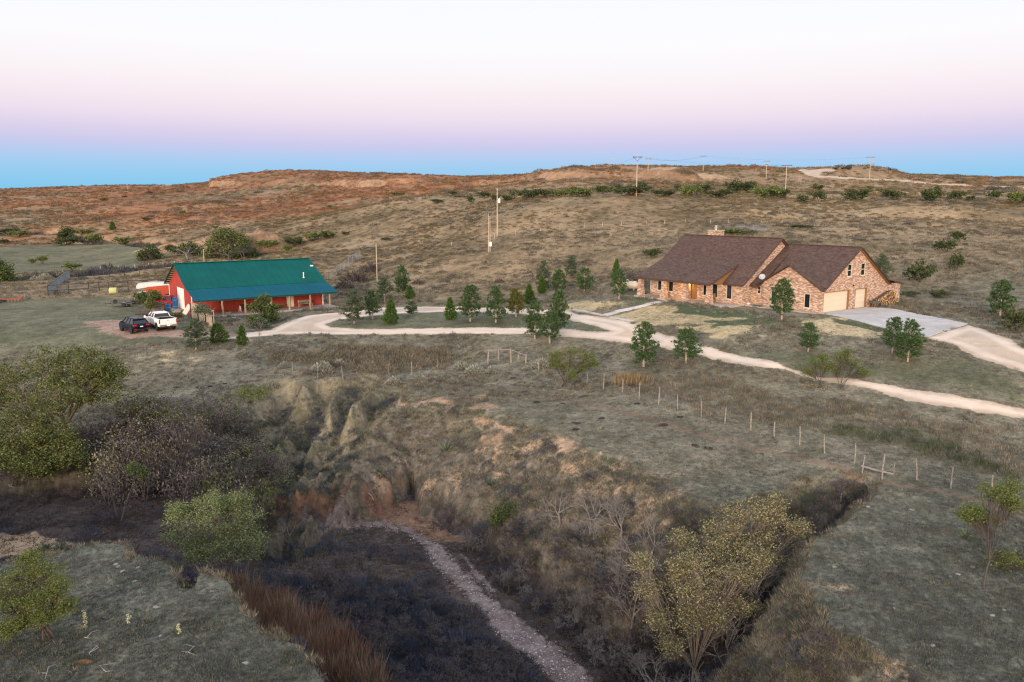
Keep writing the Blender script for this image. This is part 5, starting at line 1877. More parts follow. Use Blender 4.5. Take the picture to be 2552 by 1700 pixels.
tree_px('yard_tree', 'small grey leaved tree at the end of the drive, below the porch shrub', 'tree', 18, (646, 839),
        [(635, 815, 94, .9, .8, .6), (660, 815, 94, .8, .8, .6), (648, 800, 94.4, .7, .7, .4)], M_PINE_G, BARK, leaf=(.2, .12), clumps=40, per=14, sig=.2, trunk_r=.05, fork=.25, stems=2)
tree_px('yard_tree', 'small thin leaved tree beside the plank screen', 'tree', 19, (508, 806),
        [(495, 775, 94, .8, .7, .5), (515, 775, 94, .8, .7, .6), (503, 763, 94.4, .6, .6, .4)], M_PINE_G, BARK, leaf=(.18, .09), clumps=36, per=10, sig=.2, trunk_r=.05, fork=.4)
tree_px('yard_shrub', 'green shrub behind the black trailer', 'shrub', 20, (352, 747),
        [(350, 737, 112, .8, .8, .5), (362, 738, 112, .8, .8, .5)], M_GREEN, DBARK, leaf=(.22, .12), clumps=46, per=14, sig=.2, trunk_r=.03, fork=.2, stems=3)
tree_px('yard_shrub', 'tall olive bush between the parked machines and the stacked boards', 'shrub', 21, (376, 772),
        [(376, 745, 106, .7, .7, .7), (384, 732, 107, .7, .6, .5), (372, 760, 105, .7, .6, .5), (392, 740, 107, .5, .5, .5)], M_OAK, DBARK, leaf=(.22, .09), clumps=46, per=14, sig=.22, trunk_r=.03, fork=.2, stems=4)
tree_px('garden_shrub', 'low mixed garden bush between the pickup and the barn', 'shrub', 22, (440, 797),
        [(432, 788, 98, .6, .6, .35), (448, 786, 98, .6, .6, .35)], M_OAK, DBARK, leaf=(.16, .08), clumps=36, per=12, sig=.16, trunk_r=.02, fork=.2, stems=3)
# beyond the barn
tree_px('round_tree', 'broad bright green tree beside the orange earth mounds behind the barn', 'tree', 23, (572, 650),
        [(545, 610, 226, 3.5, 3.2, 2.2), (585, 595, 228, 3.8, 3.4, 2.4), (560, 585, 229, 3.0, 3, 1.8), (600, 620, 225, 2.6, 2.5, 1.8), (525, 630, 224, 2.2, 2.2, 1.6), (575, 628, 223, 3.0, 2.6, 1.8), (600, 600, 227, 2.4, 2.4, 1.8)], M_OAK, DBARK, leaf=(.55, .32), clumps=70, per=16, sig=.55, trunk_r=.25, fork=.3, stems=2, shell=.33)
tree_px('round_tree', 'dark green tree overlapping the right side of the broad bright one', 'tree', 24, (612, 655),
        [(612, 625, 220, 2.6, 2.4, 1.5), (630, 635, 220, 1.8, 1.8, 1.2), (590, 640, 219, 2.0, 2, 1.1)], M_BUSHFAR, DBARK, leaf=(.5, .3), clumps=60, per=14, sig=.5, trunk_r=.15, fork=.25, stems=2, shell=.35)
tree_px('round_tree', 'small dark green tree left of the flat topped one', 'tree', 25, (372, 655),
        [(372, 625, 225, 2.4, 2.2, 1.5), (385, 638, 225, 1.8, 1.8, 1.1), (358, 640, 225, 1.8, 1.8, 1.1)], M_BUSHFAR, DBARK, leaf=(.5, .3), clumps=60, per=14, sig=.5, trunk_r=.15, fork=.25, stems=2, shell=.35)
tree_px('flat_topped_tree', 'flat topped tree with a pale bare trunk behind the barn', 'tree', 26, (469, 648),
        [(445, 622, 232, 2.5, 2, .7), (470, 612, 233, 2.4, 2.2, .8), (490, 626, 232, 1.6, 1.5, .7), (425, 618, 233, 1.0, 1.0, .5), (462, 625, 231, 2.0, 2, .7)], M_GREEN, TWIG, leaf=(.5, .3), clumps=46, per=14, sig=.42, trunk_r=.3, fork=.45, shell=.4)
tree_px('round_tree', 'dark leafy tree cut by the left edge beyond the pasture', 'tree', 27, (8, 703),
        [(5, 672, 165, 2.2, 2, 1.6), (-15, 660, 166, 2, 2, 1.6), (15, 690, 164, 1.6, 1.5, 1.1)], M_GREEN, DBARK, leaf=(.4, .25), clumps=60, per=16, sig=.4, trunk_r=.15, fork=.25, stems=2, shell=.35)
tree_px('round_tree', 'rounded green tree on the valley edge at far left', 'tree', 28, (166, 594),
        [(166, 577, 360, 3, 3, 2.2), (158, 586, 360, 2.2, 2, 1.5)], M_BUSHFAR, DBARK, leaf=(.8, .5), clumps=50, per=12, sig=.6, trunk_r=.2, fork=.25, stems=2)
tree_px('yard_shrub', 'dark tangled bush behind the cream propane tank', 'shrub', 29, (1572, 722),
        [(1555, 695, 104, 1.4, 1.3, 1.1), (1585, 690, 105, 1.4, 1.3, 1.1), (1600, 705, 104, 1.0, 1, .8), (1570, 680, 106, 1.2, 1.2, .8)], M_DRY, DBARK, leaf=(.16, .08), clumps=50, per=7, sig=.28, trunk_r=.05, fork=.2, stems=5, spread=.3)

# bare trees low in the ravine at right
for px, d, h, w, sd_, lab in ((1640, 37.5, 4.6, 4, 31, 'grey leafless tree left of the straw leaved trees'), (1560, 41, 3.6, 3, 32, 'smaller grey leafless tree at the foot of the knoll'),
                              (1850, 33.5, 4.4, 4.2, 33, 'pale leafless tree in front of the straw leaved trees, near the frame bottom'), (1660, 33.0, 3.4, 3.2, 36, 'leafless tree nearest the stream at the frame bottom'),
                              (690, 52.5, 4.0, 2.4, 34, 'thin pale leafless tree at the mouth of the gullies'),
                              (1480, 42.5, 3.8, 3.4, 37, 'grey leafless brushy tree on the lower knoll slope, left of the two leafless trees'), (1590, 36.5, 4.2, 4, 38, 'wide leafless tree between the stream and the straw leaved trees'),
                              (1930, 35.5, 3.6, 3.6, 39, 'leafless tree right of the straw leaved trees'), (1760, 31.5, 3.6, 3.6, 41, 'leafless tree at the very bottom under the straw leaved trees'), (1400, 44, 3.0, 3.0, 42, 'low leafless bush at the foot of the knoll above the stream')):
    b = ground_pt(px, d)
    plant('bare_tree', lab, 'tree', b, [bare_tree(sd_, h, w, TWIG, .085, 5, 3)], sd_)
BR = [bush_dome(40 + k, 3.0, 2.0, (M_DRY, M_YEL, M_DRY, M_OAK)[k], DTWIG, 70, (6, 4, 9, 7)[k], (.13, .08)) for k in range(4)]
BARE_B = [bare_tree(50 + k, 2.6, 2.8, DTWIG, .05, 5, 3) for k in range(3)]
BRUSH = [(232, 1105, 52, 3.0, 1, 'dull yellow brush right of the large green tree'), (290, 1075, 55, 3.2, 1, 'straw flecked brush at the field edge, left part of the thicket'),
         (330, 1110, 53, 3.0, 2, 'dark brush at the thicket front, above the bright green shrub'), (385, 1080, 55, 3.4, 0, 'purple brown brush in the middle of the thicket'),
         (440, 1060, 57, 3.6, 2, 'tallest purple brown brush of the thicket with red brown leaves'), (470, 1105, 53, 3.4, 0, 'dark brush right of the thicket middle'), (500, 1120, 52, 2.8, 3, 'green speckled brush in the thicket'),
         (540, 1090, 54, 3.0, 1, 'thin dry brush with white flecks at the thicket right end'), (580, 1070, 55, 3.0, 0, 'rounded grey brown brush below the gully heads'), (625, 1110, 53, 2.6, 3, 'green leafed brush at the mouth of the gullies'),
         (260, 1160, 50, 2.8, 2, 'low dark brush at the foot of the large green tree'), (420, 1150, 50.5, 2.8, 0, 'dark brush at the thicket foot, over the litter'), (560, 1150, 50, 2.6, 2, 'blackish brush at the thicket foot, right end')]
for k, (px, py, d, w, v, lab) in enumerate(BRUSH):
    b = ground_pt(px, d)
    topz = EYE + float(ray(px, py - 45)[1]) * d
    h = max(1.6, min(4.2, topz - b[2]))
    plant('brush', lab, 'brush', b, BR[v], k * 1.7, (w / 3.0, w / 3.0, h / 2.0), 'brush of the ravine thicket')

# ---- hill bushes: one mesh of each kind, every bush its own object
HB = [bush_dome(60 + k, 3.2, 2.2, M_BUSHFAR, DBARK, 64, 15, (.34, .2), .06 * (k % 2)) for k in range(5)]
HBG = [bush_dome(70 + k, 3.2, 2.2, M_MESQ, DBARK, 64, 15, (.34, .2)) for k in range(2)]
z7 = lambda x, y: (1400 + x / 2.043, 380 + y / 2.043)
z2 = lambda x, y: (800 + x / 2.737, 380 + y / 2.737)
z3 = lambda x, y: (1540 + x / 2.326, 380 + y / 2.326)
z1 = lambda x, y: (x / 2.737, 380 + y / 2.737)
HILLB = [(*z7(x, y), w / 2.043, h / 2.043) for x, y, w, h in ((90, 225, 110, 45), (205, 212, 70, 40), (285, 190, 35, 25), (345, 218, 160, 45), (405, 190, 60, 35), (515, 222, 105, 30), (655, 225, 95, 60), (720, 205, 70, 45),
         (590, 195, 30, 30), (805, 232, 130, 40), (890, 200, 120, 50), (960, 195, 50, 45), (1045, 238, 150, 65), (1110, 235, 80, 50), (1225, 260, 60, 40), (1300, 195, 60, 30), (1305, 248, 70, 50), (1500, 245, 120, 60),
         (1570, 190, 30, 20), (1680, 240, 100, 45), (1890, 255, 110, 70), (2010, 248, 70, 50), (2080, 245, 40, 25), (2195, 240, 60, 45), (2330, 262, 110, 65))]
HILLB += [(*z2(x, y), w / 2.737, h / 2.737) for x, y, w, h in ((1110, 305, 80, 35), (1190, 330, 60, 40), (1270, 330, 80, 40), (1390, 322, 150, 70), (1510, 308, 120, 55), (1620, 300, 100, 45), (1720, 295, 90, 55), (1800, 300, 80, 50),
          (1920, 280, 90, 35), (2100, 290, 150, 60), (1020, 345, 50, 50), (40, 585, 90, 50), (165, 560, 60, 20), (450, 605, 60, 25), (2260, 715, 120, 55), (900, 290, 60, 25), (790, 345, 80, 25), (510, 290, 90, 20))]
HILLB += [(*z3(x, y), w / 2.326, h / 2.326) for x, y, w, h in ((1900, 575, 120, 70), (1960, 680, 80, 85), (1750, 755, 150, 110), (1970, 520, 70, 60), (2310, 1035, 140, 130), (660, 470, 200, 30), (1060, 440, 120, 20), (1860, 840, 100, 40), (1700, 835, 90, 30))]
HILLB += [(*z1(x, y), w / 2.737, h / 2.737) for x, y, w, h in ((455, 632, 140, 55), (640, 630, 110, 70), (850, 632, 130, 60), (1820, 650, 150, 50), (2010, 640, 120, 60), (2130, 605, 110, 55), (2230, 585, 90, 50), (1960, 690, 60, 60),
          (218, 760, 45, 40), (290, 762, 60, 55), (20, 620, 70, 30), (495, 805, 110, 50), (60, 560, 160, 40), (130, 575, 120, 40), (560, 560, 130, 40), (700, 330, 60, 18), (850, 308, 30, 12), (1110, 285, 30, 14), (1020, 280, 50, 14), (1245, 430, 40, 35), (2250, 380, 40, 22), (1470, 525, 50, 25), (1000, 465, 60, 20))]
WHERE_X = ((300, 'at far left'), (620, 'behind the barn'), (900, 'right of the barn'), (1250, 'left of the tall service pole'), (1590, 'left of the tall power pole'), (1800, 'above the brick house roof'), (2100, 'beyond the garage'), (2330, 'at right'), (2700, 'near the right edge'))
random.seed(3)
hbx = hits([(a, b) for a, b, _, _ in HILLB])
for k, ((px, py, wpx, hpx), p) in enumerate(zip(HILLB, hbx)):
    w, h = wpx / FPX * p[1], hpx / FPX * p[1]
    v = HBG[k % 2] if k % 6 == 0 or (k >= 52 and k % 2) else HB[k % 5]
    where = next(s for lim, s in WHERE_X if px < lim)
    size = 'large' if w > 7 else 'small' if w < 4 else 'mid sized'
    dist = 'on the upper hill' if p[1] > 215 else 'on the lower slope' if p[1] > 130 else 'close to the yard'
    plant('bush', 'scrubby %s green bush %s, %s' % (size, dist, where), 'bush', p, v, random.uniform(0, 6.28), (w / 3.3, w / 3.3, h / 2.1), 'bushes %s %s' % (dist, where))

# ---- sagebrush and small clumps along the fence
SG = [tuft_dome(80 + k, 1.0, .7, M_SAGE, 800, .2, .035) for k in range(3)]
SGD = [tuft_dome(84 + k, 1.0, .62, M_DRY, 420, .26, .03) for k in range(2)]
z4 = lambda x, y: (x / 2.737, 820 + y / 2.737)
SAGE = [(*z5(x, y), w / 2.737, 0, l) for x, y, w, l in ((962, 268, 95, 'rounded sage clump left of the wooden gate'), (1050, 305, 125, 'pale low sage clump in front of the gate, left one'), (1165, 298, 88, 'pale low sage clump in front of the gate, right one'),
        (1410, 277, 60, 'small pale sage clump right of the gate'), (1500, 258, 110, 'dark sage clump between the gate and the green mesquite'), (700, 345, 55, 'small sage clump by the fence post left of the gate'), (495, 372, 90, 'sage clump at the head of the gullies'))]
SAGE += [(*z4(x, y), w / 2.737, 0, l) for x, y, w, l in ((1660, 188, 95, 'grey sage clump below the bright juniper'), (1850, 402, 95, 'pale sage clump on the field right of the fence posts'), (1945, 260, 80, 'grey sage clump behind the third fence post'), (2200, 280, 120, 'wide sage clump behind the middle fence posts'), (2320, 250, 90, 'tall grey sage at the dry weed bank'))]
SAGE += [(*z2(x, y), w / 2.737, 1, l) for x, y, w, l in ((230, 890, 160, 'dark low sage right of the barn, upper one'), (160, 935, 110, 'dark low sage right of the barn, lower one'), (1215, 890, 60, 'single dark clump on the grassy slope'), (330, 820, 120, 'dark sage beside the plain wooden pole'), (660, 900, 70, 'grey sage right of the tall narrow pine'))]
SAGE += [(*z1(x, y), w / 2.737, 0, l) for x, y, w, l in ((140, 868, 70, 'grey clump outside the tin fence, left one'), (240, 872, 60, 'grey clump outside the tin fence, middle one'), (310, 870, 90, 'grey clump outside the tin fence, right one'), (440, 965, 70, 'straw clump inside the pipe corral corner'), (170, 1000, 60, 'dry clump beside the red implement'))]
for k, (px, py, wpx, v, lab) in enumerate(SAGE):
    p = hit(px, py)
    w = wpx / FPX * p[1] * 1.05
    o = bpy.data.objects.new('sagebrush', (SGD if v else SG)[k % 2])
    COL.objects.link(o)
    o.location, o.rotation_euler, o.scale = p, (0, 0, k * 1.3), (w, w, w * .95)
    tag(o, lab, 'sagebrush', 'sage clumps')

p = hit(1573, 958)
w = 62 / FPX * p[1]
o = bpy.data.objects.new('golden_grass', np_mesh('foliage', *blades(np.random.default_rng(77), np.random.default_rng(78).normal(size=(900, 3)) * np.array([.33, .16, .0]), np.random.default_rng(79).normal(size=(900, 3)) * np.array([.2, .2, .05]) + np.array([0, 0, 1.0]), .42, .022), leafmat('golden_stalks', [(.16, .115, .06), (.27, .20, .11), (.37, .29, .17)])))
COL.objects.link(o)
o.location, o.scale = p, (w, w, w * 1.0)
tag(o, 'golden dry grass clump below the round pine at the near road edge', 'grass clump')
# yuccas
YU = []
for k in range(2):
    r = np.random.default_rng(90 + k)
    n = 70
    a, e = r.uniform(0, 6.283, n), r.uniform(.15, 1.35, n)
    D = np.stack([np.cos(a) * np.cos(e), np.sin(a) * np.cos(e), np.sin(e)], 1)
    V, F = blades(r, np.zeros((n, 3)) + D * .03, D, .55, .05)
    YU.append(np_mesh('rosette', V, F, M_YUCCA))
for k, (px, py, s, lab) in enumerate(((1112, 1125, 1.3, 'spiky green yucca on the bare knoll flank'), (1228, 1212, 1.2, 'spiky yucca below the pale leaf shrub'), (2408, 1340, .9, 'bright yucca rosette on the right meadow'),
                                     (112, 1372, 1.1, 'grey green yucca at the near meadow corner, left one'), (150, 1372, 1.0, 'grey green yucca at the near meadow corner, right one'), (945, 1178, .8, 'small blue green yucca over the cut bank'))):
    p = hit(px, py)
    o = bpy.data.objects.new('yucca', YU[k % 2])
    COL.objects.link(o)
    o.location, o.rotation_euler, o.scale = p, (0, 0, k), (s, s, s)
    tag(o, lab, 'yucca', 'yuccas')
M_BLOOM = leafmat('pale_yellow_seed_heads', [(.34, .36, .2), (.45, .46, .27), (.56, .56, .38)], trans=.2)
for k, (px, py, h, lab) in enumerate(((215, 1578, .95, 'tall pale yellow flower spike on the near meadow, left one'), (321, 1560, .5, 'short pale yellow flower spike on the near meadow, middle one'), (447, 1586, .5, 'short pale yellow flower spike on the near meadow, right one'))):
    p = hit(px, py)
    r = np.random.default_rng(95 + k)
    o = thing('flower_spike', lab, 'flower', p, k)
    link(bpy.data.objects.new('stem', tubes_mesh('stem', [(curve_pts(r, (0, 0, -.05), (.03, 0, h), 5, .03), np.linspace(.012, .006, 5), 5)], M_YUCCA.copy())), o)
    zc = r.uniform(h * .25, h, 90)
    C = np.stack([r.normal(size=90) * .035, r.normal(size=90) * .035, zc], 1)
    V, F = leaf_quads(r, C, .065, .05)
    link(bpy.data.objects.new('bloom', np_mesh('bloom', V, F, M_BLOOM)), o)

# ------------------------------------------------------------------ uncountable ground cover: grass, weeds, brush, pebbles
PROTO = {}


def proto_collection(name, meshes):
    c = bpy.data.collections.new(name)
    for i, me in enumerate(meshes):
        c.objects.link(bpy.data.objects.new('%s_%d' % (name, i), me))
    return c


def scatter(name, pts, scl, rotz, meshes, tilt=None):
    """one object of kind stuff that sets a clump on every point"""
    me = bpy.data.meshes.new(name)
    n = len(pts)
    me.vertices.add(n)
    me.vertices.foreach_set('co', np.asarray(pts, np.float32).ravel())
    rot = np.zeros((n, 3), np.float32)
    rot[:, 2] = rotz
    if tilt is not None:
        rot[:, :2] = tilt
    a = me.attributes.new('rot', 'FLOAT_VECTOR', 'POINT')
    a.data.foreach_set('vector', rot.ravel())
    s = np.asarray(scl, np.float32)
    if s.ndim == 1:
        s = np.repeat(s[:, None], 3, 1)
    a = me.attributes.new('scl', 'FLOAT_VECTOR', 'POINT')
    a.data.foreach_set('vector', s.ravel())
    a = me.attributes.new('pick', 'INT', 'POINT')
    a.data.foreach_set('value', np.arange(n, dtype=np.int32) * 7919 % len(meshes))
    o = bpy.data.objects.new(name, me)
    COL.objects.link(o)
    ng = bpy.data.node_groups.new(name + '_spread', 'GeometryNodeTree')
    ng.interface.new_socket('Geometry', in_out='INPUT', socket_type='NodeSocketGeometry')
    ng.interface.new_socket('Geometry', in_out='OUTPUT', socket_type='NodeSocketGeometry')
    N, Lk = ng.nodes, ng.links
    gi, go = N.new('NodeGroupInput'), N.new('NodeGroupOutput')
    mp = N.new('GeometryNodeMeshToPoints')
    iop = N.new('GeometryNodeInstanceOnPoints')
    ci = N.new('GeometryNodeCollectionInfo')
    ci.inputs['Collection'].default_value = proto_collection(name, meshes)
    ci.inputs['Separate Children'].default_value = True
    ci.inputs['Reset Children'].default_value = True

    def attr(nm, dt):
        q = N.new('GeometryNodeInputNamedAttribute')
        q.data_type = dt
        q.inputs['Name'].default_value = nm
        return [s_ for s_ in q.outputs if s_.enabled and s_.name == 'Attribute'][0]
    Lk.new(gi.outputs[0], mp.inputs['Mesh'])
    Lk.new(mp.outputs[0], iop.inputs['Points'])
    Lk.new(ci.outputs[0], iop.inputs['Instance'])
    iop.inputs['Pick Instance'].default_value = True
    Lk.new(attr('pick', 'INT'), iop.inputs['Instance Index'])
    e2r = N.new('FunctionNodeEulerToRotation')
    Lk.new(attr('rot', 'FLOAT_VECTOR'), e2r.inputs[0])
    Lk.new(e2r.outputs[0], iop.inputs['Rotation'])
    Lk.new(attr('scl', 'FLOAT_VECTOR'), iop.inputs['Scale'])
    Lk.new(iop.outputs[0], go.inputs[0])
    md = o.modifiers.new('spread', 'NODES')
    md.node_group = ng
    return tag(o, kind='stuff')


def spread(n, d0, d1, u0=-.86, u1=.86, seed=0, near_pow=True):
    """ground points, thinning out with distance"""
    r = np.random.default_rng(seed)
    u = r.uniform(u0, u1, n)
    y = 1 / r.uniform(1 / d1, 1 / d0, n) if near_pow else np.exp(r.uniform(math.log(d0), math.log(d1), n))
    x = u * y
    return x, y, r


def mask_at(M, x, y):
    """read a ground mask at any place"""
    iu = np.clip(np.searchsorted(us, x / y), 1, NC - 1)
    iy = np.clip(np.searchsorted(ys, y), 1, NR - 1)
    return M.reshape(NR, NC)[iy, iu]


def z_at(x, y):
    fu = np.interp(x / y, us, np.arange(NC))
    fy = np.interp(y, ys, np.arange(NR))
    iu, iy = np.clip(fu.astype(int), 0, NC - 2), np.clip(fy.astype(int), 0, NR - 2)
    a, b = fu - iu, fy - iy
    return GZ[iy, iu] * (1 - a) * (1 - b) + GZ[iy, iu + 1] * a * (1 - b) + GZ[iy + 1, iu] * (1 - a) * b + GZ[iy + 1, iu + 1] * a * b


def clear_of(x, y):
    """not on a road, a slab or inside a building"""
    ok = (mask_at(m_road, x, y) < .35) & (mask_at(m_conc, x, y) < .3) & (mask_at(m_walk, x, y) < .3)
    X, Y = to_local(x, y, H_O, H_YAW)
    ok &= box_sd(X, Y, -.2, 23.2, -4.2, 16.2) > .15
    X, Y = to_local(x, y, B_O, B_YAW)
    ok &= box_sd(X, Y, -.2, 19.3, -3.7, 12.7) > .15
    return ok


def grass_proto(seed, n, h, w, lean, mat, bw=.012):
    r = np.random.default_rng(seed)
    a = r.uniform(0, 6.283, n)
    q = np.sqrt(r.random(n)) * w / 2
    C = np.stack([np.cos(a) * q, np.sin(a) * q, np.zeros(n) - .01], 1)
    D = np.stack([np.cos(a) * lean, np.sin(a) * lean, np.ones(n)], 1) + r.normal(size=(n, 3)) * lean * .7
    D[:, 2] = np.abs(D[:, 2])
    D /= np.linalg.norm(D, axis=1, keepdims=True)
    V, F = blades(r, C, D, h, bw)
    return np_mesh('clump', V, F, mat)


M_SHORT = leafmat('short_grass', [(.05, .056, .045), (.095, .10, .082), (.15, .15, .122), (.25, .23, .175)], per='object', trans=.15)
M_STRAW = leafmat('straw_grass', [(.09, .078, .054), (.175, .15, .105), (.265, .225, .16), (.37, .31, .22)], per='object', trans=.2)
M_RUST = leafmat('rust_grass', [(.06, .035, .028), (.125, .07, .05), (.21, .12, .08), (.32, .22, .15)], per='object', trans=.2)
M_WEED = leafmat('weed_leaves', [(.05, .047, .038), (.09, .084, .068), (.14, .13, .104), (.21, .19, .15)], per='object', trans=.15)
M_GWEED = leafmat('green_weed_leaves', [(.045, .058, .034), (.075, .092, .052), (.11, .125, .072), (.16, .165, .10)], per='object', trans=.2)
M_SHADEB = leafmat('dark_brush_twigs', [(.02, .024, .038), (.038, .045, .068), (.064, .073, .104), (.11, .118, .15)], per='object', trans=.05)  # blue skylight and ravine shade are put into the twig colour
M_BRAM = leafmat('bramble_stems', [(.035, .03, .033), (.07, .06, .062), (.115, .10, .10), (.19, .165, .155)], per='object', trans=.05)
M_HILLT = leafmat('hill_tussock', [(.06, .054, .03), (.11, .09, .05), (.17, .13, .07), (.24, .175, .10)], per='object', trans=.1)
M_HILLR = leafmat('red_hill_tussock', [(.10, .056, .032), (.16, .082, .044), (.23, .115, .06), (.31, .17, .095)], per='object', trans=.1)

# short turf on the near meadows
x, y, r = spread(176000, 24, 130, seed=201)
ok = (mask_at(gt, x, y) < .35) & clear_of(x, y) & (mask_at(m_trail, x, y) < .5) & (mask_at(m_soil, x, y) < .55 + .3 * r.random(len(x)))
x, y = x[ok], y[ok]
pn = fbm(x / 1.1, y / 1.1, 3, 300)
M_FROST = leafmat('frosty_short_grass', [(.042, .048, .042), (.08, .088, .077), (.13, .138, .12), (.22, .215, .175)], per='object', trans=.15)
P, s_, q_ = np.stack([x, y, z_at(x, y)], 1), r.uniform(.6, 1.35, len(x)) * (.45 + pn * 1.15), r.uniform(0, 6.28, len(x))
nr_ = y + r.normal(size=len(y)) * 2.5 < 43
scatter('short_grass', P[~nr_], s_[~nr_], q_[~nr_], [grass_proto(210 + k, 14, .075, .16, .9, M_SHORT, .014) for k in range(4)])
scatter('frosty_grass', P[nr_], s_[nr_], q_[nr_], [grass_proto(215 + k, 14, .075, .16, .9, M_FROST, .014) for k in range(4)])
# bunch grass and weeds on the middle ground and the ravine flanks
x, y, r = spread(118000, 36, 170, seed=202, near_pow=False)
pn = fbm(x / 5, y / 5, 4, 301)
lawn = np.maximum(mask_at(m_green, x, y), mask_at(m_tan, x, y))
ok = clear_of(x, y) & (mask_at(m_soil, x, y) < .5) & (mask_at(m_park, x, y) < .3) & (mask_at(m_grav, x, y) < .3) & (r.random(len(x)) < np.clip((pn - .28) * 2.6, .05, 1)) & (lawn < r.random(len(x)) * .8) & (mask_at(gt, x, y) < .85)
near_meadow = (y < 62) & (mask_at(gt, x, y) < .05)
ok &= ~(near_meadow & (r.random(len(x)) < .9))
x, y = x[ok], y[ok]
k_ = len(x)
scatter('bunch_grass', np.stack([x, y, z_at(x, y)], 1)[: k_ // 2], (r.uniform(.6, 1.3, k_) * np.clip(y / 75, .55, 1.5))[: k_ // 2], r.uniform(0, 6.28, k_ // 2), [grass_proto(220 + k, 16, .26, .26, .45, M_STRAW, .022) for k in range(4)])
scatter('weeds', np.stack([x, y, z_at(x, y)], 1)[k_ // 2:], (r.uniform(.6, 1.4, k_) * np.clip(y / 75, .55, 1.5))[k_ // 2:], r.uniform(0, 6.28, k_ - k_ // 2), [tuft_dome(230 + k, .42, .26, M_WEED, 40, .14, .022) for k in range(4)])
# scattered taller tufts that break the turf into patches
x, y, r = spread(10800, 24, 75, seed=214)
pn = fbm(x / 3.5, y / 3.5, 4, 306)
ok = (mask_at(gt, x, y) < .2) & clear_of(x, y) & (r.random(len(x)) < np.clip((pn - .42) * 4, .03, 1)) & (mask_at(m_trail, x, y) < .4)
x, y = x[ok], y[ok]
scatter('turf_tufts', np.stack([x, y, z_at(x, y)], 1), r.uniform(.45, 1.15, len(x)), r.uniform(0, 6.28, len(x)), [grass_proto(225 + k, 18, .2, .2, .7, (M_STRAW, M_SHORT, M_GWEED)[k], .014) for k in range(3)] + [tuft_dome(229, .34, .2, M_WEED, 50, .11, .014)])
# hills: tussocks and low scrub
x, y, r = spread(66000, 150, 900, seed=203, near_pow=False)
pn = fbm(x / 22, y / 22, 4, 302)
gr = mask_at(m_green, x, y)
rd = mask_at(m_red, x, y)
ok = clear_of(x, y) & (mask_at(m_clay, x, y) < .3) & (r.random(len(x)) < np.clip((pn - .3) * 3, .08, 1)) & (gr < .5) & (mask_at(m_soil, x, y) < .4) & (mask_at(hillbare, x, y) < .6)
x, y, rd = x[ok], y[ok], rd[ok]
s = r.uniform(.5, 1.25, len(x)) * np.clip(y / 260, .6, 1.9)
P = np.stack([x, y, z_at(x, y)], 1)
red = r.random(len(x)) < rd * .9
TH = [tuft_dome(240 + k, 1.1, .5, M_HILLT, 46, .4, .09) for k in range(4)]
TR = [tuft_dome(245 + k, 1.1, .5, M_HILLR, 46, .4, .09) for k in range(4)]
scatter('hill_grass', P[~red], s[~red], r.uniform(0, 6.28, (~red).sum()), TH)
scatter('red_hill_grass', P[red], s[red], r.uniform(0, 6.28, red.sum()), TR)
x, y, r = spread(5200, 120, 800, seed=204, near_pow=False)
pn = fbm(x / 30, y / 30, 4, 303)
dk = mask_at(m_dark, x, y)
ok = clear_of(x, y) & ((pn > .54) | (dk > .4)) & (mask_at(m_green, x, y) < .4)
x, y = x[ok], y[ok]
scatter('scrub', np.stack([x, y, z_at(x, y)], 1), np.stack([r.uniform(.7, 1.6, len(x)) * np.clip(y / 220, .6, 2)] * 3, 1) * np.array([1.3, 1.3, .8]), r.uniform(0, 6.28, len(x)), [tuft_dome(250 + k, 1.6, .9, M_WEED, 120, .36, .07) for k in range(3)])
# dark brush filling the trenches beyond the barn
xs_, ys_ = [], []
r = np.random.default_rng(205)
for L, dep, w in TRENCH_W[:2]:
    for i in range(len(L) - 1):
        n = int(np.hypot(*(L[i + 1] - L[i])) * 3.2)
        t = r.random(n)
        xs_.append(L[i][0] + (L[i + 1][0] - L[i][0]) * t + r.normal(size=n) * 1.6)
        ys_.append(L[i][1] + (L[i + 1][1] - L[i][1]) * t + r.normal(size=n) * 1.6)
x, y = np.concatenate(xs_), np.concatenate(ys_)
scatter('ditch_brush', np.stack([x, y, z_at(x, y)], 1), r.uniform(.7, 1.5, len(x)) * np.where(y < 230, 1.25, 1.0), r.uniform(0, 6.28, len(x)), [tuft_dome(255 + k, 2.2, 1.7, (M_SHADEB, M_BRAM, M_SHADEB, M_GWEED)[k], 220, .55, .07) for k in range(4)])
# the ravine: dark brush on floor and banks
x, y, r = spread(20000, 24, 66, seed=206)
tt, sdv, so = mask_at(gt, x, y), mask_at(gsd, x, y), mask_at(m_soil, x, y)
pn = fbm(x / 3, y / 3, 4, 304)
sdm = np.full(len(x), 1e9)
for L in (gr_line, gr_line2):
    for i in range(len(L) - 1):
        d, _ = seg_dist(x, y, *L[i], *L[i + 1])
        sdm = np.minimum(sdm, d)
flr = (tt > .7) & (sdm > 1.9)
left = x < np.interp(y, gr_line2[::-1, 1], gr_line2[::-1, 0])
west = x / y < -.12
dens = np.where(flr, np.where(west & (y > 42), .12, np.where(left & (y < 47), .7, .10)), .30 * (pn > .46)) * (tt > .12)
dens = np.where(sdm < 1.7, 0, dens)
dens = np.where(so > .5, dens * .25, dens)
ok = r.random(len(x)) < dens
x, y, tt = x[ok], y[ok], tt[ok]
s = r.uniform(.55, 1.45, len(x)) * np.where(tt > .7, 1.0, .55)
RB = [bare_tree(260 + k, 1.25, 1.6, DTWIG, .018, 4, 4) for k in range(3)] + [tuft_dome(265 + k, 1.2, .8, M_SHADEB, 240, .34, .016) for k in range(3)]
scatter('ravine_brush', np.stack([x, y, z_at(x, y) - .03], 1), s, r.uniform(0, 6.28, len(x)), RB)
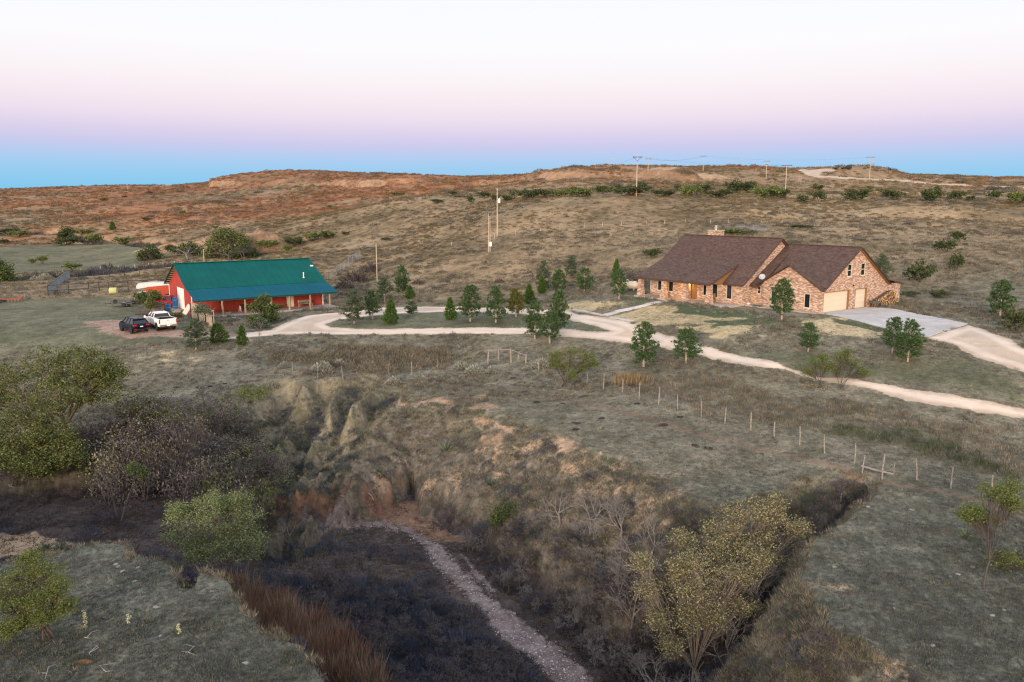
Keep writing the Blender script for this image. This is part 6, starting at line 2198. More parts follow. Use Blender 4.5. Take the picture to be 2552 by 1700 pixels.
# tangled thicket along the far bank, left of and between the gullies
TP = hitline([(150, 1110), (260, 1075), (420, 1045), (540, 1040), (600, 1080), (650, 1130), (700, 1180), (720, 1215), (690, 1235), (600, 1220), (420, 1215), (200, 1215)])
r = np.random.default_rng(216)
x, y = r.uniform(TP[:, 0].min(), TP[:, 0].max(), 900), r.uniform(TP[:, 1].min(), TP[:, 1].max(), 900)
ok = (poly_sd(x, y, TP) + (fbm(x / 2.2, y / 2.2, 3, 308) - .5) * 3.5 > 0) & (r.random(900) < np.clip((fbm(x / 1.9, y / 1.9, 3, 309) - .33) * 4, .06, .75))
x, y = x[ok], y[ok]
scatter('thicket', np.stack([x, y, z_at(x, y) - .03], 1), np.stack([.45 + 1.05 * r.random(len(x)) ** 1.4] * 3, 1) * np.array([1.1, 1.1, 1.0]), r.uniform(0, 6.28, len(x)),
        [bare_tree(330 + k, 2.0, 2.2, DTWIG, .025, 5, 3) for k in range(2)] + [bush_dome(334 + k, 2.2, 1.8, (M_BRAM, M_DRY, M_BRAM)[k], DTWIG, 80, 9, (.13, .05))[1] for k in range(3)] + [bush_dome(337, 2.2, 1.9, M_YEL, DTWIG, 60, 5, (.1, .06))[1], bush_dome(338, 2.0, 1.7, M_OAK, DTWIG, 60, 9, (.11, .06))[1], bush_dome(339, 2.0, 1.5, M_SAGE, DTWIG, 60, 8, (.10, .04))[1]])
# dark tangle filling the side gully, and the grey thicket over the lower knoll slope
SGP = hitline([(1890, 1245), (2000, 1200), (2150, 1185), (2190, 1215), (2120, 1285), (2050, 1345), (1990, 1400), (1900, 1470), (1790, 1480), (1760, 1400), (1810, 1300)])
x, y = r.uniform(SGP[:, 0].min(), SGP[:, 0].max(), 2200), r.uniform(SGP[:, 1].min(), SGP[:, 1].max(), 2200)
ok = (poly_sd(x, y, SGP) > -.2) & (mask_at(gt, x, y) > .35) & (r.random(2200) < .5)
x, y = x[ok], y[ok]
scatter('gully_tangle', np.stack([x, y, z_at(x, y) - .03], 1), r.uniform(.4, 1.1, len(x)), r.uniform(0, 6.28, len(x)), [bare_tree(340 + k, 1.3, 1.6, DTWIG, .018, 4, 4) for k in range(2)] + [tuft_dome(343 + k, 1.1, .8, (M_SHADEB, M_BRAM, M_GWEED)[k], 220, .3, .018) for k in range(3)])
LKP = hitline([(1150, 1370), (1300, 1330), (1450, 1350), (1600, 1380), (1690, 1450), (1700, 1690), (1500, 1690), (1340, 1560), (1230, 1450)])
x, y = r.uniform(LKP[:, 0].min(), LKP[:, 0].max(), 2600), r.uniform(LKP[:, 1].min(), LKP[:, 1].max(), 2600)
sdm = np.full(len(x), 1e9)
for i in range(len(gr_line2) - 1):
    d_, _ = seg_dist(x, y, *gr_line2[i], *gr_line2[i + 1])
    sdm = np.minimum(sdm, d_)
ok = (poly_sd(x, y, LKP) > -.2) & (sdm > 1.5) & (r.random(2600) < np.clip((fbm(x / 1.7, y / 1.7, 3, 311) - .4) * 2.6, .02, .5))
x, y = x[ok], y[ok]
scatter('slope_thicket', np.stack([x, y, z_at(x, y) - .03], 1), r.uniform(.5, 1.25, len(x)), r.uniform(0, 6.28, len(x)), [bare_tree(350 + k, 1.5, 1.9, (TWIG, DTWIG, TWIG)[k], .018, 5, 3) for k in range(3)] + [tuft_dome(354 + k, 1.1, .8, (M_BRAM, M_SHADEB)[k], 200, .3, .016) for k in range(2)])
gx_, gy_ = [], []
for L, d0, d1, w in GULLY_W:
    for i in range(len(L) - 1):
        n = int(np.hypot(*(L[i + 1] - L[i])) * 9)
        t = r.random(n)
        gx_.append(L[i][0] + (L[i + 1][0] - L[i][0]) * t + r.normal(size=n) * .9)
        gy_.append(L[i][1] + (L[i + 1][1] - L[i][1]) * t + r.normal(size=n) * .9)
x, y = np.concatenate(gx_), np.concatenate(gy_)
low = upper_only(x, y) - z_at(x, y)
ok = (low > .9) & (fbm(x / 1.4, y / 1.4, 3, 307) > .42)
x, y = x[ok], y[ok]
scatter('gully_brush', np.stack([x, y, z_at(x, y)], 1), r.uniform(.4, .95, len(x)), r.uniform(0, 6.28, len(x)), [tuft_dome(338 + k, 1.0, .8, (M_SHADEB, M_SHADEB, M_GWEED)[k], 170, .3, .02) for k in range(3)])
# dry grass on the ravine flanks and gullies
x, y, r = spread(60000, 26, 72, seed=207)
tt, so = mask_at(gt, x, y), mask_at(m_soil, x, y)
X1, Y1 = x, y
gul = np.zeros(len(x))
for L, d0, d1, w in GULLY_W:
    for i in range(len(L) - 1):
        d, _ = seg_dist(x, y, *L[i], *L[i + 1])
        gul = np.maximum(gul, d < w * 1.2)
pn = fbm(x / 1.6, y / 1.6, 3, 305)
ok = (((tt > .04) & (tt < .93)) | (gul > 0)) & (so < .35 + .4 * r.random(len(x))) & (pn > .3) & (mask_at(m_grav, x, y) < .3)
x, y = x[ok], y[ok]
k_ = len(x)
P = np.stack([x, y, z_at(x, y)], 1)
s = r.uniform(.55, 1.3, k_)
h_ = int(k_ * .72)
scatter('bank_grass', P[:h_], s[:h_], r.uniform(0, 6.28, h_), [grass_proto(270 + k, 20, .3, .24, .5, M_STRAW, .014) for k in range(4)])
scatter('bank_weeds', P[h_:], s[h_:], r.uniform(0, 6.28, k_ - h_), [tuft_dome(275 + k, .5, .36, M_WEED, 70, .17, .014) for k in range(3)] + [tuft_dome(279, .5, .4, M_GWEED, 60, .17, .02)])
# rust coloured tall grass below the near meadow edge
z9 = lambda x, y: (x / 2.6156, 1260 + y / 2.6156)
RP = np.array([plane_pt(*z9(a, b), -1.6) for a, b in ((1470, 455), (1600, 500), (1760, 560), (1900, 690), (2130, 760), (2260, 860), (2400, 950), (2420, 1151), (2200, 1151), (2090, 1000), (1900, 880), (1700, 830), (1590, 740), (1500, 620))])
r = np.random.default_rng(208)
x, y = r.uniform(RP[:, 0].min() - 1, RP[:, 0].max() + 1, 9000), r.uniform(RP[:, 1].min() - 1, RP[:, 1].max() + 1, 9000)
sdv, rim = poly_sd(x, y, RP), poly_sd(x, y, RIM_P)
ok = (sdv > -.5) & (rim > .35) & (r.random(len(x)) < np.clip((fbm(x / 1.3, y / 1.3, 3, 55) - .40) * 2.6, 0, .5))
x, y = x[ok], y[ok]
zz = np.maximum(z_at(x, y), -2.4)
scatter('rust_grass', np.stack([x, y, zz], 1), r.uniform(.6, 1.25, len(x)), r.uniform(0, 6.28, len(x)), [grass_proto(280 + k, 24, 1.0, .3, .22, (M_RUST, M_RUST, M_RUST, M_STRAW)[k], .02) for k in range(4)])
# tall weeds in the band between fence and road at right
BP = hitline([z_ for z_ in ((1500, 935), (1640, 930), (1800, 935), (2000, 985), (2200, 1015), (2552, 1075), (2552, 1215), (2400, 1170), (2150, 1115), (1960, 1070), (1750, 1035), (1560, 985))])
r = np.random.default_rng(209)
x, y = r.uniform(BP[:, 0].min(), BP[:, 0].max() + 6, 26000), r.uniform(BP[:, 1].min() - 3, BP[:, 1].max(), 26000)
sdv = poly_sd(x, y, BP) + (fbm(x / 3, y / 3, 3, 9) - .5) * 3
ok = (sdv > 0) & (r.random(len(x)) < np.clip(sdv / 4, .04, .34))
x, y = x[ok], y[ok]
gp = hitline([(2050, 1055), (2200, 1075), (2330, 1090), (2480, 1150), (2500, 1200), (2350, 1160), (2180, 1115), (2080, 1085)])
gg = poly_sd(x, y, gp) + (fbm(x / 1.5, y / 1.5, 3, 19) - .5) * 2.4 > 0
keep = ~gg | (r.random(len(x)) < .5)
x, y, gg = x[keep], y[keep], gg[keep]
P = np.stack([x, y, z_at(x, y)], 1)
scatter('dry_weeds', P[~gg], r.uniform(.6, 1.4, (~gg).sum()), r.uniform(0, 6.28, (~gg).sum()), [grass_proto(290 + k, 18, .36, .3, .4, M_STRAW, .016) for k in range(3)] + [tuft_dome(292 + k, .5, .42, M_WEED, 40, .2, .018) for k in range(2)])
scatter('green_weeds', P[gg], r.uniform(.7, 1.4, gg.sum()), r.uniform(0, 6.28, gg.sum()), [tuft_dome(296 + k, .5, .55, M_GWEED, 60, .26, .022) for k in range(2)] + [tuft_dome(298, .5, .5, M_WEED, 50, .24, .02)])
# weedy bank left of the gate
BP = hitline([(640, 885), (700, 880), (860, 872), (1000, 862), (1110, 870), (1120, 895), (1080, 920), (960, 935), (860, 930), (790, 925), (700, 905)])
x, y = r.uniform(BP[:, 0].min(), BP[:, 0].max(), 9000), r.uniform(BP[:, 1].min(), BP[:, 1].max(), 9000)
sdv = poly_sd(x, y, BP) + (fbm(x / 2, y / 2, 3, 29) - .5) * 7
ok = (sdv > 0) & (r.random(len(x)) < np.clip(sdv / 4, .03, .2))
x, y = x[ok], y[ok]
scatter('dry_weeds', np.stack([x, y, z_at(x, y)], 1), r.uniform(.7, 1.7, len(x)), r.uniform(0, 6.28, len(x)), [tuft_dome(300 + k, .6, .5, (M_WEED, M_STRAW, M_STRAW)[k], 50, .26, .02) for k in range(3)])
# pebbles in the stream bed
M_PEB = NT('stream_pebble', .9, .2)
ri = M_PEB.node('ShaderNodeObjectInfo').outputs['Random']
M_PEB.base(M_PEB.ramp(ri, [(0, (.16, .12, .11)), (.5, (.32, .27, .25)), (1, (.52, .47, .45))]))
peb = []
for k in range(3):
    r = np.random.default_rng(310 + k)
    mb = MB().lathe([(.02, -.4), (.75, -.25), (1, .0), (.7, .3), (.05, .42)], 7)
    V = np.array(mb.v) * (1 + r.normal(size=(len(mb.v), 1)) * .12) * np.array([1, .75, .6])
    mb.v = [tuple(q) for q in V]
    peb.append(mb.mesh('pebble', M_PEB.m))
x, y, r = spread(90000, 22, 62, u0=-.4, u1=.3, seed=211)
ok = mask_at(m_grav, x, y) > .25 + .6 * r.random(len(x))
x, y = x[ok], y[ok]
scatter('pebbles', np.stack([x, y, z_at(x, y) + .01], 1), .018 + .05 * r.random(len(x)) ** 3, r.uniform(0, 6.28, len(x)), peb)
# fallen leaves and sticks over the ravine floor
x, y, r = spread(30000, 24, 66, seed=212)
ok = (mask_at(gt, x, y) > .6) & (mask_at(m_grav, x, y) < .5)
x, y = x[ok], y[ok]
lp = []
for k in range(3):
    r2_ = np.random.default_rng(320 + k)
    V, F = leaf_quads(r2_, r2_.normal(size=(14, 3)) * np.array([.16, .16, .012]) + np.array([0, 0, .03]), .08, .05, .7)
    lp.append(np_mesh('litter', V, F, leafmat('leaf_litter%d' % k, [(.03, .02, .016), (.07, .045, .034), (.13, .09, .06), (.22, .17, .1)], per='object')))
scatter('leaf_litter', np.stack([x, y, z_at(x, y)], 1), r.uniform(.7, 1.3, len(x)), r.uniform(0, 6.28, len(x)), lp)


# ------------------------------------------------------------------ vehicles
def wheel_meshes(R, w, rimc):
    t = MB().lathe([(R * .62, -w / 2), (R * .93, -w / 2), (R, -w * .36), (R, w * .36), (R * .93, w / 2), (R * .62, w / 2)], 20, 'y').mesh('tyre', RUBBER, True)
    rm = MB().lathe([(.04, -w * .30), (R * .3, -w * .36), (R * .34, -w * .2), (R * .60, -w * .24), (R * .64, -w * .49), (R * .64, w * .49), (R * .60, w * .24), (R * .34, w * .2), (R * .3, w * .36), (.04, w * .3)], 20, 'y')
    for k in range(6):
        a = k * math.pi / 3
        for s in (-1, 1):
            rm.bar((R * .22 * math.cos(a), s * w * .33, R * .22 * math.sin(a)), (R * .62 * math.cos(a), s * w * .37, R * .62 * math.sin(a)), R * .13, .03, up=(0, 1, 0))
    return t, rm.mesh('rim', rimc, True)


RIM = plain('alloy_rim', (.5, .51, .53), .35, .7, var=.05)
GLASSC = NT('car_glass', .05, .6).base((.012, .014, .018)).m
TAIL = NT('tail_lamp_red', .25, .5).base((.45, .015, .012)).m
LAMPW = NT('lamp_clear', .15, .5).base((.6, .6, .58)).m
CHROME = plain('bright_bumper', (.55, .56, .57), .25, .85, var=.04)


def paint(name, c):
    t = NT(name, .3, .22)
    n = t.noise(3.0, 4, t.co('Object'))
    t.base(t.ramp(n, [(.3, tuple(q * .9 for q in c)), (.7, tuple(min(1, q * 1.06) for q in c))]))
    return t.m


def put_wheels(root, xs, half, R, w, rim=RIM):
    t, m = wheel_meshes(R, w, rim)
    for x in xs:
        for s in (-1, 1):
            wh = bpy.data.objects.new('wheel', t)
            link(wh, root)
            wh.location = (x, s * half, R)
            link(bpy.data.objects.new('rim', m), wh)


def sect(x, yb, ys_, yt, z0, zs, zt):
    """car body cross-section at x: floor, shoulder and top half-widths"""
    return [(x, -yb, z0), (x, -ys_, z0 + .12), (x, -ys_ * 1.0, zs), (x, -yt, zt), (x, yt, zt), (x, ys_, zs), (x, ys_, z0 + .12), (x, yb, z0)]


def greenhouse(root, base, roof, zb, zr, pnt, posts):
    """glasshouse: dark glass frustum, painted roof and pillars. base / roof = (rear x, front x, half width)"""
    (r0, f0, w0), (r1_, f1, w1) = base, roof
    B = [(r0, -w0, zb), (f0, -w0, zb), (f0, w0, zb), (r0, w0, zb)]
    T = [(r1_, -w1, zr), (f1, -w1, zr), (f1, w1, zr), (r1_, w1, zr)]
    MB().prism(B, T).build('window', GLASSC, root)
    mb = MB()
    mb.loft([[(x, -w, z), (x, -w * .6, z + c), (x, w * .6, z + c), (x, w, z), (x, w * .9, z - .06), (x, -w * .9, z - .06)] for x, w, z, c in ((r1_ - .08, w1 * .95, zr - .03, .015), (r1_ + .15, w1 + .02, zr + .02, .04), ((r1_ + f1) / 2, w1 + .03, zr + .03, .05), (f1 - .1, w1 + .02, zr + .02, .03), (f1 + .08, w1 * .97, zr - .02, .01))])
    for s in (-1, 1):
        for t in posts:
            x0, x1 = r0 + (f0 - r0) * t, r1_ + (f1 - r1_) * t
            mb.bar((x0, s * (w0 + .005), zb - .02), (x1, s * (w1 + .005), zr), .11 if t in (0, 1) else .09, .06, up=(0, 1, 0))
    mb.build('roof', pnt, root, True)


def pickup(loc, yaw, label, c):
    o = thing('pickup_truck', label, 'pickup truck', loc, yaw)
    p = paint('white_car_paint', c)
    dark = plain('bed_liner', (.02, .021, .023), .8)
    mb = MB()
    mb.loft([sect(x, .86, w, w * .95, z0, zs, zt) for x, w, z0, zs, zt in ((2.92, .82, .6, .95, 1.05), (2.86, .95, .52, 1.05, 1.22), (2.5, 1.0, .5, 1.14, 1.3), (1.35, 1.01, .48, 1.2, 1.36), (1.1, 1.01, .48, 1.22, 1.38), (-.86, 1.01, .48, 1.24, 1.38), (-.9, 1.01, .48, 1.24, 1.38))])
    mb.box(-2.88, -.9, -1.01, -.9, .5, 1.38).box(-2.88, -.9, .9, 1.01, .5, 1.38).box(-2.86, -.9, -.9, .9, .5, .82)
    body = mb.build('body', p, o)
    MB().box(-2.8, -.92, -.89, .89, .825, .84).box(-2.84, -.92, -.9, -.87, .84, 1.36).box(-2.84, -.92, .87, .9, .84, 1.36).box(-.93, -.905, -.87, .87, .84, 1.36).build('bed_liner', dark, o)
    tg = MB().box(-2.95, -2.885, -.89, .89, .72, 1.37).box(-2.97, -2.95, -.78, .78, .82, 1.28).build('tailgate', p, o)
    MB().box(-2.985, -2.972, -.12, .12, 1.19, 1.23).build('handle', BLACK, tg)
    greenhouse(o, (-.86, 1.32, .93), (-.62, .62, .74), 1.37, 1.86, p, (0, .48, 1))
    for s in (-1, 1):
        MB().box(-2.96, -2.86, s * .9 if s > 0 else -1.015, 1.015 if s > 0 else -.9, .86, 1.3).build('tail_light', TAIL, o)
        MB().box(2.8, 2.94, s * .86 - .1, s * .86 + .1, .9, 1.08).build('headlight', LAMPW, o)
        MB().box(.95, 1.12, s * 1.0 if s > 0 else -1.24, 1.24 if s > 0 else -1.0, 1.34, 1.58).build('mirror', BLACK, o)
        mb = MB()
        for xw in (-1.85, 1.9):
            mb.lathe([(.50, -.015), (.50, .015)], 20, 'y', (xw, s * 1.006, .44))
        mb.build('wheel_arch', BLACK, o)
        MB().box(.12, .16, s * 1.012 - .006, s * 1.012 + .006, .6, 1.34).box(-.88, -.85, s * 1.012 - .006, s * 1.012 + .006, .6, 1.34).build('door_gap', BLACK, o)
        MB().box(-.3, -.1, s * 1.02 - .01, s * 1.02 + .01, 1.18, 1.22).box(.75, .95, s * 1.02 - .01, s * 1.02 + .01, 1.18, 1.22).build('handle', CHROME, o)
    bp = MB().box(-3.06, -2.9, -.98, -.42, .5, .7).box(-3.06, -2.9, .42, .98, .5, .7).box(-3.02, -2.9, -.42, .42, .52, .64).build('bumper', CHROME, o)
    MB().box(-3.035, -3.022, -.16, .16, .53, .66).build('licence_plate', WHITE, bp)
    MB().box(2.88, 3.0, -.95, .95, .42, .66).build('bumper', CHROME, o)
    MB().box(-2.6, 2.6, -.85, .85, .3, .5).build('chassis', BLACK, o)
    put_wheels(o, (-1.85, 1.9), .88, .42, .28)
    return o


def suv(loc, yaw, label, c, cname):
    o = thing('suv', label, 'car', loc, yaw)
    p = paint(cname, c)
    mb = MB()
    mb.loft([sect(x, .78, w, w * .94, z0, zs, zt) for x, w, z0, zs, zt in ((2.25, .7, .42, .62, .72), (2.15, .84, .34, .74, .86), (1.7, .91, .3, .86, .98), (1.0, .92, .3, .92, 1.04), (-1.4, .92, .3, .98, 1.08), (-2.0, .9, .34, 1.0, 1.1), (-2.2, .86, .42, .95, 1.06), (-2.26, .8, .5, .85, .95))])
    mb.build('body', p, o, True)
    greenhouse(o, (-2.12, 1.1, .87), (-1.72, .25, .66), 1.05, 1.62, p, (0, .35, .66, 1))
    MB().box(-1.95, -1.55, -.62, .62, 1.6, 1.64).build('spoiler', p, o)
    MB().bar((-1.5, .6, 1.68), (.1, .6, 1.68), .03).bar((-1.5, -.6, 1.68), (.1, -.6, 1.68), .03).build('roof_rail', BLACK, o)
    MB().prism([(-1.5, -.03, 1.66), (-1.3, -.03, 1.66), (-1.3, .03, 1.66), (-1.5, .03, 1.66)], [(-1.5, -.015, 1.76), (-1.42, -.015, 1.74), (-1.42, .015, 1.74), (-1.5, .015, 1.76)]).build('antenna', BLACK, o)
    for s in (-1, 1):
        MB().box(-2.27, -2.0, s * .72 - .18, s * .72 + .18, .86, 1.02).build('tail_light', TAIL, o)
        MB().box(-2.29, -2.2, s * .68 - .12, s * .68 + .12, .46, .54).build('reflector', TAIL, o)
        MB().box(2.05, 2.2, s * .66 - .16, s * .66 + .16, .68, .8).build('headlight', LAMPW, o)
        MB().box(.85, .98, s * .9 if s > 0 else -1.1, 1.1 if s > 0 else -.9, 1.02, 1.18).build('mirror', p, o)
        mb = MB()
        for xw in (-1.36, 1.38):
            mb.lathe([(.43, -.012), (.43, .012)], 20, 'y', (xw, s * .912, .36))
        mb.build('wheel_arch', BLACK, o)
    MB().box(-2.3, -2.15, -.84, .84, .36, .5).build('bumper', BLACK, o)
    MB().box(-2.285, -2.262, -.17, .17, .72, .84).build('licence_plate', WHITE, o)
    put_wheels(o, (-1.36, 1.38), .80, .345, .23)
    return o


a, b = hit(393, 824.5), hit(366, 813.5)
yaw = math.atan2(b[1] - a[1], b[0] - a[0])
L_ = np.array([math.cos(yaw), math.sin(yaw)])
Np = np.array([math.sin(yaw), -math.cos(yaw)])
c2 = a[:2] + L_ * 1.85 + Np * .9
pickup((c2[0], c2[1], float(height(c2[0:1], c2[1:2])[0])), yaw, 'white crew cab pickup parked between the dark car and the barn', (.76, .77, .78))
a, b = hit(328, 832), hit(305, 825)
yaw = math.atan2(b[1] - a[1], b[0] - a[0])
L_, Np = np.array([math.cos(yaw), math.sin(yaw)]), np.array([math.sin(yaw), -math.cos(yaw)])
c2 = a[:2] + L_ * 1.36 + Np * .82
suv((c2[0], c2[1], float(height(c2[0:1], c2[1:2])[0])), yaw, 'dark navy car parked left of the white pickup', (.004, .007, .018), 'navy_car_paint')
c2 = ground_pt(421, 113.5)
suv(c2, math.radians(155), 'dark red car half hidden behind the left end of the barn', (.28, .012, .02), 'dark_red_car_paint')
c2 = hit(2109, 422)
suv(c2, math.radians(188), 'dark car on the skyline at the top of the gravel ramp', (.015, .02, .034), 'hilltop_car_paint')

# small flat trailer with a canopy on the hilltop
c2 = hit(2083, 422.5)
o = thing('canopy_trailer', 'small dark trailer with a frame on the skyline left of the hilltop car', 'trailer', c2, 0)
MB().box(-1.4, 1.2, -.8, .8, .45, .9).build('deck', BLACK, o)
mb = MB()
for x_ in (-.6, .9):
    for y_ in (-.7, .7):
        mb.bar((x_, y_, .9), (x_, y_, 1.75), .06)
mb.bar((-.7, -.7, 1.75), (1.0, -.7, 1.75), .06).bar((-.7, .7, 1.75), (1.0, .7, 1.75), .06).box(-.7, 1.0, -.72, .72, 1.78, 1.84)
mb.build('canopy', BLACK, o)
put_wheels(o, (0,), .85, .33, .2)

# black utility trailer behind the lawn
c2 = ground_pt(322, 114.5)
o = thing('utility_trailer', 'black flat utility trailer with a spare tyre, left of the barn', 'trailer', c2, math.radians(184), None, .82)
mb = MB().box(-1.3, 2.3, -.85, .85, .52, .6)
for y_ in (-.88, .88):
    mb.bar((-1.3, y_, .56), (2.3, y_, .56), .08, .14)
mb.bar((-1.3, -.88, .56), (-1.3, .88, .56), .08, .14).bar((2.3, -.88, .56), (2.3, .88, .56), .08, .14)
mb.build('deck', BLACK, o)
mb = MB()
for y_ in (-.88, .88):
    mb.bar((-1.3, y_, .95), (2.3, y_, .95), .05)
    for x_ in (-1.3, -.4, .5, 1.4, 2.3):
        mb.bar((x_, y_, .6), (x_, y_, .95), .05)
mb.bar((2.3, -.88, .95), (2.3, .88, .95), .05)
mb.build('side_rail', BLACK, o)
MB().bar((2.3, .5, .52), (3.6, 0, .5), .09).bar((2.3, -.5, .52), (3.6, 0, .5), .09).bar((3.5, 0, .5), (3.9, 0, .5), .1).bar((3.5, 0, 0), (3.5, 0, .75), .06).build('tongue', BLACK, o)
for s in (-1, 1):
    MB().loft([[(x_, s * .9, z_), (x_, s * 1.16, z_), (x_, s * 1.16, z_ + .03), (x_, s * .9, z_ + .03)] for x_, z_ in ((-.48, .5), (-.36, .74), (0, .82), (.36, .74), (.48, .5))]).build('fender', plain('grey_fender', (.2, .2, .21), .5), o)
put_wheels(o, (0,), 1.03, .36, .22)
sp = bpy.data.objects.new('spare_tyre', wheel_meshes(.36, .22, RIM)[0])
link(sp, o)
sp.location, sp.rotation_euler = (1.5, .8, .98), (0, 0, .1)

# farm machinery behind the barn end
c2 = ground_pt(395, 121)
o = thing('farm_machine', 'tall red farm machine with a white hood behind the barn end', 'machine', c2, math.radians(20))
mb = MB().prism([(-2.4, -1.1, .7), (2.6, -1.1, .7), (2.6, 1.1, .7), (-2.4, 1.1, .7)], [(-.9, -1.1, 2.35), (2.6, -1.1, 2.5), (2.6, 1.1, 2.5), (-.9, 1.1, 2.35)])
mb.box(1.2, 3.4, -1.0, 1.0, 1.0, 2.2)
mb.build('body', plain('machine_red', (.40, .06, .03), .5, var=.25), o)
MB().loft([[(x_, -w, z_), (x_, -w * .8, z_ + h), (x_, 0, z_ + h * 1.25), (x_, w * .8, z_ + h), (x_, w, z_)] for x_, w, z_, h in ((-2.5, .5, 2.1, .3), (-2.2, .9, 2.1, .62), (-.5, 1.0, 2.36, .55), (1.6, 1.0, 2.5, .4), (2.6, .9, 2.5, .25))]).build('hood', plain('hood_white', (.52, .51, .49), .6), o, True)
gb = MB().box(1.3, 3.3, -1.03, -1.0, 1.35, 2.1).build('side_panel', BLACK, o)
mb = MB()
for k in range(5):
    mb.box(1.4 + k * .4, 1.46 + k * .4, -1.06, -1.03, 1.38, 2.07)
mb.build('grille_bar', GALV, gb)
put_wheels(o, (-1.3, 1.8), 1.1, .6, .35)
c2 = ground_pt(358, 118)
o = thing('utility_buggy', 'small open buggy with a raised windscreen beside the red machine', 'buggy', c2, math.radians(200))
MB().loft([sect(x_, .5, w, w * .9, .4, zs, zs + .1) for x_, w, zs in ((1.4, .5, .7), (.9, .62, .85), (.1, .64, .7), (-1.3, .62, .85))]).build('body', plain('buggy_green', (.05, .075, .04), .5), o)
mb = MB()
for s in (-1, 1):
    mb.bar((.75, s * .6, .85), (.25, s * .55, 1.75), .06).bar((.25, s * .55, 1.75), (-.8, s * .55, 1.75), .06).bar((-.8, s * .55, 1.75), (-1.0, s * .6, .85), .06)
mb.bar((.25, -.55, 1.75), (.25, .55, 1.75), .06).bar((-.8, -.55, 1.75), (-.8, .55, 1.75), .06)
mb.build('roll_cage', plain('cage_grey', (.5, .52, .5), .5), o)
MB().prism([(.74, -.56, .9), (.74, .56, .9), (.76, .56, .9), (.76, -.56, .9)], [(.27, -.52, 1.7), (.27, .52, 1.7), (.29, .52, 1.7), (.29, -.52, 1.7)]).build('windscreen', GLASSC, o)
put_wheels(o, (-.85, .95), .6, .3, .25)
# red implement at far left
c2 = hit(27, 754)
o = thing('farm_implement', 'red tine implement lying at the left edge of the yard', 'implement', c2, .15)
mb = MB().bar((-1.5, -.4, .5), (1.6, -.4, .5), .1).bar((-1.5, .5, .5), (1.6, .5, .5), .1)
for k in range(7):
    x_ = -1.4 + k * .48
    mb.bar((x_, -.45, .5), (x_, .55, .5), .08)
mb.bar((1.4, 0, .5), (1.6, 0, 1.5), .07)
mb.build('frame', plain('implement_red', (.3, .05, .03), .6, var=.3), o)
mb = MB()
for k in range(7):
    x_ = -1.4 + k * .48
    for y_ in (-.4, .5):
        mb.tube([(x_, y_, .5), (x_ + .12, y_, .3), (x_ + .02, y_, .02)], .025, 5)
mb.build('tine', DARKST, o)
put_wheels(o, (-1.2,), .65, .28, .15)
c2 = hit(283, 733)
o = thing('hay_bale', 'pale yellow green round bale at the corral rail', 'hay bale', c2, .2, None, .8)
MB().lathe([(.3, -.75), (.62, -.73), (.7, -.6), (.7, .6), (.62, .73), (.3, .75)], 20, 'x', (0, 0, .68)).build('bale', plain('bale_wrap', (.42, .43, .2), .8, var=.15), o, True)

# barrels, boards and plank screen by the barn
BLUE = plain('blue_plastic', (.02, .22, .52), .45, var=.08)
bar_m = MB().lathe([(.26, 0), (.29, .02), (.29, .28), (.31, .30), (.29, .32), (.29, .58), (.31, .6), (.29, .62), (.29, .88), (.26, .91), (.25, .9), (.05, .9)], 18).mesh('barrel', BLUE, True)
c2 = hit(420, 776)
for q, dz, s, lab in (((420, 776), 0, 1.12, 'open blue plastic barrel standing alone left of the barn door'), ((437, 772), 0, 1.0, 'lower blue barrel of the stacked pair beside the white barn door'), ((436.5, 772), .92, .95, 'upper blue barrel of the stacked pair beside the white barn door')):
    p = hit(*q) if dz == 0 else hit(437, 772)
    o = thing('plastic_barrel', lab, 'barrel', (p[0], p[1], p[2] + dz), .3, 'blue barrels', s)
    link(bpy.data.objects.new('drum', bar_m), o)
    MB().lathe([(.302, .44), (.305, .45), (.305, .5), (.302, .51)], 18).build('band', plain('barrel_label', (.25, .5, .7), .5), o)
p = hit(396, 779)
o = thing('board_stack', 'chest high stack of weathered grey boards between the bush and the blue barrel', 'stack', p, .1)
random.seed(21)
mb = MB()
for k in range(17):
    for j in range(3):
        x_ = random.uniform(-.08, .08)
        y_ = -.5 + j * .36
        mb.box(-.85 + x_, .85 + x_ + random.uniform(-.25, .1), y_, y_ + .3 + random.uniform(-.04, .04), k * .082, k * .082 + .055)
mb.build('board', plain('weathered_board', (.19, .16, .14), .9, var=.5, scale=3), o)['kind'] = 'stuff'
p = hit(362, 783)
o = thing('log_pile', 'low row of dark old logs on the grass behind the pickup', 'logs', p, .1)
for k in range(4):
    MB().tube([(-1.3 + random.uniform(0, .4), -.3 + .2 * k, .12 + .05 * (k % 2)), (.2, -.25 + .18 * k, .16), (1.5 - random.uniform(0, .6), -.3 + .2 * k, .12)], [.12, .14, .1], 8).build('log', DBARK, o)
p = hit(456, 788)
o = thing('leaning_panel', 'white panel leaning against the barn step', 'panel', p, math.radians(35))
bd_ = MB().box(-.28, .28, -.03, .03, 0, 1.75).build('panel', WHITE, o)
bd_.rotation_euler = (0, math.radians(34), 0)
a, b = hit(478, 793), hit(535, 818)
L_ = math.hypot(b[0] - a[0], b[1] - a[1])
o = thing('plank_screen', 'weathered plank screen with dark posts in front of the barn corner', 'fence', a, math.atan2(b[1] - a[1], b[0] - a[0]))
dzn = b[2] - a[2]
mb = MB()
npl = int(L_ / .2)
for k in range(npl):
    x_ = k * L_ / npl
    zz = dzn * k / npl
    mb.box(x_ + .005, x_ + L_ / npl - .005, -.02, .02, zz + .05, zz + 2.0 + random.uniform(-.03, .03))
mb.build('planks', plain('plank_grey', (.36, .30, .22), .9, var=.35, scale=3), o)['kind'] = 'stuff'
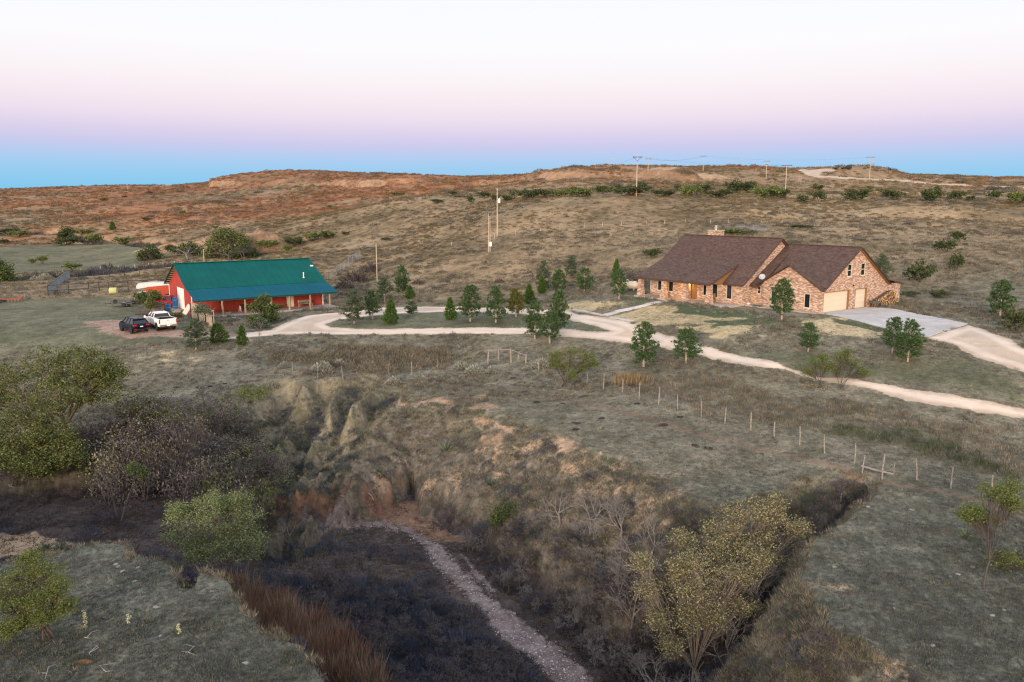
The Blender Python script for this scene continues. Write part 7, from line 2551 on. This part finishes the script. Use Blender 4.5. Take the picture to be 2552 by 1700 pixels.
for t in (0.0, .33, .66, .97):
    MB().box(t * L_ - .05, t * L_ + .05, -.13, -.025, dzn * t - .1, dzn * t + 1.95).build('post', BLACK, o)
MB().bar((0, 0, 2.06), (L_, 0, dzn + 2.06), .16, .06).bar((0, -.06, 1.5), (L_, -.06, dzn + 1.5), .06, .1).build('cap_rail', LOG, o)


# furniture on the barn porch
def on_barn(name, label, cat, x, y, z=.125, rz=0, group=None):
    return thing(name, label, cat, (*to_world(x, y, B_O, B_YAW), B_O[2] + z), B_YAW + rz, group)


q = barn_on(614, 777, 1, -1.3)
o = on_barn('porch_glider', 'dark slatted glider between two white side frames on the barn porch', 'bench', float(q[0]), -1.3)
mb = MB()
for k in range(5):
    mb.box(-.65, .65, -.25 + k * .11, -.16 + k * .11, .42, .45)
mb.build('seat', BLACK, o)['kind'] = 'stuff'
mb = MB()
for k in range(4):
    mb.box(-.65, .65, .28, .31, .5 + k * .13, .6 + k * .13)
mb.build('backrest', BLACK, o)['kind'] = 'stuff'
for s in (-1, 1):
    mb = MB().tube([(s * .85, -.45, 0), (s * .8, -.3, .75), (s * .8, .3, .8), (s * .85, .45, 0)], .04, 7).tube([(s * .82, -.38, .4), (s * .82, .38, .4)], .03, 6).tube([(s * .85, 0, 0), (s * .8, 0, .78)], .025, 6)
    mb.bar((s * .66, 0, .42), (s * .84, 0, .42), .05)
    mb.build('side_frame', WHITE, o)
q = barn_on(762, 764, 1, -1.0)
o = on_barn('porch_bench', 'wooden bench with folded things on it under the right end of the barn porch', 'bench', float(q[0]), -.9)
MB().box(-1.0, 1.0, -.25, .25, .42, .47).build('seat', LOG, o)
MB().box(-1.0, 1.0, .24, .28, .6, .95).build('backrest', LOG, o)
for x_ in (-.9, .9):
    for y_ in (-.22, .24):
        MB().box(x_ - .04, x_ + .04, y_ - .03, y_ + .03, 0, .42 if y_ < 0 else .95).build('leg', LOG, o)
for k in range(4):
    oo = on_barn('porch_cushion', 'grey brown cushion on the wooden porch bench', 'cushion', float(q[0]) - .6 + k * .4, -.9, .6, 0, 'cushions on the porch bench')
    MB().loft([[(x_, -.15 * s, 0), (x_, .15 * s, 0), (x_, .13 * s, .2 * s), (x_, -.13 * s, .2 * s)] for x_, s in ((-.16, .6), (-.1, 1), (.1, 1), (.16, .6))]).build('pad', plain('cushion_%d' % k, ((.2, .17, .13), (.14, .12, .1), (.22, .2, .16), (.12, .1, .08))[k], .9), oo)
q = barn_on(700, 769, 1, -.8)
o = on_barn('plant_bench', 'low dark bench beside the cream barn door', 'bench', float(q[0]), -.7)
MB().box(-.7, .7, -.2, .2, .3, .35).build('seat', WOOD, o)
for x_ in (-.6, .6):
    MB().box(x_ - .04, x_ + .04, -.18, .18, 0, .3).build('leg', WOOD, o)
MB().box(-.7, .7, .17, .2, .4, .6).build('backrest', WOOD, o)
q = barn_on(568, 781, 1, -2.2)
o = on_barn('planter_box', 'wooden planter box with a small plant near the second log post', 'planter', float(q[0]), -2.2)
MB().box(-.35, .35, -.15, .15, 0, .28).build('box', LOG, o)
V, F = blades(np.random.default_rng(5), np.random.default_rng(6).normal(size=(50, 3)) * np.array([.1, .05, .01]) + np.array([0, 0, .28]), rnd_dirs(np.random.default_rng(7), 50) * .5 + np.array([0, 0, .8]), .3, .05)
link(bpy.data.objects.new('plant', np_mesh('plant', V, F, M_MESQ)), o)
p = hit(584, 800)
o = thing('yard_chair', 'small grey frame standing on the grass in front of the barn porch', 'chair', p, .4)
MB().box(-.22, .22, -.22, .22, .4, .44).build('seat', GALV, o)
MB().bar((-.22, .22, .44), (-.22, .3, .85), .04).bar((.22, .22, .44), (.22, .3, .85), .04).box(-.22, .22, .26, .3, .7, .85).build('backrest', GALV, o)
for x_ in (-.2, .2):
    for y_ in (-.2, .2):
        MB().bar((x_, y_, .4), (x_ * 1.2, y_ * 1.2, 0), .035).build('leg', GALV, o)

# firewood beside the garage: every split log its own object
LOGM = []
CUT = NT('cut_wood', .9, .2)
CUT.base(CUT.ramp(CUT.node('ShaderNodeObjectInfo').outputs['Random'], [(0, (.20, .11, .05)), (.4, (.36, .22, .10)), (.75, (.52, .35, .17)), (1, (.62, .47, .27))]))
r = np.random.default_rng(55)
for k in range(5):
    n = (7, 5, 4, 6, 3)[k]
    a = np.sort(np.linspace(0, 6.283, n, endpoint=False) + r.uniform(-.2, .2, n))
    rad = r.uniform(.075, .11, n)
    P = [(0, rad[j] * math.cos(a[j]), rad[j] * math.sin(a[j])) for j in range(n)]
    Q = [(.46 + r.uniform(-.03, .03), y_, z_) for _, y_, z_ in P]
    me = MB().prism(P, Q).mesh('log', DBARK)
    me.materials.append(CUT.m)
    for f in me.polygons:
        if abs(f.normal.x) > .9:
            f.material_index = 1
    LOGM.append(me)
y0_, y1_ = 9.35, 14.6
for row in range(10):
    zz = .12 + row * .155
    for col_ in range(40):
        yy = y0_ + col_ * .165 + (row % 2) * .08
        if yy > y1_:
            break
        lim = np.interp(yy, [9.3, 9.8, 10.6, 12.0, 13.2, 14.0, 14.7], [.3, .75, .95, 1.45, 1.6, 1.0, .3])
        if zz > lim:
            continue
        w = to_world(HL + .14 + r.uniform(-.05, .1), yy + r.uniform(-.02, .02), H_O, H_YAW)
        o = bpy.data.objects.new('firewood_log', LOGM[int(r.integers(0, 5))])
        COL.objects.link(o)
        o.location = (*w, H_O[2] + zz)
        o.rotation_euler = Matrix.Rotation(H_YAW + r.normal() * .05, 4, 'Z').to_euler()
        o.rotation_euler.x = 0
        o.scale = (1, 1, 1) if r.random() < .7 else (1, 1.15, 1.15)
        tag(o, 'split log in the firewood pile against the garage wall', 'firewood', 'firewood against the garage wall')
q = house_on(2178, 764, 2, .1)
o = thing('wheelbarrow', 'dark wheelbarrow standing at the left end of the firewood pile', 'wheelbarrow', (*to_world(float(q[0]), float(q[1]), H_O, H_YAW), H_O[2] + .05), H_YAW + 1.2)
MB().prism([(-.3, -.22, .35), (.4, -.2, .32), (.4, .2, .32), (-.3, .22, .35)], [(-.5, -.36, .7), (.65, -.33, .62), (.65, .33, .62), (-.5, .36, .7)]).build('tray', plain('barrow_tray', (.09, .10, .09), .6), o)
MB().bar((.75, 0, .2), (-1.0, .3, .62), .04).bar((.75, 0, .2), (-1.0, -.3, .62), .04).bar((-.4, .25, .45), (-.45, .25, 0), .04).bar((-.4, -.25, .45), (-.45, -.25, 0), .04).build('handle', WOOD, o)
MB().lathe([(.08, -.05), (.2, -.05), (.2, .05), (.08, .05)], 14, 'y', (.75, 0, .2)).build('wheel', RUBBER, o)
q = house_on(1886, 762, 2, .1)
tag(MB().box(-.55, .55, -.35, .35, 0, .03).build('door_mat', plain('green_mat', (.02, .11, .075), .9), None), 'dark green mat on the paving below the small window', 'mat')
bpy.data.objects['door_mat'].location = (*to_world(float(q[0]), float(q[1]), H_O, H_YAW), H_O[2] + .1)
bpy.data.objects['door_mat'].rotation_euler = (0, 0, H_YAW)
q = house_on(1865, 757.5, 1, -.6)
o = thing('planter_bowl', 'small white bowl planter against the brick wall right of the porch', 'planter', (*to_world(float(q[0]), -.6, H_O, H_YAW), H_O[2] + .1), 0)
MB().lathe([(.12, 0), (.2, .06), (.25, .2), (.23, .2), (.18, .16), (.02, .15)], 14).build('bowl', WHITE, o, True)
# porch chair and bench by the front door
for k, (x_, lab) in enumerate(((6.4, 'dark wooden chair on the house porch left of the lamp'), (10.3, 'dark wooden chair on the house porch right of the door'))):
    o = thing('porch_chair', lab, 'chair', (*to_world(x_, -2.2, H_O, H_YAW), H_O[2] + .13), H_YAW)
    MB().box(-.28, .28, -.28, .28, .38, .43).build('seat', WOOD, o)
    MB().box(-.28, .28, .24, .29, .43, 1.0).build('backrest', WOOD, o)
    for i in (-.25, .25):
        for j in (-.25, .25):
            MB().box(i - .03, i + .03, j - .03, j + .03, 0, .38).build('leg', WOOD, o)
# propane tank
p = hit(1563, 725)
o = thing('propane_tank', 'cream horizontal gas tank left of the brick house', 'gas tank', p, math.radians(-12))
CT = plain('tank_cream', (.62, .56, .43), .45, var=.08)
MB().lathe([(.05, -1.5), (.3, -1.44), (.47, -1.25), (.52, -1.0), (.52, 1.0), (.47, 1.25), (.3, 1.44), (.05, 1.5)], 22, 'x', (0, 0, .78)).build('tank', CT, o, True)
MB().lathe([(.16, 1.28), (.18, 1.42), (.12, 1.5), (.03, 1.52)], 14).build('valve_dome', CT, o, True)
for x_ in (-.9, .9):
    MB().box(x_ - .1, x_ + .1, -.3, .3, -.1, .36).build('foot', CONC_M, o)


# ------------------------------------------------------------------ fences and poles
WPOST = plain('weathered_post', (.23, .205, .185), .9, var=.4, scale=8)


def fence_posts(parent, feet, hs, rad, mat, seed=0, origin=(0, 0, 0), name='post', n=7, lean=.04):
    r = np.random.default_rng(seed)
    tops = []
    for (x, y, z), h in zip(feet, hs):
        lx, ly = r.normal() * lean * h, r.normal() * lean * h
        rr = rad * r.uniform(.7, 1.35)
        P = [(x - origin[0], y - origin[1], z - origin[2] - .15), (x - origin[0] + lx * .5 + r.normal() * .02, y - origin[1] + ly * .5, z - origin[2] + h * .5), (x - origin[0] + lx, y - origin[1] + ly, z - origin[2] + h)]
        MB().tube(P, [rr, rr * .92, rr * .8], n).build(name, mat, parent, True)
        tops.append((P, h))
    return tops


def wires(parent, tops, levels, rad, mat, name='wire'):
    mb = MB()
    for a, b in zip(tops[:-1], tops[1:]):
        for lv in levels:
            pa = Vector(a[0][0]).lerp(Vector(a[0][2]), lv)
            pb = Vector(b[0][0]).lerp(Vector(b[0][2]), lv)
            m = (pa + pb) / 2 - Vector((0, 0, .02))
            mb.tube([pa, m, pb], rad, 3, cap=False)
    o = mb.build(name, mat, parent)
    o['kind'] = 'stuff'
    return o


def px_fence(name, label, posts, rad, mat, seed, wire=True, wrad=.0035):
    feet = hits([(a, b) for a, b, h in posts])
    hs = [max(.8, min(2.4, h / FPX * f[1] * 1.03)) for (a, b, h), f in zip(posts, feet)]
    o = thing(name, label, 'fence', feet[0], 0)
    tops = fence_posts(o, feet, hs, rad, mat, seed, feet[0])
    if wire:
        wires(o, tops, (.45, .68, .9), wrad, GALV)
    return o


z6 = lambda x, y: (1640 + x / 2.581, 820 + y / 2.581)
L4 = [(*z4(x, y), h / 2.737) for x, y, h in ((932, 345, 90), (1278, 335, 85), (1455, 335, 95), (1637, 330, 90), (1997, 315, 95), (2168, 345, 105), (2343, 350, 100))]
L5 = [(*z5(x, y), h / 2.737) for x, y, h in ((152, 355, 105), (465, 320, 90), (620, 325, 100), (797, 280, 85))]
px_fence('wire_fence', 'barbed wire fence on weathered posts along the field left of the gate', L4 + L5[1:], .036, WPOST, 1)
R5 = [(*z5(x, y), h / 2.737) for x, y, h in ((1487, 290, 90), (1813, 380, 85), (1928, 415, 110), (2058, 445, 110), (2170, 480, 115), (2303, 515, 120))]
R6 = [(*z6(x, y), h / 2.581) for x, y, h in ((128, 520, 105), (279, 565, 120), (429, 608, 105), (596, 655, 125), (747, 695, 100), (910, 745, 125), (1073, 800, 125), (1263, 870, 140), (1311, 935, 130), (1440, 975, 180), (1518, 945, 85), (1665, 975, 150), (1882, 1025, 145), (2142, 1080, 150), (2420, 1150, 150))]
px_fence('wire_fence', 'barbed wire fence on weathered posts from the gate down to the right meadow', R5 + R6, .045, WPOST, 2)
gp_ = [(*z5(x, y), h / 2.737) for x, y, h in ((1137, 245, 112), (1212, 208, 60), (1297, 230, 100), (1348, 215, 50), (1397, 240, 70))]
feet = hits([(a, b) for a, b, h in gp_])
o = thing('fence_gateway', 'wooden gateway of thick posts and rails in the middle of the fence line', 'gate', feet[0], 0)
hs = [h / FPX * f[1] for (a, b, h), f in zip(gp_, feet)]
tp = fence_posts(o, feet, hs, .09, WPOST, 3, feet[0])
f0 = feet[0]
tops = [Vector(t[0][2]) for t in tp]
for a, b in ((0, 2), (2, 4)):
    MB().tube([tops[a] - Vector((0, 0, .15)), (tops[a] + tops[b]) / 2 - Vector((0, 0, .12)), tops[b] - Vector((0, 0, .12))], .045, 7).build('rail', WPOST, o)
wires(o, [tp[0], tp[2], tp[4]], (.3, .5, .7), .006, GALV)
a, b = hit(*z6(1305, 893)), hit(*z6(1512, 948))
tag(MB().tube([tuple(a + np.array([0, 0, .12])), tuple((a + b) / 2 + np.array([0, 0, .1])), tuple(b + np.array([0, 0, .14]))], [.07, .06, .05], 7).build('fallen_rail', WPOST, None, True), 'grey fallen rail across the head of the side gully under the fence', 'log')
p = hit(*z6(1162, 1205))
tag(MB().tube([tuple(p - np.array([0, 0, .2])), tuple(p + np.array([.02, 0, .6])), tuple(p + np.array([.08, .05, 1.35]))], [.075, .07, .03], 7).build('stub_post', WPOST, None, True), 'single leaning pointed post standing in the side gully', 'post')

hf = [(*z2(x, y), h / 2.737) for x, y, h in ((890, 640, 30), (1185, 590, 38), (1328, 558, 30), (1495, 548, 30), (1645, 512, 30), (1800, 515, 36), (1920, 503, 30), (2048, 500, 30), (2218, 496, 34), (2345, 492, 30))] + [(*z3(x, y), h / 2.326) for x, y, h in ((270, 415, 26), (390, 412, 24), (535, 412, 24), (642, 412, 26), (737, 414, 24), (830, 413, 26), (950, 416, 26))]
px_fence('hill_fence', 'thin pale fence posts crossing the hillside behind the house', hf, .028, plain('pale_post', (.5, .46, .4), .8), 4, True, .004)
pf = [(*z1(x, y), h / 2.737) for x, y, h in ((430, 822, 18), (553, 812, 18), (685, 798, 18), (808, 792, 18), (918, 780, 18), (1015, 772, 18), (1108, 768, 18), (1190, 760, 18))]
px_fence('pasture_fence', 'row of thin white tipped posts along the ditch behind the corral', pf, .035, plain('white_tip_post', (.6, .58, .54), .8), 5, False)


def pipe_fence(label, feet, h, lower=None, name='pipe_corral'):
    o = thing(name, label, 'fence', feet[0], 0)
    f0 = np.array(feet[0])
    for f in feet:
        q = np.array(f) - f0
        MB().tube([tuple(q - np.array([0, 0, .2])), tuple(q + np.array([0, 0, h]))], .06, 7).build('post', DARKST, o)
    rails = [h] + (lower or [])
    for lv in rails:
        MB().tube([tuple(np.array(f) - f0 + np.array([0, 0, lv])) for f in feet], .05, 6).build('rail', DARKST, o)
    return o


cf = hits([(120.5, 738), (172, 734), (222, 731), (248, 729), (272, 728), (320, 725.5), (368, 723), (410, 721)])
pipe_fence('rusty pipe corral fence, front side nearest the yard', cf, 1.75, [.85])
cb = hits([(175, 693), (196, 692), (234, 691), (273, 690), (311, 689), (349, 688), (387, 687), (424, 686)])
pipe_fence('rusty pipe corral fence, far side along the ditch', cb, 1.5)
tn = cf[0], cb[0]
o = thing('tin_fence', 'corrugated grey tin fence at the left end of the corral', 'fence', cf[0], 0)
d = cb[0] - cf[0]
mb = MB()
nn_ = 90
V = []
dn = np.array([-d[1], d[0], 0]) / np.hypot(d[0], d[1])
for k in range(nn_):
    t = k / (nn_ - 1)
    g_ = cf[0] + d * t
    gz = float(height(g_[0:1], g_[1:2])[0]) - cf[0][2]
    off = dn * (.05 if k % 2 else -.05)
    mb.v += [tuple(d * t * np.array([1, 1, 0]) + off + np.array([0, 0, gz])), tuple(d * t * np.array([1, 1, 0]) + off + np.array([0, 0, gz + 1.7])), ]
for k in range(nn_ - 1):
    mb.f.append((2 * k, 2 * k + 2, 2 * k + 3, 2 * k + 1))
mb.build('sheet', plain('old_tin', (.25, .29, .31), .5, .3, var=.3, scale=.8), o)
MB().tube([tuple(np.array([0, 0, 1.75])), tuple(d + np.array([0, 0, 1.6]))], .05, 6).build('rail', DARKST, o)
# chain link run right of the barn
ca, cb2 = hit(816, 698), hit(898, 644)
o = thing('chain_link_fence', 'grey chain link fence running uphill right of the barn', 'fence', ca, 0)
d = cb2 - ca
n = 9
gz = [float(height(np.array([ca[0] + d[0] * t]), np.array([ca[1] + d[1] * t]))[0]) - ca[2] for t in np.linspace(0, 1, n)]
pts = [np.array([d[0] * t, d[1] * t, z_]) for t, z_ in zip(np.linspace(0, 1, n), gz)]
for p in pts:
    MB().tube([tuple(p), tuple(p + np.array([0, 0, 1.75]))], .045, 6).build('post', GALV, o)
MB().tube([tuple(p + np.array([0, 0, 1.72])) for p in pts], .03, 6).build('rail', GALV, o)
mb = MB()
Ltot = float(np.hypot(d[0], d[1]))
zi = lambda s: float(np.interp(s / Ltot, np.linspace(0, 1, n), gz))
k = 0.0
while k < Ltot:
    for sgn in (1, -1):
        s0, s1 = k, min(max(k + sgn * 1.7, 0), Ltot)
        mb.bar((d[0] * s0 / Ltot, d[1] * s0 / Ltot, zi(s0) + .02), (d[0] * s1 / Ltot, d[1] * s1 / Ltot, zi(s1) + 1.7), .012)
    k += .3
mb.build('wire_mesh', GALV, o)['kind'] = 'stuff'

PWOOD = plain('pole_wood', (.40, .345, .27), .85, var=.25, scale=4)


def pole(px, py, topy, label, arms=(), rad=.15, box=None, second=False, dist=None, brace=False):
    if dist is None:
        p = hit(px, py)
    else:
        a, b_ = ray(px, py)
        p = np.array([float(a) * dist, dist, EYE + float(b_) * dist])
    h = p[1] * (float(ray(px, topy)[1]) - float(ray(px, py)[1]))
    o = thing('utility_pole', label, 'utility pole', p, 0, None)
    MB().tube([(0, 0, -.3), (0, 0, h * .5), (0, 0, h)], [rad, rad * .85, rad * .65], 9).build('pole', PWOOD, o, True)
    for z_, w in arms:
        ar = MB().box(-w / 2, w / 2, -.07, .07, h - z_ - .09, h - z_ + .09).build('crossarm', DBARK, o)
        ins = MB()
        for x_ in (-w / 2 + .12, 0, w / 2 - .12):
            ins.lathe([(.05, h - z_ + .09), (.08, h - z_ + .16), (.05, h - z_ + .3)], 8, c=(x_, 0, 0))
        ins.build('insulators', GALV, ar)
        if brace:
            MB().bar((0, -.1, h - z_ - .9), (-w * .42, -.1, h - z_ - .09), .07).bar((0, -.1, h - z_ - .9), (w * .42, -.1, h - z_ - .09), .07).build('brace', DBARK, o)
    if box == 'transformer':
        MB().lathe([(.2, h * .74 - .45), (.24, h * .74 - .4), (.24, h * .74 + .4), (.12, h * .74 + .5)], 12, c=(.42, 0, 0)).build('transformer', WHITE, o, True)
        MB().box(-.06, .3, -.05, .05, h * .74 - .1, h * .74 + .1).build('bracket', GALV, o)
    if second:
        MB().tube([(.32, 0, -.3), (.3, .02, h * .94)], [.09, .07], 8).build('pole', PWOOD, o, True)
        MB().box(.1, .62, -.3, -.1, 1.1, 1.95).build('meter_box', WHITE, o)
    return o, np.array(p), h


P1 = pole(1586, 489, 390, 'tall power pole with a braced crossarm on the ridge above the house', ((.15, 2.3),), brace=True)
P2 = pole(1239.5, 590, 469, 'tall wooden service pole with a white transformer on the hillside', (), box='transformer')
P3 = pole(1217.5, 628, 533, 'pair of short poles with a white meter box below the service pole', (), .1, None, True)
pole(940, 703, 605, 'plain wooden pole right of the barn', (), .12)
pole(509, 656, 621, 'plain wooden pole behind the barn roof', (), .12)
P4 = pole(1957, 481, 411, 'wooden power pole standing among the hill bushes right of the house chimney', ((.2, 3.4),))
P5 = pole(1909, 448, 400.6, 'smaller power pole left of the pole among the hill bushes', ((.2, 2.8), (1.6, 1.2)))
P6 = pole(1752, 431, 388, 'thin power pole on the skyline bluff left of the gravel ramp', ((.2, 3.0),))
P7 = pole(2166, 452, 390, 'power pole with two crossarms in front of the skyline mound', ((.3, 4.0), (3.2, 4.0)))
P8 = pole(1615, 430, 395, 'faint thin power pole on the skyline right of the tall ridge pole', ((.2, 2.6),))
for px, topy, d, lab in ((1527, 394, 760, 'faint distant power pole left of the tall ridge pole, nearest of the row'), (1448.5, 404, 900, 'faint distant power pole, second of the receding row'), (1396, 406.5, 1000, 'faint distant power pole, third of the receding row'),
                         (1350, 413.5, 1150, 'faint distant power pole, fourth of the receding row'), (1318, 417.5, 1300, 'faint distant power pole, fifth of the receding row')):
    x_ = float(ray(px, 400)[0]) * d
    gz_ = float(height(np.array([x_]), np.array([float(d)]))[0])
    h = EYE + float(ray(px, topy)[1]) * d - gz_
    o = thing('utility_pole', lab, 'utility pole', (x_, d, gz_), 0)
    MB().tube([(0, 0, -.3), (0, 0, h)], [.2, .16], 7).build('pole', PWOOD, o)
    MB().box(-1.6, 1.6, -.1, .1, h - .5, h - .25).build('crossarm', PWOOD, o)
pole(521, 455, 441, 'tiny pole on the skyline left of the mesa', (), .14)
pole(319, 476, 462, 'tiny pole on the brown slope at left', (), .14)
pole(*z7(1207, 156), z7(0, 118)[1], 'left one of two short posts by the hill road', (), .12)
pole(*z7(1217, 157), z7(0, 118)[1], 'right one of two short posts by the hill road', (), .12)
# sagging lines between the poles
WIREM = plain('power_cable', (.05, .05, .055), .6)


def cable(name, label, A, B, offs, sag, rad):
    mb = MB()
    for dx, dz in offs:
        a = Vector(A[1]) + Vector((dx, 0, A[2] - dz))
        b = Vector(B[1]) + Vector((dx, 0, B[2] - dz))
        mb.tube([a.lerp(b, t) - Vector((0, 0, sag * 4 * t * (1 - t))) for t in np.linspace(0, 1, 13)], rad, 4, cap=False)
    return tag(mb.build(name, WIREM), label, 'power line')


cable('power_line', 'overhead line from the tall ridge pole to the pole among the bushes', P1, P4, ((-1.0, 0), (1.0, 0)), 1.0, .006)
cable('power_line', 'overhead line from the skyline bluff pole to the two armed pole', P6, P7, ((-1.2, .2), (1.2, .2)), 1.6, .006)
cable('power_line', 'overhead line from the tall ridge pole down to the service pole', P1, P2, ((0, .1),), 1.2, .010)
cable('power_line', 'overhead line from the service pole to the meter poles', P2, P3, ((0, .4),), .4, .016)
cable('power_line', 'overhead line along the skyline left of the bluff pole', P8, P6, ((-1.0, .1), (1.0, .1)), 1.4, .014)

# ------------------------------------------------------------------ small things on the ground
PALE = plain('bleached_wood', (.34, .315, .285), .85, var=.25, scale=8)
z8b = lambda x, y: (560 + x / 2.802, 940 + y / 2.802)
for k, (A, B, rad, lab) in enumerate(((z9(645, 905), z9(598, 985), .017, 'bleached forked branch on the near meadow, left of the frame middle'), (z9(1185, 955), z9(1292, 985), .017, 'bleached curved branch on the near meadow, right of the flower spikes'), (z9(675, 1075), z9(735, 1080), .017, 'short pale stick near the bottom of the near meadow'),
                                      (z9(275, 1095), z9(295, 1140), .017, 'pale stick at the bottom left of the near meadow'), (z9(550, 862), z9(590, 868), .02, 'short pale stick under the tall flower spike'), (z8b(238, 855), z8b(326, 866), .05, 'pale fallen branch in the ravine right of the feathery shrub'),
                                      (z8b(810, 830), z8b(874, 860), .05, 'pale fallen branch below the orange cut bank, left one'), (z8b(1005, 815), z8b(1040, 862), .05, 'pale fallen branch below the orange cut bank, right one'), ((30, 1208), (46, 1217), .05, 'pale fallen branch on the ravine floor at far left'),
                                      ((222, 1220), (238, 1230), .05, 'pale fallen branch on the ravine floor below the thicket'), ((2255, 1503), (2382, 1536), .03, 'dark fallen branch on the right meadow'))):
    a, b = hit(*A), hit(*B)
    r = np.random.default_rng(400 + k)
    up = np.array([0, 0, rad])
    m = (a + b) / 2 + np.array([r.normal() * .08, r.normal() * .15, .06])
    mb = MB().tube([tuple(a + up), tuple(m + up), tuple(b + up)], [rad, rad * .8, rad * .4], 6)
    mb.tube([tuple(m + up), tuple(m + np.array([r.normal() * .15, .2, .12])), tuple(m + np.array([r.normal() * .3, .4, .1]))], [rad * .6, rad * .4, rad * .2], 5)
    tag(mb.build('dead_branch', DBARK if k == 10 else PALE), lab, 'branch')
PAT = plain('dried_dung', (.028, .022, .017), .95, var=.4)
r = np.random.default_rng(410)
pm = []
for k in range(3):
    mb = MB().lathe([(.30, 0), (.27, .035), (.15, .06), (.03, .065)], 11)
    mb.v = [(x_ * (1 + r.normal() * .22), y_ * (1 + r.normal() * .22), z_) for x_, y_, z_ in mb.v]
    pm.append(mb.mesh('cow_pat', PAT))
for grp, pts in (('knoll pasture', [z5(*q) for q in ((1805, 455), (1780, 462), (1470, 498), (1740, 640), (1755, 645), (1915, 610), (1390, 430), (1310, 335), (1460, 392), (1350, 455), (1740, 685), (1650, 508), (2160, 510), (2335, 655))] + [z6(*q) for q in ((240, 748), (325, 768), (140, 567))]),
                 ('field above the thicket', [z4(*q) for q in ((915, 410), (1205, 398), (1345, 397), (1435, 392), (1535, 372), (1155, 505))]), ('near meadow', [z9(*q) for q in ((640, 748), (1360, 798), (1220, 766))])):
    for q in pts:
        p = hit(*q)
        o = bpy.data.objects.new('cow_pat', pm[int(r.integers(0, 3))])
        COL.objects.link(o)
        s = r.uniform(.5, 1.0)
        o.location, o.rotation_euler, o.scale = p, (0, 0, r.uniform(0, 6)), (s * 1.3, s, s)
        tag(o, 'dark dried cow pat on the %s' % grp, 'cow pat', 'cow pats on the %s' % grp)
STN = plain('pale_stone', (.27, .245, .22), .9, var=.2, scale=7)
sm = []
for k in range(3):
    mb = MB().lathe([(.03, -.3), (.7, -.2), (1, .05), (.75, .4), (.1, .55)], 8)
    mb.v = [(x_ * (1 + r.normal() * .14), y_ * .75 * (1 + r.normal() * .14), z_ * .7) for x_, y_, z_ in mb.v]
    sm.append(mb.mesh('stone', STN))
z5r = lambda x, y: (1640 + x / 2.581, 1180 + y / 2.581)
for grp, pts in (('near meadow', [z9(*q) for q in ((755, 385), (770, 400), (800, 430), (900, 405), (1015, 665), (880, 495), (1045, 850), (1600, 1030))]), ('right meadow', [z5r(*q) for q in ((1880, 665), (1930, 650), (1800, 690), (2150, 915), (2225, 880), (1770, 1110), (1135, 605), (1630, 235), (1585, 258), (1350, 215), (2025, 605), (1520, 868))])):
    for q in pts:
        p = hit(*q)
        o = bpy.data.objects.new('stone', sm[int(r.integers(0, 3))])
        COL.objects.link(o)
        s = r.uniform(.06, .15)
        o.location, o.rotation_euler, o.scale = p, (0, 0, r.uniform(0, 6)), (s, s, s)
        tag(o, 'pale stone lying on the short grass of the %s' % grp, 'stone', 'stones on the %s' % grp)
p = hit(*z9(545, 1022))
q = MB().lathe([(.22, 0), (.2, .03), (.1, .07), (.02, .08)], 10)
q.v = [(x_ * 1.5 + r.normal() * .02, y_ * .8, z_) for x_, y_, z_ in q.v]
o = q.build('earth_heap', plain('rusty_earth', (.2, .09, .035), .95, var=.3))
o.location = p
tag(o, 'small rust brown earth heap beside the bleached forked branch', 'earth heap')

# thin smoke drifting from the chimney
sx, sy = to_world(CHX, 6.15, H_O, H_YAW)
sm_ = MB().loft([[(x_, w * math.cos(a), z_ + w * .6 * math.sin(a)) for a in np.linspace(0, 6.283, 10, endpoint=False)] for x_, w, z_ in ((0, .12, 0), (.6, .3, .05), (2, .55, -.05), (4, .75, -.2), (6, .7, -.3), (7.2, .2, -.35))]).build('chimney_smoke', None)
sm_.location = (sx + .15, sy, H_O[2] + 8.65)
vm = bpy.data.materials.new('wood_smoke')
vm.use_nodes = True
vn, vl = vm.node_tree.nodes, vm.node_tree.links
vn.remove(vn['Principled BSDF'])
pv = vn.new('ShaderNodeVolumePrincipled')
pv.inputs['Color'].default_value = (.6, .65, .75, 1)
tc = vn.new('ShaderNodeTexCoord')
nz = vn.new('ShaderNodeTexNoise')
nz.inputs['Scale'].default_value = 1.1
vl.new(tc.outputs['Object'], nz.inputs['Vector'])
mr = vn.new('ShaderNodeMapRange')
mr.inputs['From Min'].default_value, mr.inputs['From Max'].default_value = .45, .75
mr.inputs['To Max'].default_value = .45
vl.new(nz.outputs['Fac'], mr.inputs['Value'])
vl.new(mr.outputs[0], pv.inputs['Density'])
vl.new(pv.outputs[0], vn['Material Output'].inputs['Volume'])
sm_.data.materials.append(vm)
tag(sm_, kind='stuff')
